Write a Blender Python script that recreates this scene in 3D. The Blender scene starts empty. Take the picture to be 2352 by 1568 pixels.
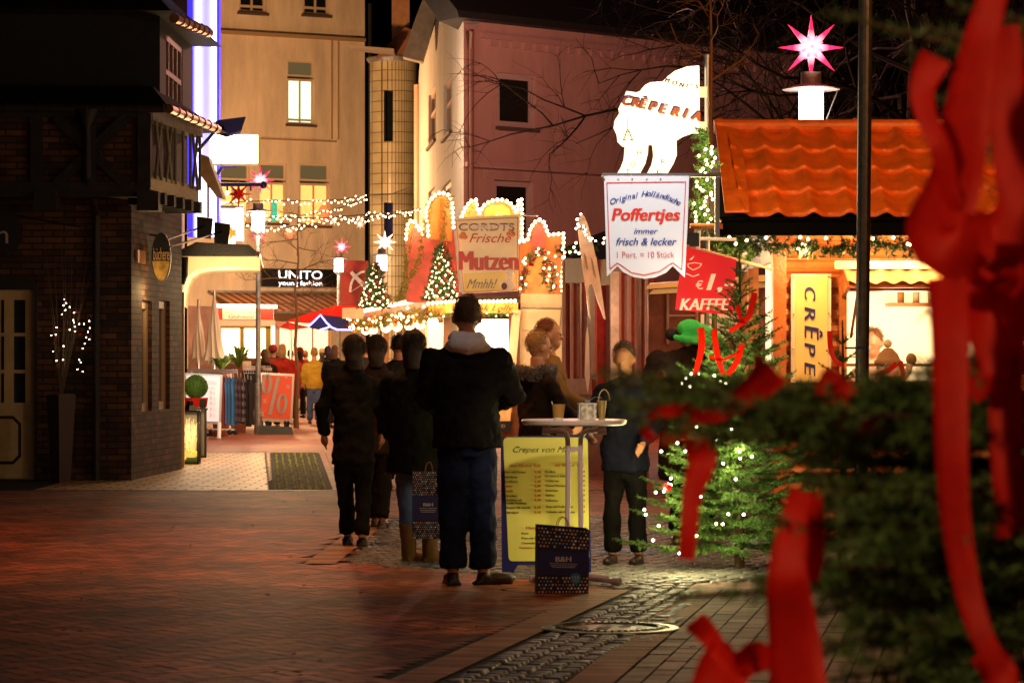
import bpy, math, random
import numpy as np
from mathutils import Vector, Matrix
random.seed(7); RNG = np.random.default_rng(7)
SC = bpy.context.scene; COL = SC.collection
F, CX, HY, H = 6860.0, 1176.0, 828.0, 1.4      # focal length in measured units, centre, horizon, eye height
rad = math.radians

# ------------------------------------------------------------------ camera, sky, exposure
cam = bpy.data.objects.new('camera', bpy.data.cameras.new('camera')); COL.objects.link(cam)
cam.location = (0, 0, H); cam.rotation_euler = (rad(90), 0, 0)
cam.data.lens = 105; cam.data.sensor_width = 36; cam.data.shift_y = 44/2352
cam.data.clip_start = 0.1; cam.data.clip_end = 2000
cam.data.dof.use_dof = True; cam.data.dof.focus_distance = 30.0; cam.data.dof.aperture_fstop = 8.0
SC.camera = cam
w = bpy.data.worlds.new('World'); SC.world = w; w.use_nodes = True
sky = w.node_tree.nodes.new('ShaderNodeTexSky'); sky.sky_type = 'NISHITA'; sky.sun_disc = False
sky.sun_elevation = rad(-9); sky.sun_rotation = rad(200)
bg = w.node_tree.nodes['Background']; w.node_tree.links.new(sky.outputs[0], bg.inputs[0]); bg.inputs[1].default_value = 0.05
SC.view_settings.view_transform = 'Standard'; SC.view_settings.look = 'None'
SC.view_settings.exposure = .25; SC.view_settings.gamma = 1
SC.cycles.use_denoising = True; SC.cycles.sample_clamp_indirect = 3; SC.cycles.max_bounces = 6

def light(loc, e, col=(1, .6, .3), r=.15, parent=None, spot=None, target=None):  # serves real lamps and bare added fill lights alike
    ld = bpy.data.lights.new('lamp_or_fill', 'SPOT' if spot else 'POINT'); ld.energy = e; ld.color = col; ld.shadow_soft_size = r
    o = bpy.data.objects.new('lamp_or_fill', ld); COL.objects.link(o); o.location = loc
    if spot:
        ld.spot_size = rad(spot); ld.spot_blend = .6
        o.rotation_euler = (Vector(target)-Vector(loc)).to_track_quat('-Z', 'Y').to_euler()
    if parent: o.parent = parent; o.location = Vector(loc)-parent.location
    return o
WARM = (1, .50, .18); AMB = (1, .40, .13)
# bare lights without posts, added for the facades, roof, paving and near fir
light((5.6, 14.0, 4.4), 240, AMB, .2)                       # lamp beside the crepe stall
light((4.4, 16.5, 6.2), 1500, (1, .40, .10), .2, spot=46, target=(4.0, 24, 3.0))  # spot added to brighten the orange stall roof
light((-6.0, 75.5, 5.5), 2500, (1, .50, .20), .3)            # light added in the alley to brighten the beige building
light((-3.2, 60.0, 6.5), 300, (1, .62, .38), .3)
light((1.6, 52.0, 7.5), 1000, (1, .42, .32), .3)
light((-1.6, 22.0, 4.6), 300, (1, .38, .13), .25, spot=112, target=(-1.7, 22.6, 0))               # downward spot added over the brick square
light((-2.6, 1.2, 2.5), 300, (1, .52, .24), .2)              # key light added at the side for the near ribbons and needles

# ------------------------------------------------------------------ materials
def lin(c): return tuple(((v/255)/12.92 if v/255 <= .04045 else ((v/255+.055)/1.055)**2.4) for v in c)
def mat(name, c, rough=.6, metal=0, var=0, vs=6, bump=0, bs=40, emit=None, es=1, island=0, trans=0, sheen=0, sample=True):
    m = bpy.data.materials.new(name); m.use_nodes = True; nt = m.node_tree; b = nt.nodes['Principled BSDF']
    col = (*c, 1); b.inputs['Base Color'].default_value = col
    b.inputs['Roughness'].default_value = rough; b.inputs['Metallic'].default_value = metal
    if sheen: b.inputs['Sheen Weight'].default_value = sheen
    tc = nt.nodes.new('ShaderNodeTexCoord')
    src = None
    if var:
        n = nt.nodes.new('ShaderNodeTexNoise'); n.inputs['Scale'].default_value = vs; n.inputs['Detail'].default_value = 6
        nt.links.new(tc.outputs['Object'], n.inputs['Vector'])
        mx = nt.nodes.new('ShaderNodeMix'); mx.data_type = 'RGBA'
        mx.inputs[6].default_value = tuple(v*(1-var) for v in c)+(1,); mx.inputs[7].default_value = tuple(min(1, v*(1+var)) for v in c)+(1,)
        r = nt.nodes.new('ShaderNodeMapRange'); r.inputs[1].default_value = .3; r.inputs[2].default_value = .7
        nt.links.new(n.outputs[0], r.inputs[0]); nt.links.new(r.outputs[0], mx.inputs[0]); src = mx.outputs[2]
    if island:
        g = nt.nodes.new('ShaderNodeNewGeometry'); r = nt.nodes.new('ShaderNodeMapRange')
        r.inputs[3].default_value = 1-island; r.inputs[4].default_value = 1+island
        nt.links.new(g.outputs['Random Per Island'], r.inputs[0])
        mm = nt.nodes.new('ShaderNodeVectorMath'); mm.operation = 'SCALE'
        if src is None:
            mm.inputs[0].default_value = c
        else: nt.links.new(src, mm.inputs[0])
        nt.links.new(r.outputs[0], mm.inputs['Scale']); src = mm.outputs[0]
    if src is not None: nt.links.new(src, b.inputs['Base Color'])
    if bump:
        n = nt.nodes.new('ShaderNodeTexNoise'); n.inputs['Scale'].default_value = bs; n.inputs['Detail'].default_value = 4
        nt.links.new(tc.outputs['Object'], n.inputs['Vector'])
        bp = nt.nodes.new('ShaderNodeBump'); bp.inputs['Strength'].default_value = bump; bp.inputs['Distance'].default_value = .02
        nt.links.new(n.outputs[0], bp.inputs['Height']); nt.links.new(bp.outputs[0], b.inputs['Normal'])
    if emit is not None:
        b.inputs['Emission Color'].default_value = (*emit, 1); b.inputs['Emission Strength'].default_value = es
        if not sample: m.cycles.emission_sampling = 'NONE'
    if trans:
        t = nt.nodes.new('ShaderNodeBsdfTranslucent'); t.inputs[0].default_value = col
        ms = nt.nodes.new('ShaderNodeMixShader'); ms.inputs[0].default_value = trans
        nt.links.new(b.outputs[0], ms.inputs[1]); nt.links.new(t.outputs[0], ms.inputs[2])
        nt.links.new(ms.outputs[0], nt.nodes['Material Output'].inputs[0])
    return m
def brickmat(name, c1, c2, cm, bw=.25, bh=.08, mortar=.008, rough=.8, bump=.5, axis='wall', rot=0, dirt=.5):
    m = bpy.data.materials.new(name); m.use_nodes = True; nt = m.node_tree; b = nt.nodes['Principled BSDF']; L = nt.links.new
    g = nt.nodes.new('ShaderNodeNewGeometry'); s = nt.nodes.new('ShaderNodeSeparateXYZ'); L(g.outputs['Position'], s.inputs[0])
    cb = nt.nodes.new('ShaderNodeCombineXYZ')
    if axis == 'wall':
        a = nt.nodes.new('ShaderNodeMath'); a.operation = 'ADD'; L(s.outputs[0], a.inputs[0]); L(s.outputs[1], a.inputs[1])
        L(a.outputs[0], cb.inputs[0]); L(s.outputs[2], cb.inputs[1])
    else: L(s.outputs[0], cb.inputs[0]); L(s.outputs[1], cb.inputs[1])
    mp = nt.nodes.new('ShaderNodeMapping'); mp.inputs['Rotation'].default_value = (0, 0, rot); L(cb.outputs[0], mp.inputs[0])
    br = nt.nodes.new('ShaderNodeTexBrick'); L(mp.outputs[0], br.inputs[0])
    br.inputs['Color1'].default_value = (*c1, 1); br.inputs['Color2'].default_value = (*c2, 1); br.inputs['Mortar'].default_value = (*cm, 1)
    br.inputs['Scale'].default_value = 1; br.inputs['Brick Width'].default_value = bw; br.inputs['Row Height'].default_value = bh
    br.inputs['Mortar Size'].default_value = mortar; br.inputs['Mortar Smooth'].default_value = .3
    n = nt.nodes.new('ShaderNodeTexNoise'); n.inputs['Scale'].default_value = 2.5; n.inputs['Detail'].default_value = 8
    r = nt.nodes.new('ShaderNodeMapRange'); r.inputs[1].default_value = .3; r.inputs[2].default_value = .7; r.inputs[3].default_value = 1-dirt; r.inputs[4].default_value = 1.15
    L(g.outputs['Position'], n.inputs[0]); L(n.outputs[0], r.inputs[0])
    v = nt.nodes.new('ShaderNodeVectorMath'); v.operation = 'SCALE'; L(br.outputs[0], v.inputs[0]); L(r.outputs[0], v.inputs['Scale']); L(v.outputs[0], b.inputs['Base Color'])
    iv = nt.nodes.new('ShaderNodeMath'); iv.operation = 'SUBTRACT'; iv.inputs[0].default_value = 1; L(br.outputs[1], iv.inputs[1])
    bp = nt.nodes.new('ShaderNodeBump'); bp.inputs['Strength'].default_value = bump; bp.inputs['Distance'].default_value = .01
    L(iv.outputs[0], bp.inputs['Height']); L(bp.outputs[0], b.inputs['Normal']); b.inputs['Roughness'].default_value = rough
    return m
def glow(name, c, s, sample=True): return mat(name, tuple(min(1, v) for v in c), .5, emit=c, es=s, sample=sample)

M = {}
M['black'] = mat('black metal', (.012, .012, .014), .45)
M['dark'] = mat('dark painted timber', (.016, .013, .012), .6, var=.4, bump=.3, bs=30)
M['steel'] = mat('brushed steel', (.55, .55, .55), .3, .9, var=.1)
M['zinc'] = mat('weathered zinc', (.30, .29, .28), .45, .6, var=.3, vs=12)
M['white'] = mat('white paint', (.75, .73, .70), .5, var=.06)
M['cream'] = mat('cream door paint', (.62, .46, .22), .5, var=.12)
M['glassdark'] = mat('dark window glass', (.01, .013, .012), .06)
M['bulb'] = glow('warm bulb', (1, .62, .28), 16, False)
M['bulbw'] = glow('white bulb', (1, .85, .6), 18, False)
M['bulbred'] = mat('red bauble', (.35, .01, .01), .15)
M['wire'] = mat('black cable', (.015, .012, .01), .6)
M['needle'] = mat('fir needles', (.10, .22, .04), .5, island=.6)
M['needled'] = mat('dark fir needles', (.045, .11, .035), .55, island=.6)
M['bark'] = mat('fir bark', (.09, .055, .03), .9, var=.3, vs=30, bump=.4)
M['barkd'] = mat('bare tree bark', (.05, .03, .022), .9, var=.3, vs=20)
M['ribbon'] = mat('red satin ribbon', (.80, .012, .004), .62, trans=.45, var=.12, vs=30, bump=.3, bs=9)
M['starred'] = mat('unlit red star', (.5, .01, .01), .4, trans=.3)
M['wetbrick'] = mat('red paving brick', lin((150, 76, 40)), .62, var=.6, vs=1.0, bump=.2, bs=60, island=.45)
M['wetbrick'].node_tree.nodes['Principled BSDF'].inputs['Specular IOR Level'].default_value = .3
M['edgebrick'] = mat('tan edging brick', lin((165, 108, 66)), .7, var=.15, vs=3, bump=.25, bs=60, island=.25)
M['sett'] = mat('pinkish grey sett', lin((150, 122, 102)), .7, var=.2, vs=3, bump=.25, bs=50, island=.25)
M['cobble'] = mat('grey cobble', lin((92, 92, 88)), .5, var=.3, vs=14, bump=.6, bs=35, island=.4)
M['joint'] = mat('mossy joint sand', (.022, .026, .010), .95, var=.5, vs=4)
M['ground'] = brickmat('brick paving', lin((120, 74, 50)), lin((95, 55, 40)), (.03, .02, .015), .2, .1, .006, .5, .3, 'floor', .35)

# ------------------------------------------------------------------ mesh helpers
def V(*a): return Vector(a)
def P(x, y, d): return Vector(((x-CX)/F*d, d, H+(HY-y)/F*d))
def GD(y): return H*F/(y-HY)
def G(x, y): return P(x, y, GD(y))
_ico = None
def ico():
    global _ico
    if _ico is None:
        import bmesh
        b = bmesh.new(); bmesh.ops.create_icosphere(b, subdivisions=1, radius=1)
        _ico = (np.array([v.co[:] for v in b.verts]), [[v.index for v in f.verts] for f in b.faces]); b.free()
    return _ico
class MB:
    def __init__(s): s.v = []; s.f = []; s.n = 0
    def add(s, vs, fs):
        vs = np.asarray([tuple(v) for v in vs] if not isinstance(vs, np.ndarray) else vs, dtype=float)
        o = s.n; s.v.append(vs); s.f.extend([[i+o for i in f] for f in fs]); s.n += len(vs); return s
    def box(s, c, sz, rz=0, rx=0, ry=0):
        R = Matrix.Rotation(rz, 3, 'Z') @ Matrix.Rotation(ry, 3, 'Y') @ Matrix.Rotation(rx, 3, 'X'); c = Vector(c)
        vs = [c + R @ Vector((i*sz[0]/2, j*sz[1]/2, k*sz[2]/2)) for i in (-1, 1) for j in (-1, 1) for k in (-1, 1)]
        return s.add(vs, [(0, 1, 3, 2), (4, 6, 7, 5), (0, 4, 5, 1), (2, 3, 7, 6), (0, 2, 6, 4), (1, 5, 7, 3)])
    def hexa(s, a, b):                      # two quads joined
        return s.add(list(a)+list(b), [(3, 2, 1, 0), (4, 5, 6, 7), (0, 1, 5, 4), (1, 2, 6, 5), (2, 3, 7, 6), (3, 0, 4, 7)])
    def quad(s, *p): return s.add(p, [tuple(range(len(p)))])
    def prism(s, pts, off):                # polygon extruded by a vector
        n = len(pts); off = Vector(off); a = [Vector(p) for p in pts]
        return s.add(a+[p+off for p in a], [tuple(range(n)), tuple(range(2*n-1, n-1, -1))]+[(i, i+n, (i+1) % n+n, (i+1) % n) for i in range(n)])
    def tube(s, path, r, k=8, cap=True):
        path = [Vector(p) for p in path]; n = len(path); rs = r if isinstance(r, (list, tuple)) else [r]*n
        vs = []; up = None
        for i, p in enumerate(path):
            t = (path[min(i+1, n-1)]-path[max(i-1, 0)])
            if t.length < 1e-9: t = Vector((0, 0, 1))
            t.normalize()
            if up is None: up = Vector((0, 0, 1)) if abs(t.z) < .9 else Vector((1, 0, 0))
            a = t.cross(up); a.normalize(); b = a.cross(t); b.normalize(); up = b
            for j in range(k):
                q = 2*math.pi*j/k; vs.append(p+(a*math.cos(q)+b*math.sin(q))*rs[i])
        fs = [(i*k+j, i*k+(j+1) % k, (i+1)*k+(j+1) % k, (i+1)*k+j) for i in range(n-1) for j in range(k)]
        if cap: fs += [tuple(range(k-1, -1, -1)), tuple((n-1)*k+j for j in range(k))]
        return s.add(vs, fs)
    def loft(s, rings, k=16):               # rings (cx,cy,z,rx,ry)
        vs = [(cx+rx*math.cos(2*math.pi*j/k), cy+ry*math.sin(2*math.pi*j/k), z) for cx, cy, z, rx, ry in rings for j in range(k)]
        n = len(rings)
        fs = [(i*k+j, i*k+(j+1) % k, (i+1)*k+(j+1) % k, (i+1)*k+j) for i in range(n-1) for j in range(k)]
        return s.add(vs, fs+[tuple(range(k-1, -1, -1)), tuple((n-1)*k+j for j in range(k))])
    def ball(s, c, r, R=None, seg=10):
        r = (r, r, r) if not isinstance(r, (tuple, list)) else r; c = Vector(c); vs = []; fs = []
        for i in range(seg+1):
            a = math.pi*i/seg
            for j in range(seg*2):
                b = math.pi*j/seg; v = Vector((math.sin(a)*math.cos(b)*r[0], math.sin(a)*math.sin(b)*r[1], math.cos(a)*r[2]))
                vs.append(c+(R @ v if R else v))
        k = seg*2
        fs = [(i*k+j, (i+1)*k+j, (i+1)*k+(j+1) % k, i*k+(j+1) % k) for i in range(seg) for j in range(k)]
        return s.add(vs, fs)
    def dots(s, pts, r):
        v, f = ico()
        for p in pts: s.add(v*r+np.array(p), f)
        return s
    def mesh(s, name, base=(0, 0, 0)):
        v = np.concatenate(s.v) - np.array(base) if s.v else np.zeros((0, 3))
        me = bpy.data.meshes.new(name); me.from_pydata(v.tolist(), [], s.f); me.update(); return me
    def build(s, name, m, parent=None, base=None, smooth=False):
        b = wl(parent) if parent else Vector(base or (0, 0, 0))
        me = s.mesh(name, b); me.materials.append(m if not isinstance(m, str) else M[m])
        if smooth: me.polygons.foreach_set('use_smooth', [True]*len(me.polygons))
        o = bpy.data.objects.new(name, me); COL.objects.link(o)
        if parent: o.parent = parent
        else: o.location = b
        return o
def wl(o):
    p = Vector((0, 0, 0))
    while o: p += o.location; o = o.parent
    return p
def tag(o, label=None, cat=None, group=None, kind=None):
    if label: o['label'] = label
    if cat: o['category'] = cat
    if group: o['group'] = group
    if kind: o['kind'] = kind
    return o
def thing(name, loc, label, cat, group=None):
    o = bpy.data.objects.new(name, None); o.empty_display_size = .1; COL.objects.link(o); o.location = loc
    return tag(o, label, cat, group)
def organic(mb, name, m, parent, vox=.012, it=4, sub=False):
    me = mb.mesh('tmp'); o = bpy.data.objects.new('tmp', me); COL.objects.link(o)
    r = o.modifiers.new('r', 'REMESH'); r.mode = 'VOXEL'; r.voxel_size = vox
    s = o.modifiers.new('s', 'SMOOTH'); s.factor = .5; s.iterations = it
    if name in ('jacket', 'trousers', 'hood', 'hair'):
        dm_ = o.modifiers.new('d', 'DISPLACE'); dm_.texture = bpy.data.textures['folds']; dm_.strength = .05 if name == 'jacket' else .03 if name != 'hair' else .02; dm_.mid_level = .5; dm_.texture_coords = 'LOCAL'
        d2_ = o.modifiers.new('e', 'DISPLACE'); d2_.texture = bpy.data.textures['creases']; d2_.strength = .018 if name in ('jacket', 'trousers') else .008; d2_.mid_level = .5
    dg = bpy.context.evaluated_depsgraph_get(); nm = bpy.data.meshes.new_from_object(o.evaluated_get(dg)); bpy.data.objects.remove(o)
    nm.name = name; nm.materials.clear(); nm.materials.append(m if not isinstance(m, str) else M[m])
    nm.polygons.foreach_set('use_smooth', [True]*len(nm.polygons))
    q = bpy.data.objects.new(name, nm); COL.objects.link(q); q.parent = parent
    return q
def text(body, c, width, size, m, parent, U=(1, 0, 0), W=(0, 0, 1), shear=0, bold=0, ext=.003, name='lettering', N=None, arc=0):
    """body centred at c (baseline), fitted to width (m), size = cap height (m)"""
    cu = bpy.data.curves.new('t', 'FONT'); cu.body = body; cu.align_x = 'CENTER'; cu.size = 1; cu.shear = shear; cu.offset = 0; cu.resolution_u = 3
    o = bpy.data.objects.new('t', cu); COL.objects.link(o)
    dg = bpy.context.evaluated_depsgraph_get(); me = bpy.data.meshes.new_from_object(o.evaluated_get(dg)); bpy.data.objects.remove(o)
    n = len(me.vertices); co = np.empty(n*3); me.vertices.foreach_get('co', co); co = co.reshape(-1, 3)
    if n == 0: return
    mn, mx = co[:, 0].min(), co[:, 0].max(); co[:, 0] -= (mn+mx)/2
    sx = width/(mx-mn) if width else size/.7; co[:, 0] *= sx; co[:, 1] *= size/.7
    if arc: co[:, 1] += arc*(1-(2*co[:, 0]/max(width, 1e-6))**2)
    U = Vector(U).normalized(); W = Vector(W).normalized(); Nn = U.cross(W)
    b = wl(parent); c = Vector(c)-b
    pts = np.outer(co[:, 0], U)+np.outer(co[:, 1], W)+np.array(c)
    nn = np.array(Nn)*ext
    polys = [list(p.vertices) for p in me.polygons]
    mb = MB(); mb.add(pts+nn, polys)
    if bold > .008:
        for q_, sh_ in enumerate((-1, 1)): mb.add(pts+nn*(.8-.2*q_)+np.array(U)*sh_*bold*size*1.1, polys)
    me2 = mb.mesh(name); me2.materials.append(m if not isinstance(m, str) else M[m])
    q = bpy.data.objects.new(name, me2); COL.objects.link(q); q.parent = parent
    return q
def ptext(body, x0, x1, yb, cap, d, m, parent, **k):
    s = F/d
    return text(body, P((x0+x1)/2, yb, d), (x1-x0)/s, cap/s, m, parent, **k)
def plate(pts, d, th, name, m, parent=None):
    return MB().prism([P(x, y, d) for x, y in pts], (0, th, 0)).build(name, m, parent)
class Fr:                                    # a wall plane: origin, direction, outward normal
    def __init__(s, a, b):
        s.O = Vector((a[0], a[1], 0)); B = Vector((b[0], b[1], 0)); s.U = (B-s.O).normalized(); s.L = (B-s.O).length
        s.N = Vector((s.U.y, -s.U.x, 0))
    def p(s, u, z, n=0): return s.O+s.U*u+Vector((0, 0, z))+s.N*n
    def px(s, x, y):
        dr = Vector(((x-CX)/F, 1, (HY-y)/F)); c = Vector((0, 0, H)); t = (s.O-c).dot(s.N)/dr.dot(s.N); q = c+dr*t
        return (q-s.O).dot(s.U), q.z
    def rect(s, x0, y0, x1, y1):
        a = s.px(x0, (y0+y1)/2)[0]; b = s.px(x1, (y0+y1)/2)[0]; xm = (x0+x1)/2
        return min(a, b), max(a, b), s.px(xm, y1)[1], s.px(xm, y0)[1]
    def box(s, mb, u0, u1, z0, z1, n0, n1):
        return mb.hexa([s.p(u0, z0, n0), s.p(u1, z0, n0), s.p(u1, z1, n0), s.p(u0, z1, n0)], [s.p(u0, z0, n1), s.p(u1, z0, n1), s.p(u1, z1, n1), s.p(u0, z1, n1)])
    def wall(s, mb, u0, u1, z0, z1, holes=(), dep=.2, back=.35):
        us = sorted({u0, u1, *[h[0] for h in holes], *[h[1] for h in holes]}); zs = sorted({z0, z1, *[h[2] for h in holes], *[h[3] for h in holes]})
        us = [u for u in us if u0-1e-6 <= u <= u1+1e-6]; zs = [z for z in zs if z0-1e-6 <= z <= z1+1e-6]
        for i in range(len(us)-1):
            for j in range(len(zs)-1):
                a, b, c, e = us[i], us[i+1], zs[j], zs[j+1]; um, zm = (a+b)/2, (c+e)/2
                if any(h[0] < um < h[1] and h[2] < zm < h[3] for h in holes): continue
                mb.quad(s.p(a, c), s.p(b, c), s.p(b, e), s.p(a, e))
        for h in holes:
            a, b, c, e = h[:4]
            mb.quad(s.p(a, c), s.p(a, c, -dep), s.p(a, e, -dep), s.p(a, e)); mb.quad(s.p(b, c), s.p(b, e), s.p(b, e, -dep), s.p(b, c, -dep))
            mb.quad(s.p(a, c), s.p(b, c), s.p(b, c, -dep), s.p(a, c, -dep)); mb.quad(s.p(a, e), s.p(a, e, -dep), s.p(b, e, -dep), s.p(b, e))
        return mb
    def window(s, parent, h, fm, pm, cols=1, rows=(), fw=.06, dep=.14, sill=None, name='window'):
        a, b, c, e = h[:4]; mb = MB()
        for q in ((a, a+fw, c, e), (b-fw, b, c, e), (a+fw, b-fw, c, c+fw), (a+fw, b-fw, e-fw, e)): s.box(mb, *q, -dep, -dep+.05)
        for i in range(1, cols):
            u = a+(b-a)*i/cols; s.box(mb, u-fw*.4, u+fw*.4, c+fw, e-fw, -dep, -dep+.045)
        for r in rows:
            z = c+(e-c)*r; s.box(mb, a+fw, b-fw, z-fw*.45, z+fw*.45, -dep, -dep+.055)
        o = mb.build(name, fm, parent)
        MB().quad(s.p(a+.01, c+.01, -dep+.01), s.p(b-.01, c+.01, -dep+.01), s.p(b-.01, e-.01, -dep+.01), s.p(a+.01, e-.01, -dep+.01)).build('pane', pm, o)
        if sill: s.box(MB(), a-.06, b+.06, c-.07, c-.003, -dep, .07).build('sill', sill, o)
        return o
def bulbs(parent, pts, r, m='bulb', name='bulb', lim=100):
    v, f = ico(); me = MB().add(v*r, f).mesh(name); me.materials.append(M[m]); b = wl(parent)
    for p in pts[:lim]:
        o = bpy.data.objects.new(name, me); COL.objects.link(o); o.parent = parent; o.location = Vector(p)-b
    if len(pts) > lim: MB().dots(pts[lim:], r).build(name, m, parent)['kind'] = 'stuff'
def resample(path, step, closed=False):
    path = [Vector(p) for p in path]; out = []; acc = 0
    if closed: path.append(path[0])
    for a, b in zip(path, path[1:]):
        L = (b-a).length
        while acc < L: out.append(a.lerp(b, acc/L)); acc += step
        acc -= L
    return out
def needles(mb, segs, per, ln, wd, fwd=.8):
    """segs: list of (p0,p1); needle triangles all round each twig"""
    if not segs: return
    a = np.array([tuple(s[0]) for s in segs]); b = np.array([tuple(s[1]) for s in segs]); L = np.linalg.norm(b-a, axis=1)
    cnt = np.maximum(2, (L*per).astype(int)); idx = np.repeat(np.arange(len(segs)), cnt); n = len(idx)
    t = RNG.random(n); base = a[idx]+(b-a)[idx]*t[:, None]; d = (b-a)[idx]/np.maximum(L[idx], 1e-6)[:, None]
    r = RNG.normal(size=(n, 3)); r -= (r*d).sum(1)[:, None]*d; r /= np.linalg.norm(r, axis=1)[:, None]+1e-9
    dr = r+d*fwd; dr /= np.linalg.norm(dr, axis=1)[:, None]; q = np.cross(dr, RNG.normal(size=(n, 3))); q /= np.linalg.norm(q, axis=1)[:, None]+1e-9
    ll = ln*(.7+.5*RNG.random(n))[:, None]
    vs = np.stack([base-q*wd, base+q*wd, base+dr*ll], 1).reshape(-1, 3)
    mb.add(vs, np.arange(3*n).reshape(-1, 3).tolist())
def fir_branch(wood, segs, p0, p1, r0, rnd, twig=.12, dens=.035, droop=0, lvl=2):
    p0, p1 = Vector(p0), Vector(p1); ax = p1-p0; L = ax.length; ax.normalize()
    n = max(3, int(L/.05)); path = []
    for i in range(n+1):
        t = i/n; q = p0.lerp(p1, t); q.z -= droop*math.sin(math.pi*t)*L; path.append(q)
    wood.tube(path, [max(.0015, r0*(1-.85*i/n)) for i in range(n+1)], 5)
    for i in range(n): segs.append((path[i], path[i+1]))
    side = ax.cross(Vector((0, 0, 1))); side = side.normalized() if side.length > .1 else Vector((1, 0, 0))
    m = int(L/dens)
    for i in range(m):
        t = .12+.86*(i+rnd.random())/m; q = path[min(n, int(t*n))]
        sgn = 1 if i % 2 else -1; tl = twig*(1.15-t)*rnd.uniform(.7, 1.2)
        dd = (ax*.75+side*sgn*rnd.uniform(.5, .9)+Vector((0, 0, rnd.uniform(-.25, .2)))).normalized(); e = q+dd*tl
        wood.tube([q, e], [.002, .001], 3, False); segs.append((q, e))
        if lvl > 1 and tl > .06:
            for k in range(3):
                s2 = q.lerp(e, .3+.22*k); d2 = (dd+side*(1 if k % 2 else -1)*.7+Vector((0, 0, rnd.uniform(-.3, .2)))).normalized()
                segs.append((s2, s2+d2*tl*.4))
def garland(path, r, per, name, parent, m='needle', tuft=.3):
    segs = []; pts = resample(path, r*tuft)
    for p in pts:
        for k in range(3):
            d = Vector((random.gauss(0, 1), random.gauss(0, 1), random.gauss(0, 1))).normalized(); segs.append((p, p+d*r))
    mb = MB(); needles(mb, segs, per, r*.35, r*.05, .5); return mb.build(name, m, parent)

# ------------------------------------------------------------------ ground
def inpoly(x, y, poly):
    c = False; j = len(poly)-1
    for i in range(len(poly)):
        xi, yi = poly[i][0], poly[i][1]; xj, yj = poly[j][0], poly[j][1]
        if (yi > y) != (yj > y) and x < (xj-xi)*(y-yi)/(yj-yi)+xi: c = not c
        j = i
    return c
def gp(*pts): return [(G(x, y).x, G(x, y).y) for x, y in pts]
tag(MB().quad((-80, -20, -.03), (80, -20, -.03), (80, 400, -.03), (-80, 400, -.03)).build('ground', 'ground'), kind='structure')
tag(MB().quad((-8, 9, -.012), (9, 9, -.012), (9, 34, -.012), (-8, 34, -.012)).build('paving_joints', 'joint'), kind='structure')
STRIP = gp((1450, 1352), (1600, 1338)) + gp((1560, 1420), (1300, 1568)) + [(G(1300, 1568).x-.55, 11), (G(990, 1568).x-.55, 11)] + gp((990, 1568))
COBA = gp((800, 1292), (905, 1188), (1420, 1184)) + [(9, 27.3), (9, 19.0)] + gp((1640, 1336), (1450, 1352), (1035, 1312))
stripL = [gp((1440, 1352))[0], (G(1000, 1568).x, G(1000, 1568).y)]
def seg_dist(x, y, a, b):
    ax, ay = a; bx, by = b; t = ((x-ax)*(bx-ax)+(y-ay)*(by-ay))/((bx-ax)**2+(by-ay)**2)
    return math.hypot(x-ax-t*(bx-ax), y-ay-t*(by-ay)), t
A1, A2 = gp((1450, 1352))[0], gp((990, 1568))[0]      # near edge of cobble strip
B1, B2 = gp((1600, 1338))[0], gp((1300, 1568))[0]
dirA = Vector((A1[0]-A2[0], A1[1]-A2[1])).normalized(); nA = Vector((-dirA.y, dirA.x))
bandA = [(A1[0], A1[1]), (A1[0]+nA.x*.22, A1[1]+nA.y*.22), (A2[0]-dirA.x*4+nA.x*.22, A2[1]-dirA.y*4+nA.y*.22), (A2[0]-dirA.x*4, A2[1]-dirA.y*4)]
C1, C2 = gp((770, 1294), (905, 1188))
def band(mb, a, b, wd, step, th):             # a soldier course of bricks from a to b lying to the side of the line
    a, b = Vector(a), Vector(b); d = (b-a).normalized(); n = Vector((-d.y, d.x)); k = int((b-a).length/step)
    for i in range(k):
        p = a+d*(i*step); e = .004
        q = [p+d*e, p+d*(step-e), p+d*(step-e)+n*wd, p+d*e+n*wd]; z = th+random.uniform(-.001, .001)
        mb.quad(*[(v.x, v.y, z) for v in q])
# herringbone field
mb = MB(); wd = .1; ang = rad(32); ca, sa = math.cos(ang), math.sin(ang); vs = []; fs = []
for i in range(-150, 420):
    for j in range(-230, 300):
        k = (i-j) % 4
        if k not in (0, 3): continue
        x0, y0 = i*wd, j*wd; x1, y1 = (x0+2*wd, y0+wd) if k == 0 else (x0+wd, y0+2*wd)
        cx, cy = (x0+x1)/2, (y0+y1)/2; X, Y = cx*ca-cy*sa, 10+cx*sa+cy*ca
        if Y < 10.5 or Y > 32.2 or X < -.19*Y-1.6 or X > 1.6: continue
        if X > (A1[0]+(Y-A1[1])*dirA.x/dirA.y)-.02 and Y < A1[1]+.02: continue
        if inpoly(X, Y, COBA) or inpoly(X, Y, STRIP) or inpoly(X, Y, bandA): continue
        if inpoly(X, Y, [(C1[0]-.22, C1[1]-.1), (C2[0]-.24, C2[1]), (C2[0], C2[1]), (C1[0], C1[1]-.1)]): continue
        e = .005; z = random.uniform(-.001, .001); t = random.uniform(-.0004, .0004)
        o = len(vs)
        for (a, b) in ((x0+e, y0+e), (x1-e, y0+e), (x1-e, y1-e), (x0+e, y1-e)): vs.append((a*ca-b*sa, 10+a*sa+b*ca, z+(t if a == x0+e else -t)))
        fs.append((o, o+1, o+2, o+3))
mb.add(vs, fs); tag(mb.build('brick_paving', 'wetbrick'), kind='structure')
mb = MB()
band(mb, A2[:2] and (A2[0]-dirA.x*2.5, A2[1]-dirA.y*2.5), A1, .21, .1, 0)
band(mb, C1, C2, .22, .21, .001)
d2 = Vector((B2[0]-B1[0], B2[1]-B1[1])).normalized()
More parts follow.
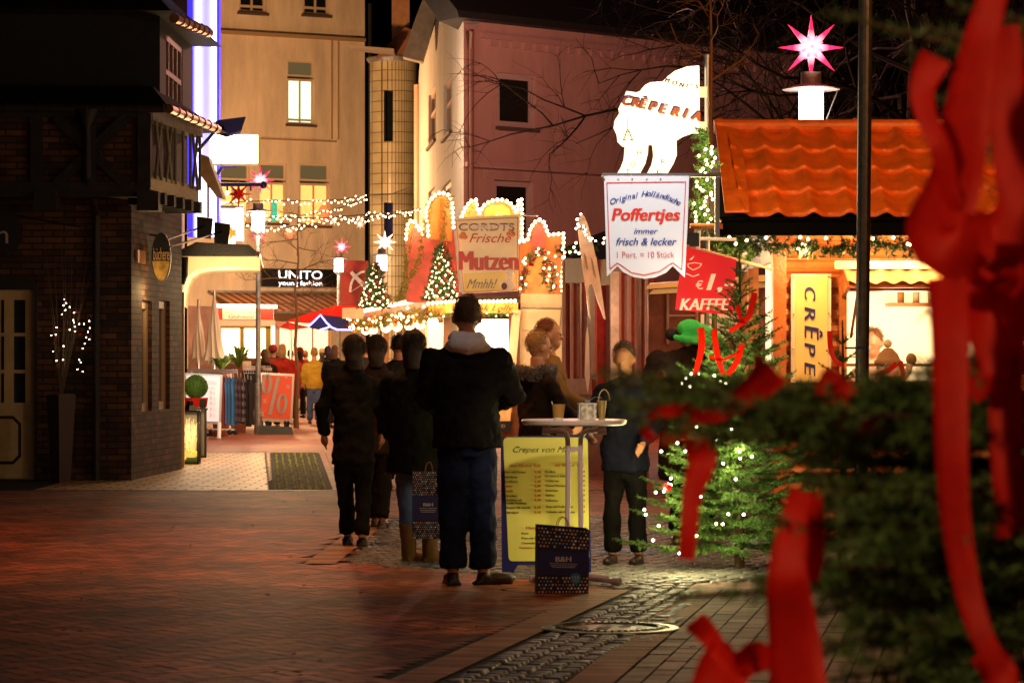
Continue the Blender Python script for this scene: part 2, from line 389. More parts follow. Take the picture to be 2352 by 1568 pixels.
band(mb, B1, (B2[0]+d2.x*2.5, B2[1]+d2.y*2.5), .2, .065, 0)
tag(mb.build('edging_course', 'edgebrick'), kind='structure')
# setts in stretcher rows beyond the strip
mb = MB(); vs = []; fs = []
n2 = Vector((-d2.y, d2.x)); o2 = Vector(B1)+n2*.21
for i in range(0, 48):
    for j in range(-60, 70):
        u = j*.2+(.1 if i % 2 else 0); v = i*.11; c = o2+d2*(u+.1)+n2*(v+.065)
        if c.y < 10.5 or c.y > 18.6 or abs(c.x) > 5: continue
        e = .005; z = random.uniform(-.002, .002); o = len(vs)
        for a, b in ((u+e, v+e), (u+.2-e, v+e), (u+.2-e, v+.11-e), (u+e, v+.11-e)):
            q = o2+d2*a+n2*b; vs.append((q.x, q.y, z))
        fs.append((o, o+1, o+2, o+3))
mb.add(vs, fs); tag(mb.build('sett_paving', 'sett'), kind='structure')
# rough cobbles
def cobbles(poly, dr, st, name, skip=None, h=.02, ymax=99):
    mb = MB(); vs = []; fs = []; dr = Vector(dr).normalized(); nn = Vector((-dr.y, dr.x)); ys = [p[1] for p in poly]; xs = [p[0] for p in poly]
    c0 = Vector(((min(xs)+max(xs))/2, (min(ys)+max(ys))/2)); R = int(math.hypot(max(xs)-min(xs), max(ys)-min(ys))/st/2)+2
    for i in range(-R, R):
        for j in range(-R, R):
            p = c0+dr*((j+(.5 if i % 2 else 0)+random.uniform(-.08, .08))*st)+nn*((i+random.uniform(-.05, .05))*st)
            if not inpoly(p.x, p.y, poly): continue
            a = st*random.uniform(.40, .47); b = st*random.uniform(.38, .46); z = random.uniform(-.004, .004); o = len(vs)
            ring = [(-1, -.75), (-.75, -1), (.75, -1), (1, -.75), (1, .75), (.75, 1), (-.75, 1), (-1, .75)]
            for q, zz in ((1, -.012), (.8, h*.35), (.5, h*.5)):
                for u, v in ring:
                    w_ = p+dr*(u*a*q*random.uniform(.93, 1.05))+nn*(v*b*q*random.uniform(.93, 1.05)); vs.append((w_.x, w_.y, zz+z))
            for l in range(2):
                for k in range(8): fs.append((o+l*8+k, o+l*8+(k+1) % 8, o+l*8+8+(k+1) % 8, o+l*8+8+k))
            fs.append(tuple(o+16+k for k in range(8)))
    mb.add(vs, fs); return tag(mb.build(name, 'cobble', smooth=True), kind='structure')
cobbles(STRIP, dirA, .10, 'cobble_strip', h=.012)
cobbles([p for p in COBA], (1, .12), .12, 'cobble_paving', h=.012)
# a few fallen leaves and scraps
mb = MB()
for i in range(150):
    y = random.uniform(12.5, 31); x = random.uniform(-.18*y, .16*y); a = random.uniform(0, 6.28); r = random.uniform(.012, .03)
    mb.quad(*[(x+r*q*math.cos(a+k*1.57), y+r*q*math.sin(a+k*1.57), .006+random.uniform(0, .012)) for k, q in ((0, 1), (1, .5), (2, 1), (3, .5))])
tag(mb.build('fallen_leaves', mat('dry leaf', (.16, .08, .03), .8, island=.7)), 'dry brown leaves and scraps scattered over the brick square', 'leaves', kind='stuff')
# manhole cover: round cast lid with a ribbed rim
mc = G(1402, 1443); t = thing('manhole_cover', mc, 'round iron manhole cover set into the grey cobble strip', 'manhole cover')
mb = MB(); mb.loft([(mc.x, mc.y, -.02, .36, .36), (mc.x, mc.y, .006, .36, .36), (mc.x, mc.y, .010, .35, .35), (mc.x, mc.y, .010, .31, .31), (mc.x, mc.y, .002, .305, .305), (mc.x, mc.y, .002, .29, .29), (mc.x, mc.y, .012, .285, .285), (mc.x, mc.y, .012, .25, .25), (mc.x, mc.y, .004, .245, .245)], 48)
for i in range(48):
    a = i*math.pi/24; mb.box((mc.x+.268*math.cos(a), mc.y+.268*math.sin(a), .013), (.03, .012, .008), a)
mb.build('lid', mat('worn cast iron', (.16, .14, .11), .35, .8, var=.3, vs=20, bump=.3), t)
# ground of the alley: pale slabs, mossy gutter rows, kerb
m_slab = mat('pale paving slab', lin((190, 150, 105)), .5, var=.15, vs=2, bump=.2, island=.2)
m_moss = mat('dark joint', (.02, .015, .008), .95, var=.4)
mb = MB(); vs = []
def slabs(mb, x0, x1, y0, y1, a, b, z):
    i = 0; y = y0
    while y < y1-.01:
        x = x0(y)+(a/2 if i % 2 else 0)-a/2
        while x < x1(y):
            xa = max(x, x0(y)); xb = min(x+a, x1(y))
            if xb-xa > .04: mb.quad((xa+.009, y+.012, z), (xb-.009, y+.012, z), (xb-.009, y+b-.012, z), (xa+.009, y+b-.012, z))
            x += a
        y += b; i += 1
lx = lambda px0, y0, px1, y1: (lambda yy: G(px0, y0).x+(G(px1, y1).x-G(px0, y0).x)*(yy-GD(y0))/(GD(y1)-GD(y0)))
ya, yb = GD(1125), GD(1040)
eA, eB = lx(615, 1125, 607, 1042), lx(622, 1125, 618, 1042); eC = lx(762, 1125, 733, 1045)
slabs(mb, lambda y: -5.2, eA, ya, yb, .3, .3, .0)
tag(mb.build('slab_pavement', m_slab), kind='structure')
mb = MB(); slabs(mb, eA, eB, ya, yb, .2, .5, .004); tag(mb.build('kerb_stones', mat('pale kerb stone', lin((205, 170, 125)), .6, var=.1, island=.15)), kind='structure')
tag(MB().quad((-8, 32.2, -.008), (5, 32.2, -.008), (5, 46, -.008), (-8, 46, -.008)).build('moss_bed', m_moss), kind='structure')
mb = MB()
for k in range(8):
    f = lambda q: (lambda y: eB(y)+(eC(y)-eB(y))*q)
    slabs(mb, f(k/8+.01), f((k+1)/8-.01), ya, yb, .16, .16, .006)
tag(mb.build('gutter_cobbles', mat('dark gutter stone', (.030, .032, .022), .85, var=.5, vs=8, bump=.5, island=.4)), kind='structure')
mb = MB()
for k in range(1, 8):
    for i in range(60):
        y = ya+(yb-ya)*i/60; x = eB(y)+(eC(y)-eB(y))*k/8; mb.box((x+random.uniform(-.008, .008), y+.1, .010), (.022*random.uniform(.5, 1.5), (yb-ya)/60*.9, .008))
tag(mb.build('moss_lines', mat('bright moss', (.30, .36, .04), .95, island=.5)), kind='structure')
mb = MB(); slabs(mb, eC, lambda y: 3.0, ya, yb, .2, .1, .002); slabs(mb, lambda y: -9, lambda y: 4, yb, 72, .2, .1, .003)
tag(mb.build('alley_paving', mat('red alley brick', lin((170, 90, 52)), .6, var=.25, vs=1, island=.25, bump=.2)), kind='structure')
tag(MB().box((-4.5, 32.2, -.0), (9, .10, .012)).build('drain_channel', mat('dark drain', (.03, .025, .02), .5)), kind='structure')

# ------------------------------------------------------------------ buildings
m_brick = brickmat('old ochre brick', lin((118, 76, 38)), lin((56, 34, 20)), (.018, .013, .008), .25, .075, .010, .8, 1, dirt=.75)
m_roof = mat('black slate roof', (.012, .011, .010), .7, var=.3, vs=8)
# half-timbered house
b = thing('half_timbered_house', (-8, 35, 0), 'old brick house with black timber framing and a jettied upper floor beside the alley', 'house')
fr = Fr((-13, 35), (-4.46, 35)); sd = Fr((-4.46, 35), (-4.27, 38.6))
door = fr.rect(-70, 662, 82, 1104); door = (door[0], door[1], 0.0, door[3])
mb = MB(); fr.wall(mb, 0, fr.L, -.02, 3.35, [door])
w1 = sd.rect(326, 690, 349, 945); w2 = sd.rect(365, 690, 390, 940)
sd.wall(mb, 0, sd.L, -.02, 3.6, [w1, w2]); mb.box((-8.7, 38.5, 1.7), (8, .2, 3.4))
mb.build('wall', m_brick, b)
mbt = MB(); a = sd.px(0, 0)
lf = Fr((-13, 34.3), (-4.18, 34.3))                                   # jetty front
mb = MB(); lf.box(mb, 0, lf.L, 3.42, 4.25, -.5, -.02); mb.build('infill', m_brick, b)
mb = MB()
def beam(f, x0, y0, x1, y1, wp, n1=.03):                               # a timber from px to px, width in px
    p, q = f.px(x0, y0), f.px(x1, y1); d = Vector((q[0]-p[0], q[1]-p[1])); L = d.length; d.normalize(); n = Vector((-d.y, d.x))*wp/400*.5*2
    c = [Vector(p)+n*.5, Vector(p)-n*.5, Vector(q)-n*.5, Vector(q)+n*.5]
    mb.hexa([f.p(v.x, v.y, 0) for v in c], [f.p(v.x, v.y, n1) for v in c])
for i, (x0, y0, x1, y1, wp) in enumerate([(-120, 430, 345, 430, 46), (-120, 262, 345, 262, 30), (85, 262, 85, 430, 55), (332, 262, 332, 430, 60), (130, 270, 290, 425, 46), (290, 270, 130, 425, 46), (212, 262, 212, 430, 40)]):
    beam(lf, x0, y0, x1, y1, wp, .04+.004*i)
for x in (105, 340): lf.box(mb, lf.px(x-25, 0)[0], lf.px(x+25, 0)[0], 3.12, 3.34, -.3, .05)
lf.box(mb, 0, lf.L, 3.28, 3.34, -.72, -.02)
mb.build('timber_frame', 'dark', b)
# side bay: pale sill board, turned slats
bay = Fr((-4.18, 34.3), (-3.9, 36.9))
mb = MB(); bay.box(mb, 0, bay.L, 3.44, 4.2, -.6, -.12); mb.build('bay_wall', mat('dark brown board', (.05, .02, .01), .6, var=.3), b)
mb = MB(); bay.box(mb, 0, bay.L, 3.36, 3.54, -.1, .03); mb.build('bay_sill', mat('pale yellow board', (.55, .44, .16), .6, var=.2, vs=20, bump=.3), b)
mb = MB(); bay.box(mb, 0, bay.L+.1, 4.16, 4.3, -.1, .06); mb.build('bay_lintel', mat('grey weathered board', (.42, .36, .28), .6, var=.2), b)
mslat = mat('dark olive slat', (.16, .15, .08), .5)
for q, (u0, u1) in enumerate(((.05, .05), (.55, .55), (.8, 1.1), (1.1, .8), (1.3, 1.3), (1.7, 1.7), (2.1, 2.1), (2.2, 2.5), (2.5, 2.2), (2.6, 2.6), (.15, .45), (.45, .15))):
    mb = MB(); mb.tube([bay.p(u0, 3.5, .02+.003*q), bay.p(u1, 4.18, .02+.003*q)], .02, 6); mb.build('slat', mslat, b)
for k in range(5):
    mb = MB(); bay.box(mb, .25+.48*k, .37+.48*k, 3.2, 3.34, -.3, .14); mb.build('bracket', 'dark', b)
# mansard storey and roofs
ms = Fr((-13, 35.2), (-4.15, 35.2)); mss = Fr((-4.15, 35.2), (-4.13, 38.6))
dw = mss.rect(381, 90, 419, 245)
mb = MB(); ms.wall(mb, 0, ms.L, 4.3, 5.62); mss.wall(mb, 0, mss.L, 4.3, 5.6, [(dw[0], dw[1], 4.42, 5.32)]); mb.build('mansard', m_roof, b)
wd_ = mss.window(b, (dw[0], dw[1], 4.42, 5.32), mat('dim brown window frame', (.30, .16, .10), .5), 'glassdark', 4, (.5,), .07, .06)
mb = MB(); mb.hexa([(-13, 34.2, 4.32), (-3.95, 34.2, 4.32), (-3.65, 38.4, 4.32), (-13, 38.4, 4.32)], [(-13, 34.9, 4.6), (-4.2, 34.9, 4.6), (-4.1, 38.4, 4.6), (-13, 38.4, 4.6)]); mb.build('lower_roof', m_roof, b)
mb = MB(); mb.hexa([(-13, 34.6, 5.6), (-3.95, 34.6, 5.45), (-3.75, 38.6, 5.45), (-13, 38.6, 5.6)], [(-13, 36, 6.6), (-5.0, 36, 6.6), (-5, 38.6, 6.6), (-13, 38.6, 6.6)]); mb.build('roof', m_roof, b)
copper = mat('copper gutter', (.36, .17, .08), .35, .8, var=.3, vs=20)
for nm, pts, r in (('gutter', [(-13, 34.15, 4.34), (-3.98, 34.15, 4.28)], .05), ('gutter', [P(388, 250, 34.3), P(499, 297, 37.2)], .055), ('gutter', [P(400, 42, 34.4), P(480, 76, 37)], .06)):
    mb = MB(); mb.tube(pts, r, 10)
    q = resample(pts, .38)
    for p in q[1:]:
        t = (Vector(pts[1])-Vector(pts[0])).normalized(); mb.tube([p-t*.02, p+t*.02], r*1.22, 10)
    mb.build(nm, copper if pts[0][1] > 34.2 else 'dark', b)
mb = MB(); x = fr.px(224, 600)[0]; mb.tube([fr.p(x, 0, .1), fr.p(x, 3.1, .1), fr.p(x, 3.5, .82), fr.p(x, 4.3, .86)], .045, 10); mb.loft([(fr.p(x, 0, .86).x, 34.14, 4.05, .04, .04), (fr.p(x, 0, .86).x, 34.14, 4.27, .13, .1)]); mb.build('downpipe', 'dark', b)
# narrow side windows with pale frames
mfr = mat('pale window frame', (.50, .33, .20), .5)
for h in (w1, w2): 
    sd.window(b, h, mfr, 'glassdark', 1, (), .10, .10)
# door
dm = MB(); fu0, fu1 = door[0]+.02, door[1]-.02; n0, n1 = -.14, -.09
xs = [fr.px(v, 0)[0] for v in (-70, 0, 19, 79)]; zz = lambda y: fr.px(40, y)[1]
do = None
mb = MB(); W3 = [zz(688), zz(765), zz(857), zz(935)]
fr.box(mb, fu0, fu1, zz(688), zz(665), n0, n1); fr.box(mb, fu0, fu1, zz(772), zz(764), n0, n1); fr.box(mb, fu0, fu1, zz(857), zz(849), n0, n1); fr.box(mb, fu0, fu1, 0.02, zz(925), n0, n1)
cols = [fr.px(v, 0)[0] for v in (-62, -50, -14, -2, 17, 24, 52, 80)]
for a_, c_ in ((fu0, cols[0]), (cols[1], cols[1]+.04), (cols[2], cols[3]), (fr.px(18, 0)[0]-.06, fr.px(18, 0)[0]+.05), (fr.px(55, 0)[0], fu1)): fr.box(mb, a_, c_, zz(925), zz(688), n0+.005, n1-.004)
do = mb.build('door', 'cream', b)
fr.box(MB(), fu0, fu1, zz(925), zz(688), n0-.01, n0+.003).build('pane', mat('door glass', (.02, .025, .03), .03), do) if False else None
mb = MB(); fr.box(mb, fu0, fu1, zz(925), zz(688), n0-.01, n0+.003); mb.build('pane', mat('door glass', (.03, .035, .04), .05), do)
mb = MB(); x0, x1, z0, z1 = fr.px(-60, 0)[0], fr.px(46, 0)[0], zz(1066), zz(955); e = .045
oct_ = [(x0, z0+e*2), (x0+e*2, z0), (x1-e*2, z0), (x1, z0+e*2), (x1, z1-e*2), (x1-e*2, z1), (x0+e*2, z1), (x0, z1-e*2)]
mb.prism([fr.p(u, z, n1+.004) for u, z in oct_], fr.N*.004); mb.build('dark_moulding', 'dark', do)
s_ = .035; oc2 = [(x0+s_, z0+e*2+s_*.4), (x0+e*2+s_*.4, z0+s_), (x1-e*2-s_*.4, z0+s_), (x1-s_, z0+e*2+s_*.4), (x1-s_, z1-e*2-s_*.4), (x1-e*2-s_*.4, z1-s_), (x0+e*2+s_*.4, z1-s_), (x0+s_, z1-e*2-s_*.4)]
mb = MB(); mb.prism([fr.p(u, z, n1+.010) for u, z in oc2], fr.N*.006); mb.build('panel', 'cream', do)
mb = MB(); pts = [fr.p(u, z, .02) for u, z in [fr.px(-75, 664), fr.px(88, 664), fr.px(88, 650), fr.px(60, 638), fr.px(0, 630), fr.px(-75, 634)]]; mb.prism(pts, fr.N*.03); mb.build('lintel', 'dark', b)
mb = MB(); fr.box(mb, fr.px(80, 0)[0], fr.px(86, 0)[0], 0, zz(664), .003, .03); mb.build('door_frame', 'dark', b)
mb = MB(); sp = sd.rect(311, 575, 329, 604); sd.box(mb, *sp, .003, .03); tag(mb.build('notice_plate', mat('copper plate', (.55, .25, .12), .4, .3)), 'small copper coloured notice plate screwed to the brick wall of the old house', 'plate')
# round black sign at frame edge
c = P(8, 533, 34.6); t = thing('round_sign', c, 'black scalloped hanging sign with a pale rim letter beside the old house door', 'sign')
mb = MB(); R = .21
mb.prism([(c.x+R*(1+.06*math.cos(i*math.pi/4*3))*math.cos(i*math.pi/24), c.y, c.z+R*1.25*(1+.06*math.cos(i*math.pi/4*3))*math.sin(i*math.pi/24)) for i in range(48)], (0, .04, 0)); mb.build('board', 'black', t)
text('n', (c.x-.01, c.y-.005, c.z-.13), .13, .22, mat('dim white letter', (.5, .45, .38), .5), t)
mb = MB(); mb.tube([c+V(-.5, .02, .3), c+V(.9, .02, .06)], .012); mb.build('bracket_rod', 'black', t)
# oval sign standing out from the side wall
c = P(370, 591, 36.2); t = thing('oval_sign', c, 'narrow oval shop sign with tall gold letters lit from below on the brick corner', 'sign')
mb = MB(); o_ = [(c.x+.118*math.cos(a), c.y, c.z+.30*math.sin(a)) for a in [i*math.pi/20 for i in range(40)]]; mb.prism(o_, (0, .06, 0)); mb.build('board', 'black', t)
mb = MB(); o_ = [(c.x+.105*math.cos(a), c.y-.01, c.z+.28*math.sin(a)) for a in [i*math.pi/20 for i in range(40)] if math.sin(a) < -.05]; mb.prism(o_, (0, .008, 0)); mb.build('gold_panel', mat('gold panel', (.75, .42, .12), .25, .6, var=.6, vs=9), t)
text('bücherei', (c.x+.01, c.y-.02, c.z-.03), .20, .15, mat('gold letters', (.85, .55, .25), .3, .5), t, ext=.002)
mb = MB(); mb.tube([c+V(-.02, .03, .26), c+V(-.30, .06, .30)], .012); mb.build('bracket', 'black', t)
light(c+V(.02, -.35, -.42), 9.0, (1, .62, .25), .03, t)
# twin floodlights on rods
for i, (x0, y0, x1, y1, lb) in enumerate(((380, 552, 468, 520, 'upper black floodlight on a long rod reaching over the porch roof'), (392, 566, 508, 533, 'lower black floodlight with red edge on a long rod over the porch roof'))):
    p, q = P(x0, y0, 36.3), P(x1, y1, 38+i*.4); t = thing('floodlight', q, lb, 'floodlight', 'floodlights over the porch')
    mb = MB(); mb.tube([p, q], .012); mb.build('rod', 'black', t)
    mb = MB(); mb.hexa([q+V(-.09, 0, -.14), q+V(.09, 0, -.16), q+V(.12, .0, .10), q+V(-.09, 0, .13)], [q+V(-.05, .15, -.08), q+V(.05, .15, -.1), q+V(.07, .15, .06), q+V(-.05, .15, .08)]); mb.build('housing', 'black', t)

# willow arrangement in a tall planter
c = G(137, 1104); c = V(P(137, 1104, 34.3).x, 34.4, 0); t = thing('tall_planter', c, 'tall tapering dark planter standing between the door and the downpipe', 'planter')
mb = MB(); mb.loft([(c.x, c.y, 0, .11, .11), (c.x, c.y, 1.0, .17, .17), (c.x, c.y, 1.02, .15, .15), (c.x, c.y, .95, .14, .14)], 4); mb.build('pot', mat('dark planter', (.07, .045, .035), .6), t)
tw = thing('willow_twigs', c+V(0, 0, .95), 'bare willow twigs with small fairy lights and baubles in the tall planter', 'twig arrangement')
ends = [P(x, y, 34.35+random.uniform(-.1, .1)) for x, y in ((100, 545), (110, 640), (125, 600), (150, 560), (165, 585), (182, 640), (205, 560), (190, 700), (120, 720), (215, 610), (140, 500), (160, 690))]
for e in ends:
    m_ = c.lerp(e, .5)+V(random.uniform(-.06, .06), 0, .5); m_ = V((c.x+e.x)/2+random.uniform(-.04, .04), 34.4, (1+e.z)/2)
    MB().tube([c+V(0, 0, .95), m_, e], [.008, .006, .002], 4).build('twig', 'bark', tw)
lp = [(148, 688), (152, 696), (146, 701), (160, 705), (150, 712), (142, 722), (170, 718), (205, 737), (182, 744), (193, 744), (170, 740), (172, 750), (206, 753), (160, 757), (172, 761), (202, 762), (118, 770), (128, 768), (198, 775), (205, 779), (195, 789), (146, 795), (190, 800), (122, 807), (130, 828), (145, 826), (182, 826), (186, 832), (178, 848), (190, 853), (168, 735), (130, 752)]
bulbs(tw, [P(x, y, 34.1+random.uniform(0, .3)) for x, y in lp], .0065, 'bulbw')
bulbs(tw, [P(x, y, 34.2) for x, y in ((178, 716), (150, 690), (127, 773), (185, 768))], .018, 'bulbred', 'bauble')
light(P(160, 760, 34.0), 1.0, (1, .6, .3), .2)

# shop next door with the rounded porch
b = thing('porch_shop', (-5, 40, 0), 'dark shop front with a flat black porch roof over a lit white rounded ceiling', 'shop')
pf = Fr((-4.30, 38.7), (-4.55, 42.0)); mcr = mat('cream plaster soffit', (.80, .62, .36), .6, var=.05)
mb = MB(); mb.hexa([(-8, 38.8, 2.6), (-4.32, 38.8, 2.6), (-5.7, 52, 2.6), (-8, 52, 2.6)], [(-8, 38.8, 4.3), (-4.32, 38.8, 4.3), (-5.7, 52, 4.3), (-8, 52, 4.3)]); mb.hexa([(-8, 42.2, 0), (-4.75, 42.2, 0), (-6.2, 56, 0), (-8, 56, 0)], [(-8, 42.2, 2.6), (-4.75, 42.2, 2.6), (-6.2, 56, 2.6), (-8, 56, 2.6)])
mb.build('wall', mat('dim plaster', (.22, .13, .07), .8, var=.2), b)
arc = [P(418, 700, 40), P(419, 672, 40), P(424, 650, 40), P(434, 632, 40), P(452, 619, 40), P(480, 613, 40), P(560, 611, 40), P(597, 612, 40), P(597, 585, 40), P(418, 585, 40)]
mb = MB(); mb.prism(arc, (-.25, 3.0, 0)); mb.build('porch_ceiling', mcr, b)
mb = MB(); mb.prism([P(412, 588, 39.8), P(590, 588, 39.8), P(590, 578, 39.8), P(572, 562, 39.8), P(450, 556, 39.8), P(412, 575, 39.8)], (-.25, 3.4, 0)); mb.build('porch_roof', 'dark', b)
mb = MB(); mb.tube([P(592, 583, 39.6), P(600, 612, 43)], .035, 8); mb.build('gutter', copper, b)
mb = MB(); mb.box(P(419, 880, 39.3)+V(0, 0, -.25), (.05, .08, 2.9)); mb.build('door_post', mcr, b)
mb = MB(); mb.tube([P(424, 590, 39.5), P(423, 630, 39.5), P(416, 652, 39.5)], .05); mb.build('roof_bracket', 'dark', b)
light(P(520, 690, 41.2), 45, (1, .66, .32), .2); light(P(540, 760, 38.6), 260, (1, .70, .36), .1, spot=50, target=P(520, 600, 40.5)); light((-3.0, 41, 2.6), 75, (1, .72, .36), .2); light((-3.35, 35.0, 2.95), 2, (1, .85, .40), .05)  # the spot is added to brighten the porch soffit
# gabled dormer, lit upper windows, blue light column
mb = MB(); mb.prism([P(455, 352, 42), P(478, 360, 42), P(512, 455, 42), P(497, 452, 42), P(455, 395, 42)], (0, .5, 0)); mb.build('gable_roof', mat('brown gable board', (.30, .16, .07), .6, var=.2), b)
mb = MB(); mb.prism([P(463, 400, 43), P(485, 420, 43), P(487, 540, 43), P(461, 535, 43)], (0, .05, 0)); mb.build('shop_window', glow('lit pink white window', (1, .62, .66), 2.2), b)
c = P(473, 150, 46)
t = thing('light_column', V(c.x, c.y, 4), 'tall glowing blue and white light column rising above the porch shop', 'light column')
mb = MB(); mb.box((c.x, 46, 6.0), (.36, .2, 5.4)); mb.build('casing', mat('violet lit casing', (.5, .45, .8), .5, emit=(.36, .30, 1), es=.9), t)
for dx, wd2 in ((-.105, .06), (.13, .06)):
    mb = MB(); mb.box((c.x+dx, 45.88, 6.0), (wd2, .05, 5.4)); mb.build('light_tube', glow('blue white tube', (.62, .66, 1), 5), t)
mb = MB(); mb.box((c.x-.23, 46, 6.0), (.08, .3, 5.4)); mb.box((c.x+.2, 46, 6.0), (.03, .3, 5.4)); mb.build('blue_edge', glow('deep blue edge', (.06, .04, .9), .9), t)
light((c.x+.1, 45.2, 4.5), 8, (.3, .25, 1), .2, t)
# building behind the column
mb = MB(); mb.box((-7.6, 49.8, 8.0), (4.6, .6, 7.4)); tag(mb.build('dark_house', mat('dark brown render', (.12, .06, .03), .8, var=.2)), 'dark brown rendered house rising behind the glowing blue light column', 'house')
# light box on arm, flood light on top
t = thing('light_box', P(538, 344, 44), 'blank rectangular glowing white light box hanging over the alley', 'sign')
mb = MB(); a_, z_ = P(484, 376, 44), P(593, 312, 44); mb.box(((a_.x+z_.x)/2, 44, (a_.z+z_.z)/2), (z_.x-a_.x, .22, z_.z-a_.z)); mb.build('lit_face', glow('light box face', (1, .88, .62), 7), t)
mb = MB(); mb.box(((a_.x+z_.x)/2, 44.02, z_.z+.012), (z_.x-a_.x+.02, .24, .02)); mb.box(((a_.x+z_.x)/2, 44.02, a_.z-.012), (z_.x-a_.x+.02, .24, .02)); mb.box((z_.x+.012, 44.02, (a_.z+z_.z)/2), (.02, .24, z_.z-a_.z)); mb.build('frame', mat('pale yellow frame', (.8, .7, .3), .5), t)
mb = MB(); mb.tube([P(495, 405, 44.3), P(512, 382, 44.2), P(545, 380, 44.2)], .03); mb.build('bracket', mat('blue bracket', (.10, .08, .5), .4), t)
c = P(530, 292, 43.2); t = thing('floodlight', c, 'large blue tinted floodlight on a slanting arm above the glowing light box', 'floodlight')
mb = MB(); mb.hexa([P(492, 282, 43), P(498, 308, 43), P(520, 316, 43), P(515, 290, 43)], [P(500, 276, 43.3), P(505, 300, 43.3), P(552, 306, 43.3), P(565, 270, 43.3)]); mb.hexa([P(500, 276, 43), P(514, 312, 43), P(555, 300, 43), P(564, 268, 43)], [P(500, 276, 43.4), P(514, 312, 43.4), P(555, 300, 43.4), P(564, 268, 43.4)]); mb.build('housing', mat('blue black housing', (.05, .05, .30), .4, bump=.2), t)
mb = MB(); mb.tube([P(452, 348, 43.1), P(485, 312, 43.1), P(500, 292, 43.1)], .025); mb.build('arm', 'black', t)
t = thing('bracket_arm', P(480, 425, 43), 'dark blue iron arm with a ball end reaching out under the light box', 'bracket')
mb = MB(); mb.tube([P(476, 428, 43), P(492, 424, 43), P(604, 424, 43)], .028); mb.tube([P(478, 428, 43), P(478, 500, 43)], .015); mb.tube([P(522, 424, 43), P(522, 440, 43)], .014); mb.tube([P(576, 424, 43), P(576, 438, 43)], .014); mb.ball(P(605, 425, 43), .055); mb.build('arm', mat('dark blue iron', (.03, .02, .20), .4), t)
bulbs(t, [P(522, 443, 43)], .03, 'bulbw')
# white lit column banner with yellow star
t = thing('advertising_column', P(517, 530, 50), 'glowing white cylindrical column with a yellow star beside the porch roof', 'advertising column')
c = P(517, 560, 50); mb = MB(); mb.loft([(c.x, 50, c.z-.3, .17, .17), (c.x, 50, P(0, 480, 50).z, .17, .17)], 20); mb.build('lit_cylinder', glow('lit white pink cylinder', (1, .70, .58), 1.6), t, smooth=False)
mb = MB(); s5 = [P(533+(16 if k % 2 else 7)*math.sin(k*math.pi/5+.3), 535-(16 if k % 2 else 7)*math.cos(k*math.pi/5+.3), 49.8) for k in range(10)]; mb.prism(s5, (0, .01, 0)); mb.build('yellow_star', mat('yellow star', (.8, .4, .02), .5, emit=(1, .45, .05), es=.5), t)
mb = MB(); mb.box(P(551, 515, 50), (.12, .1, .55)); mb.build('lamp_tube', glow('white tube', (1, .86, .75), 6), t)
mb = MB(); mb.tube([P(500, 476, 50), P(560, 477, 50)], .03); mb.tube([P(560, 477, 50), P(560, 560, 50)], .02); mb.build('lattice', 'zinc', t)

# beige corner building
def facade_mat(name, c, b=.12):
    m = mat(name, c, .85, var=b*1.5, vs=.9, bump=.3, bs=14); nt = m.node_tree
    n = [q for q in nt.nodes if q.type == 'TEX_NOISE'][0]; mp = nt.nodes.new('ShaderNodeMapping'); mp.inputs['Scale'].default_value = (1.6, 1.6, .35)
    l = n.inputs['Vector'].links[0]; src = l.from_socket; nt.links.remove(l); nt.links.new(src, mp.inputs[0]); nt.links.new(mp.outputs[0], n.inputs['Vector']); n.inputs['Roughness'].default_value = .7; return m
m_beige = facade_mat('beige render', (.76, .63, .46), .16)
A = Fr(( (430-CX)/F*86, 86), ((838-CX)/F*88.8, 88.8))
b = thing('beige_building', A.p(3, 0), 'tall beige rendered town house with lit windows closing the end of the alley', 'building')
hl = [A.rect(549, -30, 612, 30), A.rect(696, -30, 757, 35), A.rect(660, 139, 722, 286), A.rect(500, 375, 573, 512), A.rect(594, 375, 658, 512), A.rect(688, 376, 757, 518), A.rect(505, 735, 618, 845), A.rect(640, 735, 760, 845)]
mb = MB(); A.wall(mb, 0, A.L, 0, 14, hl, .25); e0 = A.p(A.L, 0); mb.hexa([A.p(A.L, 0), A.p(A.L, 0, -7), A.p(A.L-.01, 0, -7), A.p(A.L-.01, 0)], [A.p(A.L, 14), A.p(A.L, 14, -7), A.p(A.L-.01, 14, -7), A.p(A.L-.01, 14)]); mb.build('wall', m_beige, b)
mf = mat('cream window frame', (.66, .52, .36), .5); sl = mat('dark sill', (.10, .06, .04), .7)
p_dk = mat('dim upper pane', (.10, .10, .07), .15, emit=(.35, .27, .12), es=.18); p_grn = mat('lit office pane', (.6, .9, .8), .4, var=.3, vs=3, emit=(.62, .95, .70), es=1.1)
p_yel = mat('lit yellow pane', (.9, .6, .2), .4, emit=(1, .58, .16), es=.85)
for i, h in enumerate(hl):
    if i < 2: A.window(b, h, mf, 'glassdark', 2, (.25,), .08, .12, sl)
    elif i > 5: A.window(b, h, mf, glow('shop window glow', (1, .80, .52), 3) if i == 6 else glow('shop window glow', (1, .62, .30), 1.8), 3, (), .06, .1, None, 'shop_window')
    else:
        zc = h[3]-(h[3]-h[2])*(.27 if i == 2 else .30)
        A.window(b, (h[0], h[1], h[2], zc-.03), mf, p_grn if i == 2 else p_yel, 2, (.1,) if i == 2 else (), .07, .12, sl); A.window(b, (h[0], h[1], zc+.03, h[3]), mf, p_dk, 1, (), .06, .12)
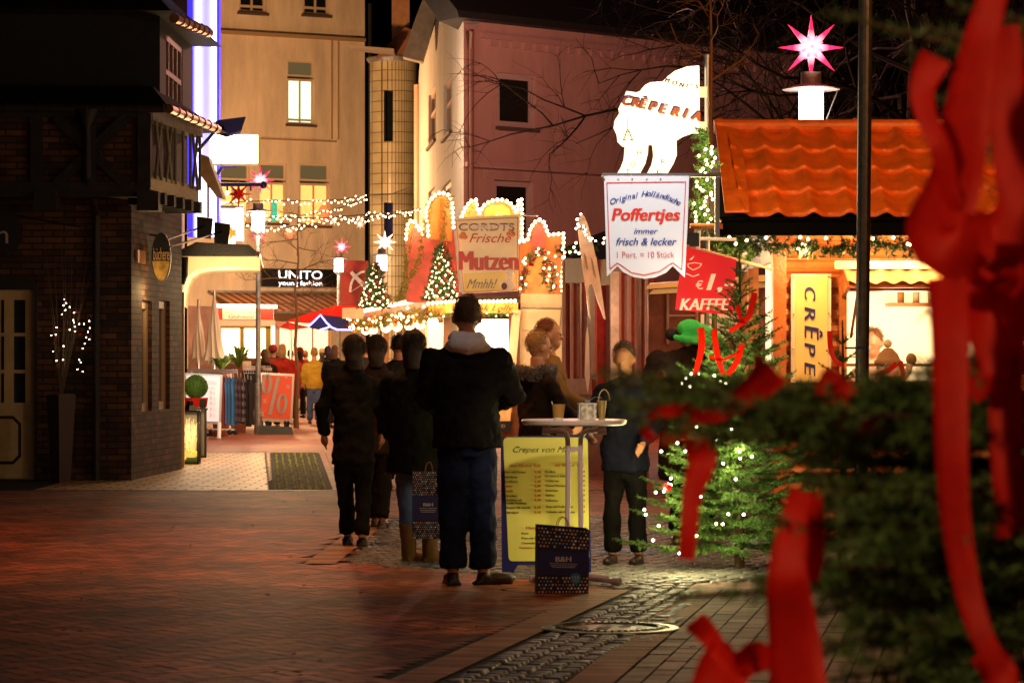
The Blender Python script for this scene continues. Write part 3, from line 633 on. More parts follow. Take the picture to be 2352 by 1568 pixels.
# goods in the lit windows
it = MB(); q = hl[4]; A.box(it, q[0]+.45, q[0]+.62, q[2]+.05, q[2]+.7, -.09, -.05); it.build('window_display', mat('teal display', (.05, .5, .35), .5, emit=(.05, .7, .4), es=.5), b)
it = MB(); q = hl[5]; it.ball(A.p(q[1]-.18, q[2]+.35, -.05), (.16, .05, .28)); it.build('window_lantern', mat('orange paper lantern', (.8, .2, .05), .5, emit=(1, .25, .08), es=.7), b)
it = MB(); q = hl[5]; it.loft([(A.p(q[0]+.3, 0).x, A.p(0, 0).y+1.5, q[2]+.05, .05, .03), (A.p(q[0]+.3, 0).x, A.p(0, 0).y+1.5, q[2]+.5, .03, .02)]);
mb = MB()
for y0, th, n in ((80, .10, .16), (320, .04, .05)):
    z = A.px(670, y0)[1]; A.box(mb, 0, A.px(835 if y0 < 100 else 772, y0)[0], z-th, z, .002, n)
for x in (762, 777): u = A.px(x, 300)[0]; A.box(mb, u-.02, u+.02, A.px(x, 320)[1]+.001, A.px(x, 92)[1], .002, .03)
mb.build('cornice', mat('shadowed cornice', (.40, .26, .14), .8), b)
mb = MB(); mb.tube([A.p(A.L+.12, 0, .1), A.p(A.L+.12, 12, .1)], .06); mb.build('downpipe', 'dark', b)
# person behind the lit office window
# shop fascia sign
r_ = A.rect(597, 618, 776, 659)
t = thing('shop_fascia', A.p(r_[0], r_[2], .1), 'long black shop fascia with glowing white two line lettering above the striped awning', 'sign')
mb = MB(); A.box(mb, *r_, .01, .16); mb.build('panel', mat('fascia black', (.01, .011, .014), .4), t)
ml = glow('lit white letters', (1, .98, .95), 2.6)
for body, x0, x1, yb, cp in (('UNITO', 634, 734, 640, 19), ('young fashion', 634, 734, 655, 10.5)):
    u0, z = A.px(x0, yb); u1 = A.px(x1, yb)[0]; text(body, A.p((u0+u1)/2, z, .175), u1-u0, cp/78, ml, t, U=A.U)
# awning with stripes
t = thing('striped_awning', A.p(1, 3, .5), 'red and cream striped awning stretched out below the black fascia', 'awning')
mr, mw = mat('awning red stripe', (.55, .10, .03), .7, trans=.3), mat('awning cream stripe', (.80, .62, .36), .7, trans=.3)
u0, z1 = A.px(483, 673); u1 = A.px(776, 678)[0]; z0 = A.px(640, 716)[1]; n = 30; dx = (u1-u0)/n
top = A.px(640, 676)[1]
for k in range(n):
    mb = MB(); a_ = u0+k*dx; mb.hexa([A.p(a_, top, .15), A.p(a_+dx, top, .15), A.p(a_+dx+.35, z0, 1.5), A.p(a_+.35, z0, 1.5)], [A.p(a_, top+.02, .15), A.p(a_+dx, top+.02, .15), A.p(a_+dx+.35, z0+.02, 1.5), A.p(a_+.35, z0+.02, 1.5)]); mb.build('stripe', mr if k % 2 else mw, t)
mb = MB(); A.box(mb, u0-.1, u1, top+.02, top+.09, .05, .3); A.box(mb, u0+.3, u1+.4, z0-.06, z0-.002, 1.44, 1.52); mb.build('rail', 'zinc', t); light(P(620, 660, 82.0), 260, (1, .60, .35), .3)  # fill light added in front of the awning
# red banner with crossbow
bb = A.rect(778, 597, 846, 705); q0 = P(778, 651, 84)
t = thing('crossbow_banner', P(811, 650, 84), 'dark red wall banner showing a white crossbow beside the fascia', 'banner')
plate([(778, 597), (846, 599), (846, 705), (778, 706)], 84, .05, 'cloth', mat('dark red banner', (.26, .015, .008), .7, var=.08), t)
def strip_px(pts, wpx, d, th, name, m, par):
    mb = MB()
    for (x0, y0), (x1, y1) in zip(pts, pts[1:]):
        v = Vector((x1-x0, y1-y0)).normalized(); n = Vector((-v.y, v.x))*wpx/2
        mb.prism([P(x0+n.x, y0+n.y, d), P(x1+n.x, y1+n.y, d), P(x1-n.x, y1-n.y, d), P(x0-n.x, y0-n.y, d)], (0, th, 0))
    return mb.build(name, m, par)
mwm = mat('matt white print', (.70, .62, .55), .6)
strip_px([(804, 670), (806, 655), (809, 645), (813, 638), (820, 631), (830, 625), (845, 622)], 5, 83.97, .01, 'bow', mwm, t)
strip_px([(806, 625), (845, 665)], 9, 83.94, .01, 'stock', mwm, t); strip_px([(804, 671), (845, 645)], 1.2, 83.96, .005, 'bowstring', mwm, t)

# round tiled stair tower
d = 84.0; s = F/d; c = P(905, 828, d+.7)
m_tile = brickmat('glazed yellow tile', (.56, .48, .28), (.50, .43, .25), (.12, .08, .04), .105, .29, .012, .3, .4, dirt=.12)
# tiles run round the tower: stack bond
nt = m_tile.node_tree
for n_ in nt.nodes:
    if n_.type == 'TEX_BRICK': n_.offset = 0
b = thing('stair_tower', V(c.x, c.y, 0), 'round stair tower faced with glazed yellow tiles between the two buildings', 'tower')
R = 56/s; zt = P(0, 140, d).z
wins = [P(0, 325, d).z, P(0, 207, d).z, P(0, 548, d).z, P(0, 465, d).z]; a0, a1 = -math.pi*.5-.42, -math.pi*.5-.02
mb = MB(); K = 64; zsr = [0, wins[2], wins[3], wins[0], wins[1], zt]; gap = {1, 3}
angs = [i*2*math.pi/K for i in range(K)]
for zi in range(5):
    for i in range(K):
        am = (i+.5)*2*math.pi/K-2*math.pi
        if zi in gap and a0 < am < a1: continue
        p_, q_ = angs[i], (i+1)*2*math.pi/K
        mb.quad((c.x+R*math.cos(p_), c.y+R*math.sin(p_), zsr[zi]), (c.x+R*math.cos(q_), c.y+R*math.sin(q_), zsr[zi]), (c.x+R*math.cos(q_), c.y+R*math.sin(q_), zsr[zi+1]), (c.x+R*math.cos(p_), c.y+R*math.sin(p_), zsr[zi+1]))
mb.build('wall', m_tile, b)
for z0, z1 in ((wins[0], wins[1]), (wins[2], wins[3])):
    xm = c.x+R*math.cos((a0+a1)/2); mb = MB(); mb.box((xm-.02, c.y-R+.38, (z0+z1)/2), (.5, .06, z1-z0+.1)); o = mb.build('window', mat('brown window surround', (.25, .15, .06), .6), b)
    mb = MB(); mb.box((xm+.04, c.y-R+.34, (z0+z1)/2), (.24, .02, z1-z0)); mb.build('pane', 'glassdark', o)
mb = MB(); mb.loft([(c.x, c.y, zt, R*1.05, R*1.05), (c.x, c.y, zt+.1, R*1.14, R*1.14), (c.x, c.y, zt+.14, R*1.14, R*1.14)], 32); mb.build('eaves_gutter', 'zinc', b)
mb = MB(); mb.prism([P(862, 133, d), P(948, 133, d), P(948, 70, d), P(930, 62, d)], (0, 1.5, 0)); mb.build('roof', mat('brown tiled roof', (.22, .08, .03), .7, var=.2, vs=5), b)
mb = MB(); mb.prism([P(800, 104, d-1), P(905, 112, d-1), P(905, 120, d-1), P(800, 108, d-1)], (0, 1, 0)); mb.build('canopy_edge', mat('grey sheet', (.35, .28, .22), .6), b)
mb = MB(); mb.box(P(921, 50, d+.5), (.5, .5, 1.6)); mb.build('dormer', mat('brown timber dormer', (.35, .17, .08), .6, var=.2), b)
# white and pink gabled house
m_white = facade_mat('off white render', (.60, .57, .52), .10); m_pink = facade_mat('pink brick render', (.52, .30, .25), .12)
b = thing('pink_house', (-1, 61, 0), 'tall house with an off white gable side and a dull pink street front', 'house')
Sg = Fr(((958-CX)/F*79, 79), (-.971, 60)); Pg = Fr((-.971, 60), (6.4, 67)); zE = Pg.px(1080, 58)[1]
hs = [Sg.rect(984, 205, 1001, 330), Sg.rect(1019, 182, 1038, 310), Sg.rect(984, 435, 998, 520), Sg.rect(1016, 420, 1036, 500)]
mb = MB(); Sg.wall(mb, 0, Sg.L, 0, zE, hs, .2); mb.prism([Sg.p(0, zE), Sg.p(Sg.L, zE), Sg.p(Sg.L*.45, zE+6)], Sg.N*-.3); mb.build('gable_wall', m_white, b)
for h in hs: Sg.window(b, h, mat('pale pink frame', (.5, .36, .28), .6), 'glassdark', 2, (.6,), .1, .12, sl)
hp = [Pg.rect(1143, 170, 1231, 293), Pg.rect(1136, 415, 1226, 545)]
mb = MB(); Pg.wall(mb, 0, Pg.L, 0, zE+.1, hp, .25); mb.build('front_wall', m_pink, b)
for h in hp: Pg.window(b, h, mat('dim pink frame', (.52, .38, .34), .6), mat('brown dark glass', (.02, .018, .014), .08), 1, (), .12, .12, sl)
mb = MB(); z = Pg.px(1080, 376)[1]; Pg.box(mb, 0.02, Pg.L, z-.07, z+.03, .002, .09); k = 0
z2 = Pg.px(1100, 88)[1]
for i in range(30): Pg.box(mb, .7+i*.32, .86+i*.32, z2-.14, z2, .002, .06)
Pg.box(mb, .4, Pg.L, z2+.001, z2+.1, .002, .1); mb.build('string_course', mat('pink moulding', (.5, .29, .26), .7), b)
mb = MB(); zr = zE+.1; mb.hexa([Pg.p(-.45, zr-.02, .35), Pg.p(Pg.L+1, zr-.02, .35), Pg.p(Pg.L+1, zr-.02, -8), Pg.p(-.2, zr-.02, -.5)], [Pg.p(-.5, zr+.12, .35), Pg.p(Pg.L+1, zr+.12, .35), Pg.p(Pg.L+1, zr+6, -6), Pg.p(-.5, zr+6, -6)]); mb.build('roof', m_roof, b)
mb = MB(); mb.tube([Pg.p(.1, 0, .12), Pg.p(.1, zE-.5, .12), Pg.p(-.05, zE-.15, .3)], .05); mb.build('downpipe', mat('brown downpipe', (.22, .10, .07), .5), b)
mb = MB(); mb.prism([P(925, 131, 70), P(970, 142, 70), P(1012, 0, 70), P(1030, -80, 70), P(1000, -80, 70), P(948, 60, 70)], (0, .6, 0)); mb.build('barge_board', mat('grey barge board', (.38, .33, .27), .7, var=.2), b)
mb = MB(); x_ = P(957, 400, 78); mb.tube([V(x_.x, 78, 0), V(x_.x, 78, 8.6)], .07); mb.build('rain_pipe', mat('pink pipe', (.55, .36, .26), .5), b)
# dark building behind the bare trees
D = Fr((5.9, 78), (22, 84)); b = thing('dark_brown_building', (12, 80, 0), 'very dark brown building hardly visible behind bare branches above the crepe stall roof', 'building')
hd = [D.rect(1890+i*0, 0, 1925, 30) if False else D.rect(1700+210*i, -60, 1760+210*i, 28) for i in range(4)]
mb = MB(); D.wall(mb, 0, D.L, 0, 16, hd, .2); mb.build('wall', mat('dark brown render', (.06, .028, .024), .9, var=.3, vs=1), b)
for h in hd: D.window(b, h, mat('dim brown frame', (.10, .05, .035), .7), 'glassdark', 2, (), .1, .1)

# ------------------------------------------------------------------ street lamps, stars, light strings
m_diff = glow('lamp diffuser', (1, .95, .92), 14)
def lamp(x, y, d, yb, lb, k=1, e=130):
    base = P(x, y, d); c = V(base.x, d, 0); z = base.z; t = thing('street_lamp', c, lb, 'street lamp', 'street lamps of the alley')
    mb = MB(); mb.loft([(c.x, d, 0, .075, .075), (c.x, d, .95, .075, .075), (c.x, d, .98, .052, .052), (c.x, d, z-.45*k, .045, .045)], 12); mb.build('post', 'zinc', t, smooth=False)
    mb = MB(); mb.loft([(c.x, d, z-.36*k, .12, .12), (c.x, d, z-.01, .12, .12)], 16); mb.build('diffuser', m_diff, t)
    mb = MB(); mb.loft([(c.x, d, z-.45*k, .05, .05), (c.x, d, z-.37*k, .125, .125), (c.x, d, z-.362*k, .125, .125)], 16); mb.build('collar', 'zinc', t)
    mb = MB(); mb.loft([(c.x, d, z, .28*k, .28*k), (c.x, d, z+.012, .28*k, .28*k), (c.x, d, z+.06, .1, .1), (c.x, d, z+.17, .1, .1)], 24); mb.build('hat', mat('lamp hat', (.16, .13, .13), .4), t)
    mb = MB(); mb.tube([(c.x+.26*k, d, z), (c.x+.14, d-.05, z-.3*k)], .006); mb.build('cable', 'wire', t)
    light((c.x, d-.45, z-.25), e, (1, .74, .52), .15, t)
    return t
lamp(593, 487, 57, 0, 'grey street lamp with a red star on its flat hat beside the clothes rack')
lamp(778, 594, 82, 0, 'grey street lamp with a pink star at the far end by the crossbow banner', e=60)
lamp(877, 587, 71, 0, 'street lamp with a white star standing by the lit christmas tree of the booth', e=14)
lamp(1863, 207, 29, 0, 'street lamp with a large pink star standing behind the orange tiled roof')
def starmat(name, core, tip, s, rin=.25):
    m = mat(name, tip, .4); nt = m.node_tree; tc = nt.nodes.new('ShaderNodeTexCoord'); ln = nt.nodes.new('ShaderNodeVectorMath'); ln.operation = 'LENGTH'
    nt.links.new(tc.outputs['Object'], ln.inputs[0]); mr = nt.nodes.new('ShaderNodeMapRange'); mr.inputs[1].default_value = rin*.25; mr.inputs[2].default_value = rin; nt.links.new(ln.outputs['Value'], mr.inputs[0])
    mx = nt.nodes.new('ShaderNodeMix'); mx.data_type = 'RGBA'; mx.inputs[6].default_value = (*[v*1.9 for v in core], 1); mx.inputs[7].default_value = (*tip, 1); nt.links.new(mr.outputs[0], mx.inputs[0])
    b = nt.nodes['Principled BSDF']; nt.links.new(mx.outputs[2], b.inputs['Emission Color']); b.inputs['Emission Strength'].default_value = s; m.cycles.emission_sampling = 'NONE'; return m
def star(x, y, d, rpx, lb, core=(1, .55, .6), tip=(1, .012, .10), s=1.3, tilt=0, unlit=False):
    c = P(x, y, d); R = rpx/F*d; t = thing('star_lantern', c, lb, 'star', 'folded paper star lanterns'); mb = MB()
    dirs = [V(math.sin(a), 0, math.cos(a)) for a in [k*math.pi/4+tilt for k in range(8)]]
    for k in range(8):
        a = (k+.5)*math.pi/4+tilt
        for sg in (-1, 1): dirs.append(V(math.sin(a)*.72, sg*.7, math.cos(a)*.72))
    dirs += [V(0, 1, 0), V(0, -1, 0)]
    for i, dd in enumerate(dirs):
        L = R*(1 if i < 8 else .5); dd = dd.normalized(); u = dd.orthogonal().normalized(); u = (V(0, 1, 0)+u*0).normalized() if i < 8 else u; v = dd.cross(u).normalized(); wdt = R*.13
        q = [dd*R*.1+(u+v)*wdt, dd*R*.1+(v-u)*wdt, dd*R*.1-(u+v)*wdt, dd*R*.1+(u-v)*wdt]
        mb.add([c+p for p in q]+[c+dd*L], [(0, 1, 4), (1, 2, 4), (2, 3, 4), (3, 0, 4), (3, 2, 1, 0)])
    mb.build('star_shell', M['starred'] if unlit else starmat('star glow', core, tip, s, R*.55), t)
    return t
star(598, 414, 57, 34, 'bright pink star on the hat of the street lamp beside the clothes rack'); star(548, 446, 52, 34, 'deep red unlit star under the blue iron arm', unlit=True)
star(593, 541, 66, 25, 'small pink star glowing behind the post of the nearest alley lamp', s=.9); star(665, 536, 78, 13, 'tiny red star hanging among the bare twigs over the alley', core=(1, .2, .1), tip=(1, .05, .03), s=.6)
star(785, 567, 82, 22, 'pink star above the far street lamp by the crossbow banner'); star(884, 556, 71, 27, 'brilliant white star above the lamp by the booth', core=(1, .95, .85), tip=(1, .72, .45), s=4)
t = star(1863, 110, 29, 76, 'large pink star glowing on the lamp behind the orange tiled roof')
MB().tube([P(1863, 150, 29), P(1863, 182, 29)], .012).build('stem', mat('red stem', (.6, .02, .03), .4, emit=(1, .02, .06), es=.6), t); MB().tube([P(1852, 183, 29), P(1862, 158, 29), P(1875, 183, 29)], .006).build('wire_stand', 'wire', t)
light(P(1863, 110, 28.6), 2, (1, .1, .15), .1)
for x, y, lb in ((768, 507, 'small white star hanging from the upper light string before the yellow window'), (827, 515, 'small white star on the lower light string beside the corner of the beige building')): star(x, y, 66, 13, lb, core=(1, .8, .6), tip=(.9, .6, .35), s=.8)
def lstring(pts, n, lb, d0, d1, jit=3):
    path = [P(x, y, d0+(d1-d0)*i/(len(pts)-1)) for i, (x, y) in enumerate(pts)]
    t = thing('light_string', path[0], lb, 'light string', 'light strings across the alley'); q = []
    L = sum((b_-a_).length for a_, b_ in zip(path, path[1:])); q = resample(path, L/n)
    MB().tube(path, .012, 5).build('cable', 'wire', t)
    bulbs(t, [p+V(0, random.uniform(-.05, .05), random.uniform(-.09, .04)) for p in q], .020)
lstring([(500, 470), (560, 463), (640, 461), (720, 462), (790, 458), (840, 450)], 42, 'upper light string of warm bulbs crossing to the corner of the beige building', 55, 84)
lstring([(640, 500), (700, 494), (760, 484), (810, 466), (842, 452)], 26, 'light string rising steeply in front of the yellow lit windows', 58, 84)
lstring([(560, 497), (640, 500), (740, 501), (840, 493), (900, 488), (966, 480)], 48, 'long light string reaching to the pipe beside the yellow tiled tower', 55, 72)
lstring([(560, 522), (640, 524), (700, 516), (780, 507), (850, 500), (966, 483)], 46, 'lowest light string sagging above the bare alley tree', 55, 72)
MB().tube([P(845, 448, 84), P(900, 446, 80), P(968, 420, 79)], .012, 5).build('cable', 'wire', thing('overhead_cable', P(845, 448, 84), 'thin black cable sagging in front of the yellow tiled tower', 'cable'))

# ------------------------------------------------------------------ bare trees
def bare(base, h, lb, depth=4, r0=.12, spread=.6, up=.35, first=.35, seed=1, nb=9, droop=0, mt='barkd', lean=(0, 0)):
    rnd = random.Random(seed); t = thing('bare_tree', base, lb, 'tree'); tr = MB(); cr = MB()
    def grow(p, d, L, r, lv):
        n = 4; path = [p]; q = p.copy(); dd = d.copy()
        for i in range(n):
            dd = (dd+V(rnd.gauss(0, .16), rnd.gauss(0, .16), rnd.gauss(0, .12)-droop*(.5+.5*(lv < 2)))).normalized(); q = q+dd*(L/n); path.append(q.copy())
        cr.tube(path, [r*(1-.6*i/n) for i in range(n+1)], 5 if lv > 1 else 3, False)
        if lv <= 0: return
        for k in range(rnd.randint(4, 6)):
            i = rnd.randint(1, n); o = d.orthogonal().normalized(); o.rotate(Matrix.Rotation(rnd.uniform(0, 6.28), 3, d))
            grow(path[i], (dd*.8+o*rnd.uniform(.5, 1.0)+V(0, 0, .12)).normalized(), L*rnd.uniform(.45, .7), r*.5, lv-1)
    top = base+V(lean[0], lean[1], h); path = [base.lerp(top, i/8)+V(rnd.gauss(0, .015)*h*.3, 0, 0) for i in range(9)]
    tr.tube(path, [r0*(1-.85*i/8) for i in range(9)], 10); tr.build('trunk', mt, t)
    for k in range(nb):
        f = first+(1-first)*k/nb; a = k*2.4+rnd.random(); p = base.lerp(top, f); L = h*spread*(1-.55*f)*rnd.uniform(.7, 1.1)
        grow(p, V(math.cos(a), math.sin(a), up).normalized(), L, r0*.45*(1-.6*f), depth-1)
    cr.build('crown', mt, t); return t
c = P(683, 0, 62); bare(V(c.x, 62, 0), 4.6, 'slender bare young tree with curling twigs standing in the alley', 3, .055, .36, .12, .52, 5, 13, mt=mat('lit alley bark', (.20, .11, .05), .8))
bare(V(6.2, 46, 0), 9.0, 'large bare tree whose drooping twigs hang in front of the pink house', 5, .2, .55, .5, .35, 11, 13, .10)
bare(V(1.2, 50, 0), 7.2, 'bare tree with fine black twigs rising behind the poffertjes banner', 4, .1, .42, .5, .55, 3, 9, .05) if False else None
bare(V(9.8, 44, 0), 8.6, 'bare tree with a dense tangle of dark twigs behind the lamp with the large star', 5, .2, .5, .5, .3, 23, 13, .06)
c = P(1627, 0, 27); bare(V(c.x+.02, 27, 0), 5.6, 'thin bare sapling whose tip shows above the steel sign pole', 3, .035, .16, .8, .70, 9, 9, mt=mat('sapling bark', (.28, .13, .05), .8))

# ------------------------------------------------------------------ fairground sweets booth
def cx_(x): return 803.9+.3662*x
def cy_(y): return 401.9+.3662*y
def cp(pts): return [(cx_(x), cy_(y)) for x, y in pts]
m_or = mat('orange ornate board', (.62, .22, .05), .35, var=.35, vs=3); m_rp = mat('red pink ornate board', (.60, .10, .09), .3, var=.3, vs=3); m_yb = mat('yellow fascia', (.80, .50, .08), .45)
m_cw = mat('cream booth panel', (.78, .62, .38), .35, var=.08); m_rl = mat('dark red lettering', (.42, .02, .015), .5); m_wood = mat('varnished brown boards', (.30, .13, .05), .4, var=.4, vs=3)
bo = thing('sweets_booth', (0, 53, 0), 'long fairground sweets booth with ornate bulb lined gables and an open glowing counter', 'market booth')
Bs = Fr((-3.58, 70), (-1.18, 52)); Bf = Fr((-1.18, 52), (1.3, 52))
mb = MB(); Bs.box(mb, 0, Bs.L, 0, 1.15, -.2, 0); Bf.box(mb, .15, 2.2, 0, .95, -.3, 0); Bs.box(mb, 0, Bs.L, 2.15, 2.42, -.3, -.02); mb.build('lower_wall', m_wood, bo)
mb = MB(); Bs.box(mb, 0, Bs.L-.1, .9, 2.2, -2.2, -2.15); mb.build('back_wall', mat('warm board interior', (.5, .22, .08), .5, var=.5, vs=2), bo)
for k in range(7):
    mb = MB(); u = .1+k*Bs.L/6.15; Bs.box(mb, u-.06, u+.06, 1.15, 2.15, -.14, -.02); mb.build('post', m_wood, bo)
mb = MB(); mb.hexa([Bs.p(0, 2.46, -.1), Bs.p(Bs.L, 2.46, -.1), (1.4, 52.1, 2.46), (1.4, 70, 2.46)], [Bs.p(0, 2.52, -.1), Bs.p(Bs.L, 2.52, -.1), (1.4, 52.1, 2.52), (1.4, 70, 2.52)]); mb.build('roof', 'dark', bo)
f1 = MB(); Bs.box(f1, 0, Bs.L-.02, 2.30, 2.50, .02, .12); f1.build('side_fascia', mat('pinkish fascia', (.6, .25, .12), .4, var=.4, vs=2), bo)
plate([(1022, 694), (1190, 694), (1190, 719), (1022, 719)], 51.85, .1, 'front_fascia', m_yb, bo)
plate([(984, 702), (1022, 698), (1022, 722), (984, 726)], 51.9, .1, 'corner_fascia', m_yb, bo)
ptext('iak Lolly', 1094, 1180, 713, 12, 51.8, m_rl, bo, shear=.4, bold=.02); ptext('Zuniak', 1040, 1088, 713, 12, 51.8, m_rl, bo, shear=.4, bold=.02); ptext('syndly', 995, 1018, 714, 8, 51.85, m_rl, bo, shear=.3)
mb = MB(); mb.box(P(1130, 820, 53.4), (.75, .05, 1.35)); mb.build('lit_interior', glow('bright booth interior', (1, .80, .50), 6), bo)
mb = MB(); mb.box(P(1000, 780, 53.2), (.3, .05, .6)); mb.build('lit_interior', glow('warm booth interior', (1, .58, .22), 3), bo)
plate([(1177, 712), (1196, 712), (1176, 950), (1158, 905)], 51.8, .04, 'hinged_panel', m_cw, bo)
plate([(1196, 674), (1292, 676), (1294, 910), (1194, 910)], 52, .3, 'cream_wall', m_cw, bo)
plate([(1199, 709), (1288, 712), (1284, 760), (1199, 757)], 51.95, .03, 'wall_panel', m_cw, bo)
plate([(1196, 704), (1292, 705), (1292, 708), (1196, 707)], 51.93, .05, 'trim', 'zinc', bo)
plate([(1168, 712), (1176, 712), (1176, 1000), (1166, 1000)], 52.05, .2, 'corner_post', mat('rust red post', (.25, .05, .02), .5), bo)
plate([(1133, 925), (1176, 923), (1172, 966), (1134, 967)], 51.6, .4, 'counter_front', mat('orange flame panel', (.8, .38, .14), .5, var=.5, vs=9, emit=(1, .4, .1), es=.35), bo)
t = thing('cardboard_box', P(1152, 985, 51.5), 'black crate with pale lettering standing under the orange flame panel', 'box')
plate([(1132, 968), (1177, 967), (1173, 991), (1132, 991)], 51.5, .35, 'crate', 'black', t); ptext('RAND', 1134, 1160, 982, 8, 51.48, mat('pale print', (.5, .4, .3), .5), t)
# ornate gables
def gable(pts, d, m, nm='gable_board'): return plate(pts, d, .08, nm, m, bo)
g1 = cp([(350, 800), (365, 560), (345, 420), (358, 310), (400, 282), (430, 330), (462, 385), (480, 330), (470, 240), (490, 180), (520, 135), (570, 105), (620, 125), (642, 170), (648, 340), (660, 450), (690, 800)])
gable(g1, 53.2, m_rp)
gable(cp([(500, 400), (505, 200), (540, 140), (600, 125), (632, 180), (640, 420)]), 53.1, m_or, 'ornate_column'); gable(cp([(560, 400), (565, 150), (590, 150), (585, 400)]), 53.05, mat('glossy red brown flute', (.4, .12, .03), .15), 'flute')
gable(cp([(690, 330), (700, 250), (735, 175), (785, 152), (806, 240), (812, 262), (850, 182), (905, 152), (960, 152), (1020, 185), (1042, 235), (1050, 160), (1075, 148), (1085, 260), (1085, 420), (700, 420)]), 53.0, m_or)
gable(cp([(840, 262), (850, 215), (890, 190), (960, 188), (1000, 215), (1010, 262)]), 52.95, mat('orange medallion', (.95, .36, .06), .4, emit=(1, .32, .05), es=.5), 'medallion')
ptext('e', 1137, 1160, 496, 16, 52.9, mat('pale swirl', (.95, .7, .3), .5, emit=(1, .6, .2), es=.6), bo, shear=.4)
gable(cp([(1060, 760), (1062, 415), (1115, 408), (1130, 330), (1150, 295), (1185, 275), (1225, 300), (1245, 370), (1345, 365), (1345, 560), (1342, 760)]), 53.3, m_or)
gable(cp([(1140, 460), (1148, 340), (1185, 300), (1215, 335), (1225, 460)]), 53.2, m_rp, 'ornate_panel')
gable(cp([(1095, 760), (1095, 560), (1130, 500), (1190, 480), (1240, 520), (1260, 600), (1260, 760)]), 53.25, mat('golden arch panel', (.75, .38, .08), .3, var=.4, vs=4), 'ornate_panel')
mb = MB(); mb.prism([P(x, y, 53.3) for x, y in cp([(1062, 740), (1345, 750), (1345, 800), (1062, 800)])], (0, .2, 0)); mb.build('cornice', m_cw, bo)
def outline(pts, d, step=.085, nm='bulb_chain', r=.033):
    q = resample([P(x, y, d) for x, y in pts], step); v, f = ico()
    c = thing('bulb_chain', q[0], nm, 'light chain', 'bulb chains edging the booth')
    MB().tube([P(x, y, d+.03) for x, y in pts], .012, 4).build('cable', 'wire', c); bulbs(c, q, r, 'bulb')
    for i in range(len(q)//4, len(q), max(1, len(q)//2)): light(q[i]+V(0, -.3, 0), 5, (1, .6, .28), .1, c)
outline(cp([(352, 400), (358, 320), (375, 290), (400, 285), (425, 330), (458, 375)]), 53.0, nm='bulb chain around the small peak at the far end of the booth')
outline(cp([(490, 380), (488, 310), (474, 240), (492, 185), (520, 135), (570, 108), (615, 125), (640, 170), (645, 250), (650, 345)]), 52.95, nm='bulb chain over the tallest gable of the booth')
outline(cp([(700, 262), (725, 205), (755, 165), (790, 155), (806, 240)]), 52.9, nm='bulb chain over the small gable beside the orange medallion')
outline(cp([(812, 240), (835, 195), (880, 163), (945, 153), (1000, 170), (1035, 215), (1045, 240), (1058, 155), (1075, 150), (1080, 260), (1078, 400)]), 52.85, nm='bulb chain arching over the orange medallion')
outline(cp([(1062, 418), (1112, 412), (1132, 335), (1160, 295), (1190, 280), (1220, 300), (1242, 375), (1340, 368), (1338, 560), (1325, 690), (1345, 775)]), 52.8, nm='bulb chain around the wreathed gable of the booth')
outline([(984, 697), (1040, 692), (1110, 693), (1184, 691)], 51.7, .075, 'bulb chain along the yellow front fascia')
outline([(1030+0, 690), (1032, 690)], 52, .1, 'single bulb pair on the fascia corner') if False else None
q = [Bs.p(u, 2.52, .14) for u in (0, Bs.L*.5, Bs.L)]
c = thing('bulb_chain', q[0], 'bulb chain running away along the long side fascia of the booth', 'light chain', 'bulb chains edging the booth'); MB().tube(q, .015, 4).build('cable', 'wire', c); bulbs(c, resample(q, .19), .038)
for u in (2, 7, 12, 16): light(Bs.p(u, 2.0, .5), 45, (1, .50, .16), .15)
for u in (4, 9, 14): light(Bs.p(u, 1.9, -1), 34, (1, .50, .2), .15)
light(P(1120, 790, 51.0), 40, (1, .70, .40), .2); light(P(1240, 640, 50.5), 45, (1, .5, .2), .2); light(P(1000, 600, 50.5), 30, (1, .4, .15), .2)  # bare fills added before the booth front and gables
tl = thing('lamp_row', Bs.p(9, 2.1, .1), 'row of bright globe lamps under the long side fascia of the booth', 'lamps')
for u in (3, 5, 8, 10.5, 13, 15, 17.2): MB().ball(Bs.p(u, 2.08, .1), .10, seg=6).build('globe', glow('globe lamp', (1, .66, .30), 8), tl)
# garlands of the booth
def gl(path, r, lb, m='needle', per=220, baub=None):
    t = thing('fir_garland', path[0], lb, 'garland', 'garlands on the booth and stalls'); garland(path, r, per, 'greenery', t, m)
    if baub: q = resample(path, baub); bulbs(t, [p+V(random.uniform(-r, r)*.7, -r*.6, random.uniform(-r, r)*.7) for p in q], r*.32, 'bulbred', 'bauble'); bulbs(t, [p+V(random.uniform(-r, r), -r*.7, random.uniform(-r, r)) for p in q], r*.2, 'bulb')
m_tin = mat('gold green tinsel', (.30, .26, .04), .3, island=.6)
M['tinsel'] = m_tin
gl([P(x, y, 52.7) for x, y in cp([(505, 180), (480, 270), (455, 400), (430, 520), (390, 620), (340, 740), (295, 810)])], .10, 'tinsel garland falling steeply from the tallest gable to the booth roof', 'tinsel')
gl([P(x, y, 52.75) for x, y in cp([(375, 300), (385, 400), (355, 520), (345, 620), (320, 720), (290, 800)])], .09, 'outer tinsel garland hanging from the small peak of the booth', 'tinsel')
gl([P(x, y, 52.6) for x, y in cp([(625, 145), (600, 230), (585, 330), (575, 420)])], .10, 'tinsel garland draped over the tallest gable column', 'tinsel')
gl([P(x, y, 52.7) for x, y in cp([(770, 165), (765, 210), (740, 255)])], .07, 'short tinsel garland behind the mutzen sign', 'tinsel')
gl([P(x, y, 52.4) for x, y in cp([(1085, 690), (1100, 600), (1130, 520), (1180, 475), (1220, 510), (1225, 600), (1215, 680)])], .11, 'fir garland arch with red baubles on the end gable of the booth', 'needled', 220, .09)
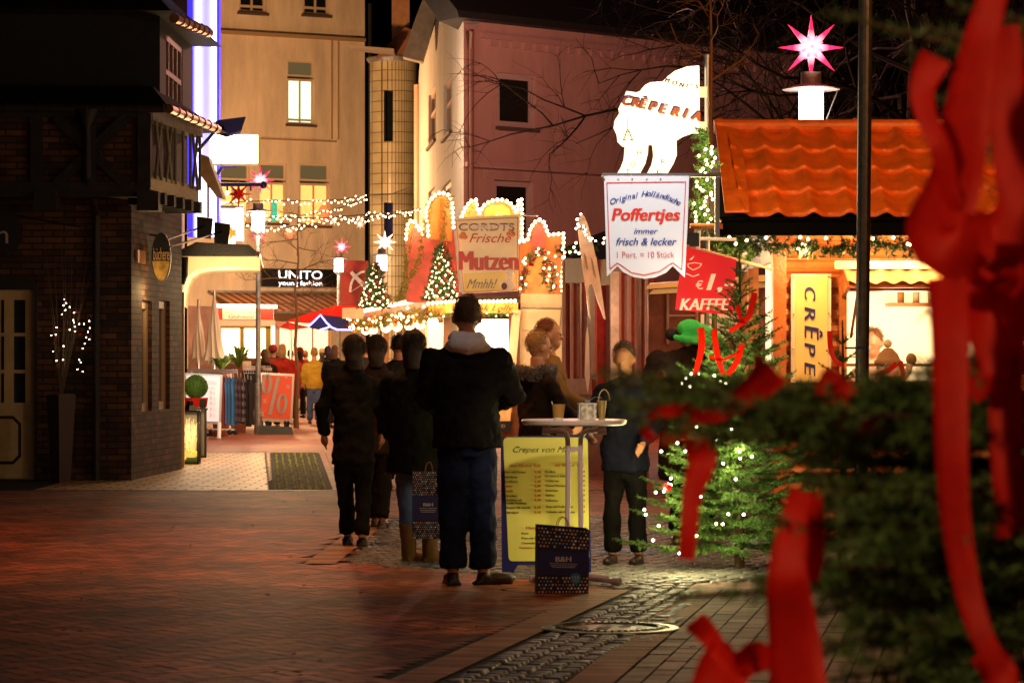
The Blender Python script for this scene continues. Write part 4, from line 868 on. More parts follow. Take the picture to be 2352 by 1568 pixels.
gl([P(x, y, 52.35) for x, y in cp([(1262, 540), (1270, 620), (1275, 700), (1260, 730)])], .09, 'short hanging fir garland with red baubles beside the garland arch', 'needled', 220, .09)
gl([Bs.p(u, 2.2+.06*math.sin(u*2.2), .2) for u in np.arange(0, Bs.L+.4, .4)], .13, 'long garland with baubles hanging under the side fascia of the booth', 'tinsel', 160, .28)
gl([P(x, y, 51.6) for x, y in ((985, 727), (1030, 722), (1090, 722), (1150, 720), (1188, 720))], .07, 'thin garland with baubles under the yellow front fascia', 'needle', 200, .2)
def xtree(x, yb, yt, d, R, lb, n=85):
    c = P(x, yb, d); h = (yb-yt)/F*d; t = thing('christmas_tree', c, lb, 'christmas tree', 'lit christmas trees on the booth'); segs = []; wd = MB(); wd.tube([c, c+V(0, 0, h)], [.03, .008], 6)
    for i in range(150):
        f = i/150; z = h*(.04+.94*f); a = i*2.4; L = R*(1-f)**.8*random.uniform(.8, 1.1)+.02; p = c+V(0, 0, z); e = p+V(L*math.cos(a), L*math.sin(a), -.02); segs.append((p, e))
        for k in (.5, .75, .95): m_ = p.lerp(e, k); segs.append((m_, m_+V(random.gauss(0, 1), random.gauss(0, 1), random.gauss(0, .4)).normalized()*.09))
    wd.build('trunk', 'bark', t); mb = MB(); needles(mb, segs, 300, .05, .008); mb.build('crown', 'needled', t)
    pts = []; 
    for i in range(n): f = (i/n)**1.3; a = i*2.4; L = R*(1-f)**.8*.98; pts.append(c+V(L*math.cos(a), -abs(L*math.sin(a)), h*(.05+.92*f)))
    bulbs(t, pts, .015, 'bulb'); bulbs(t, [p+V(.06, -.02, .04) for p in pts[::2]], .026, 'bulbred', 'bauble')
    light(c+V(0, -R-.3, h*.5), 9, (1, .6, .3), .2, t)
xtree(860, 708, 602, 58, .30, 'small lit christmas tree with red baubles at the far end of the booth roof', 60)
xtree(1015, 692, 560, 52.2, .30, 'larger lit christmas tree standing on the booth roof beside the mutzen sign', 85)
# sign in front of the booth
t = thing('mutzen_sign', P(1120, 585, 50.5), 'cream advertising sign with big red letters hung before the booth gable', 'sign')
plate([(1044, 500), (1193, 493), (1190, 668), (1064, 674)], 50.5, .06, 'board', mat('cream sign board', (.80, .68, .42), .5, var=.05), t)
plate([(1065, 628), (1189, 622), (1188, 664), (1067, 670)], 50.49, .005, 'yellow_band', mat('soft yellow', (.75, .58, .16), .5), t)
strip_px([(1047, 507), (1189, 500), (1187, 665), (1066, 671), (1047, 507)], 1.2, 50.48, .004, 'border', m_rl, t)
ptext('CORDTS', 1054, 1181, 530, 17, 50.46, mat('brown outline letters', (.16, .05, .05), .4), t, bold=.015); ptext('CORDTS', 1057, 1178, 527, 11, 50.44, mat('silver letters', (.7, .62, .58), .3), t, bold=-.005)
mrd = mat('brick red letters', (.45, .03, .015), .5)
ptext('Frische', 1078, 1174, 557, 21, 50.46, mrd, t, shear=.35); ptext('Mutzen', 1056, 1188, 620, 44, 50.46, mrd, t, bold=.06); ptext('Mmhh!', 1072, 1142, 662, 22, 50.45, mat('grey lettering', (.20, .17, .17), .5), t, shear=.5, bold=.01)
for x, y in ((1064, 542), (1173, 536)):
    for k, (a_, b_) in enumerate(((-5, 2), (4, 3), (0, -4))): MB().ball(P(x+a_, y+b_, 50.45), (.045, .008, .04), seg=6).build('pastry_picture', mat('pastry print', (.6, .22, .10), .6), t)
mb = MB(); mb.ball(P(1166, 655, 50.45), (.13, .008, .10), seg=8); mb.ball(P(1172, 634, 50.45), (.07, .008, .06), seg=8); mb.ball(P(1170, 624, 50.44), (.085, .008, .05), seg=8); mb.build('baker_picture', mat('pale baker print', (.72, .62, .5), .6), t)
MB().ball(P(1158, 657, 50.43), (.05, .006, .06), seg=8).build('pan_picture', mat('dark print', (.12, .03, .03), .6), t)
MB().tube([P(1193, 494, 50.5), P(1235, 495, 52)], .015).build('bracket', 'steel', t); light(P(1120, 600, 47.5), 120, (1, .70, .45), .2)  # bare light added to brighten the sign board

# ------------------------------------------------------------------ red window kiosk and curved white board
t = thing('window_kiosk', P(1392, 828, 36)-V(0, 0, 1.4), 'red and white fairground kiosk with tall narrow glazed doors', 'kiosk')
k2 = mat('old pink white paint', (.62, .36, .30), .45, var=.12); kr = mat('red brown kiosk paint', (.34, .055, .035), .3, var=.3, vs=8); kp = mat('pink kiosk panel', (.55, .19, .13), .4, var=.15, vs=10)
K = Fr((P(1296, 0, 37).x, 37), (P(1490, 0, 35).x, 35)); r_ = K.rect(1297, 595, 1492, 940)
kh = [(1303, 655, 1315, 868), (1319, 650, 1332, 868), (1336, 646, 1348, 868), (1429, 632, 1446, 890), (1452, 630, 1466, 890), (1473, 628, 1487, 890)]
dr = (1372, 655, 1400, 940); hh = [K.rect(*h) for h in kh]+[K.rect(*dr)]
mb = MB(); K.wall(mb, 0, K.L, 0, r_[3]+.0, hh, .12); mb.build('wall', kr, t)
top = K.rect(1297, 593, 1372, 648); mb = MB(); K.box(mb, *top, .003, .03); mb.build('upper_panel', k2, t)
for i, h in enumerate(hh[:6]): K.window(t, h, k2, mat('reflecting striped glass', (.30, .10, .10), .08, var=.9, vs=3, emit=(1, .35, .22), es=.16) if i == 0 else bpy.data.materials['reflecting striped glass'], 2, (.62,), .034, .08, None, 'glazed_door')
mb = MB(); K.box(mb, hh[6][0], hh[6][1], 0, hh[6][3], -.3, -.2); mb.build('dark_doorway', mat('dark doorway', (.03, .02, .03), .5), t)
for h in ((1303, 870, 1360, 905), (1362, 655, 1372, 860)):
    mb = MB(); K.box(mb, *K.rect(*h), .003, .035); mb.build('panel', kp, t)
plate([(1403, 625), (1422, 622), (1422, 900), (1403, 900)], 34.6, .12, 'grey_post', mat('grey veined post', (.36, .27, .20), .3, var=.3, vs=10), t)
for x0, x1, y0, y1 in ((1424, 1428, 625, 900), (1447, 1451, 625, 900), (1488, 1490, 620, 890), (1297, 1300, 600, 905), (1316, 1318, 650, 870)):
    mb = MB(); K.box(mb, *K.rect(x0, y0, x1, y1), .004, .04); mb.build('moulding', k2, t)
mb = MB(); K.box(mb, *K.rect(1384, 700, 1400, 735), -.15, -.10); K.box(mb, *K.rect(1384, 735, 1400, 790), -.16, -.12); mb.build('red_lit_glass', glow('red interior', (1, .03, .06), .8), t)
t = thing('ornate_board', P(1358, 620, 33.5), 'tall curved cream ornamental board leaning like a blade before the red kiosk', 'ornamental board')
bl = [(1325, 512), (1330, 497), (1341, 494), (1350, 515), (1361, 555), (1372, 605), (1378, 640), (1391, 733), (1388, 732), (1372, 690), (1364, 664), (1359, 652), (1353, 655), (1351, 670), (1356, 733), (1352, 720), (1343, 650), (1335, 590)]
plate(bl, 33.5, .03, 'board', mat('cream ornament board', (.80, .52, .34), .3, var=.25, vs=5), t)
plate([(1341, 580), (1347, 590), (1351, 620), (1347, 615)], 33.48, .01, 'painted_scroll', mat('gold scroll', (.35, .20, .10), .4), t); plate([(1357, 590), (1362, 600), (1370, 640), (1364, 630)], 33.48, .01, 'painted_scroll', bpy.data.materials['gold scroll'], t)
plate([(1343, 860), (1346, 770), (1349, 750), (1353, 775), (1355, 870), (1350, 905)], 33.4, .03, 'lower_blade', mat('pale blade', (.66, .50, .38), .4), t)
lp = [(1334, 492), (1326, 503), (1327, 515), (1323, 525), (1330, 520), (1340, 520), (1345, 528), (1346, 540), (1352, 546), (1356, 552), (1342, 532), (1360, 548), (1325, 504), (1368, 553)]
c = thing('fairy_lights', P(1334, 492, 33.3), 'little fairy lights wound round the tip of the cream curved board', 'light string'); MB().tube([P(x, y, 33.4) for x, y in sorted(lp, key=lambda q: q[1])], .006, 4).build('cable', 'wire', c); bulbs(c, [P(x, y, 33.3) for x, y in lp], .013, 'bulbw')
t = thing('blue_canopy', P(1340, 560, 39), 'dark blue pitched canopy behind the cream curved board', 'canopy')
plate([(1284, 575), (1350, 545), (1395, 528), (1400, 640), (1360, 600), (1300, 590)], 39, .3, 'cloth', mat('dark blue canvas', (.012, .014, .05), .7), t)
gl([P(x, y, 38.5) for x, y in ((1283, 577), (1310, 575), (1340, 572), (1370, 560))], .10, 'dark garland with lights along the blue canopy edge', 'needled', 200)
bulbs(thing('fairy_lights', P(1290, 577, 38.3), 'fairy lights along the blue canopy edge beside the wreathed gable', 'light string'), [P(x, y, 38.3) for x, y in ((1292, 573), (1297, 580), (1309, 579), (1322, 578), (1330, 582), (1318, 568), (1323, 558), (1296, 590), (1388, 547), (1386, 558), (1340, 570))], .018)
light(P(1440, 700, 32), 34, (1, .55, .30), .2); light(P(1330, 720, 34), 34, (1, .5, .3), .2)

# brown hut with the wooden awning shelf
t = thing('brown_hut', P(1600, 828, 30.3)-V(0, 0, 1.4), 'dark red brown hut under a pale wooden roof edge behind the red coffee flag', 'hut')
plate([(1489, 672), (1760, 650), (1760, 960), (1489, 960)], 30.4, .1, 'wall', mat('dark red brown boards', (.34, .08, .04), .6, var=.3, vs=6, bump=.3), t)
MB().hexa([P(1480, 664, 29.6), P(1493, 652, 29.6), P(1760, 632, 29.6), P(1760, 646, 29.6)], [P(1483, 660, 30.5), P(1493, 650, 30.5), P(1760, 630, 30.5), P(1760, 644, 30.5)]).build('roof_edge', mat('varnished pine', (.72, .38, .12), .4, var=.2, vs=4), t)
MB().hexa([P(1490, 676, 29.7), P(1500, 665, 29.7), P(1760, 648, 29.7), P(1760, 660, 29.7)], [P(1490, 676, 30.5), P(1500, 665, 30.5), P(1760, 648, 30.5), P(1760, 660, 30.5)]).build('roof_edge', mat('lit cream board', (.85, .62, .3), .4), t)
for x0, x1, y0, y1 in ((1531, 1537, 675, 790), (1537, 1600, 722, 727), (1598, 1604, 675, 790)): plate([(x0, y0), (x1, y0), (x1, y1), (x0, y1)], 30.3, .05, 'window_frame', mat('pink window frame', (.55, .25, .2), .5), t)
plate([(1610, 722), (1720, 712), (1720, 780), (1610, 780)], 30.2, .05, 'lit_shelf', mat('lit pine shelf', (.8, .5, .25), .5, emit=(1, .5, .2), es=.5), t); light(P(1560, 700, 28.8), 6, (1, .6, .3), .1)
light(P(1700, 740, 28.5), 5, (1, .6, .3), .1)

# ------------------------------------------------------------------ crepe stall
def wx(x): return 1550.6+.476*x
def wy(y): return 229.7+.476*y
cs = thing('crepe_stall', (3, 24, 0), 'wooden crepe stall with wavy orange tiled roof and a glowing serving window', 'market stall')
Cf = Fr((P(1774, 0, 24).x, 24), (6.2, 24)); Cb = Fr((P(1774, 0, 24).x, 27), (P(1774, 0, 24).x, 24))
m_log = mat('varnished log boards', (.54, .16, .035), .35, var=.35, vs=5, bump=.2); m_logd = m_log
win = Cf.rect(1942, 668, 2262, 874); zS = Cf.px(1850, 545)[1]
mb = MB(); Cf.wall(mb, 0, Cf.L, 0, zS+.15, [win], .3); mb.build('wall', m_log, cs)
lg = MB(); z = .12
while z < zS+.1:
    for u0, u1 in ((0.1, win[0]-.02), (win[1]+.02, Cf.L)) if win[2]-.08 < z < win[3]+.08 else ((0.1, Cf.L),):
        a_ = Cf.p(u0, z, -.015); b_ = Cf.p(u1, z, -.015); lg.tube([a_, b_], .062, 10)
    z += .127
lg.build('log_boards', m_logd, cs)
mb = MB(); Cf.box(mb, -.0, .105, 0, zS+.1, .003, .08); mb.build('corner_post', m_log, cs)
mb = MB(); Cf.box(mb, win[0]-.06, win[0], win[2]-.05, win[3]+.1, .003, .1); Cf.box(mb, win[0]-.1, win[1]+.06, win[2]-.07, win[2]-.002, .003, .22); mb.build('window_frame', m_log, cs)
mb = MB(); Cf.box(mb, win[0]-.3, win[1]+.3, 0, zS, -1.6, -1.5); Cf.box(mb, win[0]-.3, win[0]-.25, 0, zS, -1.5, -.31);
mb.build('lit_interior', mat('lit stall interior', (.9, .75, .5), .6, var=.06, vs=1.5, emit=(1, .74, .36), es=1.1), cs)
mb = MB(); Cf.box(mb, win[0]+.5, win[1], win[2]+.62, win[2]+.65, -1.45, -1.25); mb.build('interior_shelf', m_log, cs)
for i_ in range(7): MB().loft([(Cf.p(win[0]+.62+i_*.13, 0).x, 25.35, win[2]+.65, .03, .03), (Cf.p(win[0]+.62+i_*.13, 0).x, 25.35, win[2]+.80, .03, .03), (Cf.p(win[0]+.62+i_*.13, 0).x, 25.35, win[2]+.9, .012, .012)], 10).build('bottle', mat('stall bottle', ((.5, .2, .05), (.7, .5, .3), (.3, .3, .1))[i_ % 3], .3), cs)
light(Cf.p((win[0]+win[1])/2, win[3]-.25, -.8), 20, (1, .74, .40), .2)
mb = MB(); Cf.box(mb, win[0], win[1], Cf.px(2000, 838)[1]-.012, Cf.px(2000, 838)[1]+.012, -.12, -.08); mb.tube([Cf.p(win[0]+.05, win[2]+.35, -.05), Cf.p(win[0]+.07, win[3], .28)], .012); mb.build('guard_rail', mat('brown rail', (.3, .12, .04), .4), cs)
# cook's silhouette inside is built as a person later; menu card at the end of the window
plate([(2229, 848), (2283, 850), (2283, 897), (2229, 897)], 23.7, .03, 'menu_card', mat('lit menu card', (.9, .78, .55), .5, emit=(1, .7, .35), es=.8), cs)
strip_px([(2229, 848), (2283, 850), (2283, 897), (2229, 897), (2229, 848)], 3, 23.68, .02, 'card_frame', m_log, cs)
# left side: open counter glowing between posts
Ls = Fr((P(1774, 0, 24).x, 27.2), (P(1774, 0, 24).x, 24))
mb = MB(); Ls.wall(mb, 0, Ls.L, 0, zS+.1, [(.25, Ls.L-.12, 1.05, 2.2)], .05); mb.build('side_wall', m_log, cs)
mb = MB(); Ls.box(mb, .2, Ls.L-.1, 1.0, 2.3, -.25, -.2); mb.build('side_glow', mat('lit side interior', (.9, .7, .4), .6, var=.5, vs=4, emit=(1, .70, .34), es=1.7), cs)
mb = MB(); Ls.box(mb, .25, .31, 1.05, 2.2, -.05, .04); Ls.box(mb, 1.2, 1.25, 1.05, 2.2, -.05, .04); Ls.box(mb, .2, Ls.L-.1, .98, 1.05, -.05, .25); mb.build('side_frame', m_log, cs)
# roof: wavy metal tiles in courses
m_tile2 = mat('orange metal tile', (.74, .15, .014), .42, var=.25, vs=7, bump=.15, bs=30)
e0, e1 = P(1700, 492, 23.55), P(1700, 300, 25.2); xl = P(1703, 0, 23.55).x; xr = 6.6; W_ = .285
NU = int((xr-xl)/W_*12); courses = 4; vs = []; fs = []; rise = V(0, e1.y-e0.y, e1.z-e0.z); ll_ = rise.length; rn = rise.normalized(); nrm = V(0, -rn.z, rn.y)
mb = MB()
for k in range(courses):
    t0, t1 = k/courses, (k+1)/courses+.02; vs = []; fs = []; rows = [(0, -.004), (0, .026), (.04, .03), (.15, .024), (.5, .012), (1, .0)]
    for (q, off) in rows:
        for i in range(NU+1):
            x = xl+(xr-xl)*i/NU; a = (x-xl)/W_*2*math.pi; hgt = .032*math.cos(a+.5*math.sin(a))
            dn = -.03*math.cos(a) if q < .2 else -.03*math.cos(a)*(1-q)
            p = V(x, e0.y, e0.z)+rise*(t0+(t1-t0)*q)+nrm*(hgt+off)+rn*(dn if q < 1 else 0); vs.append(p)
    for r in range(len(rows)-1):
        for i in range(NU): a_ = r*(NU+1)+i; fs.append((a_, a_+1, a_+NU+2, a_+NU+1))
    mb.add(vs, fs)
mb.build('tiled_roof', m_tile2, cs, smooth=True)
mb = MB(); mb.hexa([P(1665, 489, 23.5), P(1722, 488, 23.5), P(1700, 296, 25.25), P(1642, 284, 25.25)], [P(1665, 484, 23.5), P(1722, 483, 23.5), P(1700, 290, 25.25), P(1642, 279, 25.25)]); mb.build('verge_flashing', m_tile2, cs)
mb = MB(); rdg = [P(1640, 291, 25.25), V(6.6, 25.25, P(0, 291, 25.25).z)]; mb.tube(rdg, .062, 14); 
for x in np.arange(rdg[0].x+.02, 6.6, .58): mb.tube([V(x, 25.25, rdg[0].z), V(x+.05, 25.25, rdg[0].z)], .070, 14)
mb.build('ridge_cap', m_tile2, cs, smooth=False)
mb = MB(); mb.hexa([(P(1655, 0, 23.6).x, 23.75, P(0, 500, 23.6).z), (6.6, 23.75, P(0, 500, 23.6).z), (6.6, 25.3, e1.z-.1), (P(1645, 0, 25.25).x+.03, 25.3, e1.z-.1)], [(P(1655, 0, 23.6).x, 27.3, P(0, 500, 23.6).z), (6.6, 27.3, P(0, 500, 23.6).z), (6.6, 25.4, e1.z-.08), (P(1645, 0, 25.25).x+.03, 25.4, e1.z-.08)]); mb.build('roof_underside', 'dark', cs)
gA, gB = P(1645, 523, 23.3), P(2352, 529, 23.3)
mb = MB(); mb.box(((gA.x+6.6)/2, 23.35, gA.z), (6.6-gA.x, .12, .115)); mb.box(((gA.x+6.6)/2, 23.28, gA.z+.062), (6.6-gA.x, .03, .012))
for i in range(9): mb.box((gA.x+.25+.45*i, 23.3, gA.z+.075), (.08, .1, .012))
mb.box(((gA.x+6.6)/2, 23.7, gA.z+.08), (6.6-gA.x, .6, .02)); mb.build('gutter', mat('black gutter', (.002, .002, .002), .95), cs); bpy.data.materials['black gutter'].node_tree.nodes['Principled BSDF'].inputs['Specular IOR Level'].default_value = .05
# little tiled awning over the window
mb = MB(); Cf.box(mb, *Cf.rect(1910, 601, 2262, 620), .20, .26); mb.build('awning_board', mat('bright cream board', (.80, .62, .40), .4, var=.05), cs)
a0_, a1_ = Cf.px(1935, 620), Cf.px(1935, 652); mb = MB(); vs = []; fs = []; NN = 140; ua, ub = Cf.px(1930, 600)[0], win[1]+.1
for q in (0, 1):
    for i in range(NN+1):
        u = ua+(ub-ua)*i/NN; ph = u/.14*2*math.pi; vs.append(Cf.p(u, a0_[1]-(a0_[1]-a1_[1])*q+.012*math.cos(ph), .22+.28*q))
mb.add(vs, [(i, i+1, NN+2+i, NN+1+i) for i in range(NN)]); mb.build('awning_tiles', mat('tan awning tile', (.62, .30, .12), .35), cs, smooth=True)
mb = MB(); Cf.box(mb, ua, ub, Cf.px(1935, 664)[1], Cf.px(1935, 652)[1]-.02, .40, .46); mb.hexa([Cf.p(ua, a0_[1], .05), Cf.p(ua+.03, a0_[1], .05), Cf.p(ua+.03, a0_[1]-.02, .2), Cf.p(ua, a0_[1]-.02, .2)], [Cf.p(ua, a1_[1]-.12, .05), Cf.p(ua+.03, a1_[1]-.12, .05), Cf.p(ua+.03, a1_[1]-.05, .45), Cf.p(ua, a1_[1]-.05, .45)]); mb.build('awning_frame', m_log, cs)
# yellow vertical sign
t = thing('crepe_sign', P(1863, 750, 23.8), 'tall yellow sign with blue letters reading downwards on the log wall', 'sign')
plate([(1817, 629), (1909, 629), (1909, 878), (1817, 878)], 23.86, .03, 'border', mat('pale sign edge', (.80, .70, .5), .4), t); plate([(1828, 633), (1901, 633), (1901, 874), (1828, 874)], 23.85, .01, 'yellow_face', mat('warm yellow sign face', (.90, .60, .18), .45, emit=(1, .50, .12), es=.16), t)  # faint glow put into the yellow face, which is no lamp
mbl = mat('dark blue letters', (.015, .02, .16), .45); mwh = mat('pale letter edge', (.8, .75, .7), .5)
for i, ch in enumerate('CRÊPE'):
    y = [694, 740, 783, 822, 867][i]
    text(ch, P(1848 if ch != 'Ê' else 1848, y-19, 23.84), 30/F*24, (25 if ch != 'Ê' else 33)/F*24, mbl, t, U=(0, 0, -1), W=(1, 0, 0), shear=.15, bold=.05)
mb = MB()
for x, y in ((1823, 635), (1904, 635), (1823, 720), (1904, 720), (1823, 800), (1904, 870), (1823, 870)): mb.ball(P(x, y, 23.84), .008, seg=5)
mb.build('screws', 'steel', t)
# eaves garland and bulbs
gl([P(x, y, 23.45) for x, y in ((1650, 555), (1740, 558), (1790, 560), (1850, 566), (1920, 570), (1990, 562), (2060, 566), (2130, 566), (2200, 560), (2290, 556))], .10, 'fir garland hung under the black gutter of the crepe stall', 'needled', 420)
c = thing('fairy_lights', P(1750, 550, 23.3), 'warm fairy lights woven into the garland under the black gutter', 'light string'); bulbs(c, [P(x, y, 23.32) for x, y in ((1675, 545), (1760, 546), (1838, 545), (1856, 549), (1897, 547), (2005, 548), (2052, 546), (2085, 560), (2125, 569), (2150, 546), (2165, 573), (2192, 558), (2090, 562), (1690, 560), (1715, 552))], .014, 'bulb')
t = thing('bare_bulb', P(1842, 570, 23.6), 'brightest bare bulb glaring under the garland beside the yellow sign', 'bulb'); MB().ball(P(1842, 571, 23.6), .045, seg=8).build('glass', glow('bare bulb glass', (1, .7, .3), 30), t); light(P(1850, 590, 23.45), 20, (1, .55, .2), .05, t)
t = thing('bare_bulb', P(1933, 575, 23.6), 'unlit white bulb hanging under the garland close to the dark pole', 'bulb'); MB().ball(P(1933, 577, 23.6), .03, seg=8).build('glass', mat('milky bulb', (.8, .6, .4), .3), t)
light(P(2040, 800, 22.0), 7, (1, .6, .35), .1); light(P(2010, 585, 23.55), 14, (1, .6, .25), .05); light(P(2120, 585, 23.55), 14, (1, .6, .25), .05); light(P(1750, 590, 24.2)-V(.25, 0, 0), 10, (1, .6, .25), .1)  # the first is a fill added to brighten the snowman

# lit creperia sign on its steel pole
def sx(x): return 1320.7+.40296*x
def sy(y): return 114.8+.4028*y
t = thing('creperia_sign', P(1560, 280, 23.2), 'glowing cream sign shaped like a rolled crepe, fixed to a steel pole', 'sign')
ol = [(708, 90), (640, 95), (570, 120), (530, 150), (500, 180), (430, 185), (400, 200), (370, 235), (350, 243), (293, 235), (270, 290), (250, 330), (255, 360), (228, 400), (222, 440), (240, 480), (245, 520), (270, 545), (286, 550), (280, 620), (262, 670), (240, 705), (225, 730), (350, 730), (370, 705), (400, 650), (415, 590), (418, 540), (430, 536), (445, 540), (450, 600), (440, 650), (415, 700), (400, 730), (510, 730), (530, 700), (560, 650), (580, 600), (578, 515), (620, 490), (670, 472), (712, 472)]
plate([(sx(x), sy(y)) for x, y in ol], 23.2, .10, 'lit_face', glow('creperia face', (1, .86, .52), 1.5), t)
mor = mat('orange red letters', (.75, .18, .04), .5); mpu = mat('violet blue letters', (.10, .05, .42), .5)
def arcword(word, pts, cap, rot0, rot1, ms, d, par, bold=.03, wch=.75, shear=.25):
    n = len(word); ws = [.55 if c_ in "il'I" else (1.25 if c_ in 'mMOw' else 1) for c_ in word]; tot = sum(ws)-(ws[0]+ws[-1])/2
    for i, ch in enumerate(word):
        if ch == ' ': continue
        f = (sum(ws[:i])+ws[i]/2-ws[0]/2)/tot; k = f*(len(pts)-1); j = min(int(k), len(pts)-2); g = k-j
        x = pts[j][0]*(1-g)+pts[j+1][0]*g; y = pts[j][1]*(1-g)+pts[j+1][1]*g; a = rad(rot0+(rot1-rot0)*f)
        text(ch, P(x, y, d), None, cap/F*d, ms if not isinstance(ms, (list, tuple)) else ms[i % len(ms)], par, U=(math.cos(a), 0, math.sin(a)), W=(-math.sin(a), 0, math.cos(a)), shear=shear, bold=bold)
arcword("MONI'S", [(1532, 190), (1563, 200), (1600, 204)], 10, -10, -6, mat('brown violet letters', (.22, .06, .10), .5), 23.18, t, .08)
arcword('CRÊPERIA', [(1440, 243), (1480, 251), (1530, 264), (1597, 277)], 21, -6, -12, mor, 23.17, t, .09); arcword('CRÊPERIA', [(1439, 240), (1479, 248), (1529, 261), (1596, 274)], 22, -6, -12, mpu, 23.178, t, .11)
arcword('CRÊPERIA', [(1441, 232), (1481, 240), (1531, 253), (1598, 266)], 13, -6, -12, mpu, 23.165, t, .045) if False else None
for ch, x, y, m_ in (('H', 1468, 357, mor), ('O', 1453, 384, mor), ('R', 1524, 378, mpu), ('Ê', 1514, 404, mpu), ('T', 1442, 402, mor)): text(ch, P(x, y, 23.18), 11/F*23.2, 13/F*23.2, m_, t, bold=.01)
mb = MB(); gold = mat('fine brown drawing', (.25, .14, .03), .6)
for a_, b_, q in (((1442, 268), (1442, 300), 1.2), ((1441, 298), (1432, 322), 1.4), ((1443, 298), (1453, 322), 1.4), ((1437, 303), (1447, 303), 1.2), ((1435, 311), (1450, 311), 1.4), ((1431, 322), (1438, 322), 2), ((1447, 322), (1454, 322), 2)): mb.tube([P(*a_, 23.18), P(*b_, 23.18)], q/F*23.2*.8, 4)
mb.build('tower_drawing', gold, t)
for y in (212, 292): mb = MB(); mb.box(P(1612, y, 23.25), (.08, .05, .08)); mb.build('clamp', mat('pale clamp', (.7, .75, .5), .4, emit=(1, .9, .5), es=.4), t)
light(P(1520, 280, 22.5), 7, (1, .8, .5), .2, t)
t = thing('steel_pole', P(1624, 828, 23.3)-V(0, 0, 1.4), 'shiny steel pole carrying the glowing crepe shaped sign', 'pole'); c = P(1624, 132, 23.3); mb = MB(); mb.tube([V(c.x, 23.3, 0), c], .022, 12); mb.loft([(c.x, 23.3, c.z, .028, .028), (c.x, 23.3, c.z+.02, .028, .028)], 12); mb.build('tube', 'steel', t, smooth=False)
gl([P(x, y, 23.0) for x, y in ((1622, 305), (1615, 340), (1628, 375), (1612, 410), (1622, 440), (1606, 470), (1618, 500), (1600, 520))], .10, 'thick lit fir garland wound round the steel pole', 'needle', 420)
c = thing('fairy_lights', P(1620, 320, 23.1), 'warm fairy lights in the garland wound round the steel pole', 'light string'); bulbs(c, [P(1618+random.uniform(-24, 26), y, 22.88) for y in range(338, 520, 5)], .012, 'bulb'); light(P(1612, 440, 22.6), 9, (1, .8, .4), .1, c); light(P(1640, 340, 22.7), 5, (1, .8, .4), .1, c)
gl([P(x, y, 24.5) for x, y in ((1640, 540), (1660, 560), (1690, 575), (1710, 560), (1730, 590))], .11, 'bright fir sprigs lit by lamps above the coffee flag', 'needle', 420)
# poffertjes banner on a frame
t = thing('poffertjes_banner', P(1484, 520, 21.5), 'white swallow tailed cloth banner with red and blue lettering hanging from a steel frame', 'banner')
cl = mat('white banner cloth', (.80, .80, .82), .7, bump=.15, bs=5)
out = [(1387, 404), (1583, 404), (1579, 520), (1573, 637), (1545, 611), (1530, 626), (1505, 637), (1480, 640), (1455, 636), (1432, 625), (1418, 611), (1394, 635)]
plate(out, 21.5, .004, 'cloth', cl, t)
inn = [(1394, 420), (1575, 418), (1566, 620), (1546, 604), (1538, 608), (1515, 624), (1480, 632), (1450, 626), (1428, 610), (1418, 604), (1401, 618), (1394, 420)]
strip_px(inn, 2, 21.497, .002, 'red_border', mat('red print', (.65, .03, .02), .5), t)
mre, mbu, mpr = mat('bright red print', (.80, .03, .01), .5), mat('blue print', (.02, .05, .32), .5), mat('soft red print', (.55, .06, .06), .5)
arcword('Original Holländische', [(1410, 468), (1447, 457), (1490, 450), (1530, 458), (1557, 471)], 13, 17, -20, mbu, 21.498, t, .02, shear=.35)
ptext('Poffertjes', 1406, 1561, 506, 28, 21.498, mre, t, shear=.2, bold=.05); ptext('immer', 1456, 1511, 537, 13, 21.498, mbu, t, shear=.3, bold=.02); ptext('frisch & lecker', 1415, 1554, 563, 17, 21.498, mbu, t, shear=.3, bold=.02); ptext('1 Port. = 10 Stück', 1417, 1549, 592, 14, 21.498, mpr, t)
mb = MB(); a_, b_ = P(1383, 402, 21.5), P(1656, 402, 21.5); mb.box(((a_.x+b_.x)/2, 21.52, a_.z), (b_.x-a_.x, .03, .028)); p_ = P(1648, 470, 21.5); mb.box(p_+V(0, .03, -.02), (.034, .03, .42)); mb.build('steel_frame', 'steel', t)
mb = MB(); mb.dots([P(x, 402, 21.48) for x in (1390, 1421, 1453, 1486, 1517)], .006); mb.build('eyelets', 'zinc', t)
MB().tube([P(1650, 505, 21.55), P(1655, 508, 23.3)], .012).build('wall_bracket', 'steel', t)
light((.96, 20.3, 4.6), 300, (.90, .92, 1), .05, spot=25, target=P(1484, 540, 21.5))  # spot added to whiten the banner
light((-.2, 16.6, 4.6), 42, (.95, .86, .85), .2)  # overhead fill added for the man's pale hood
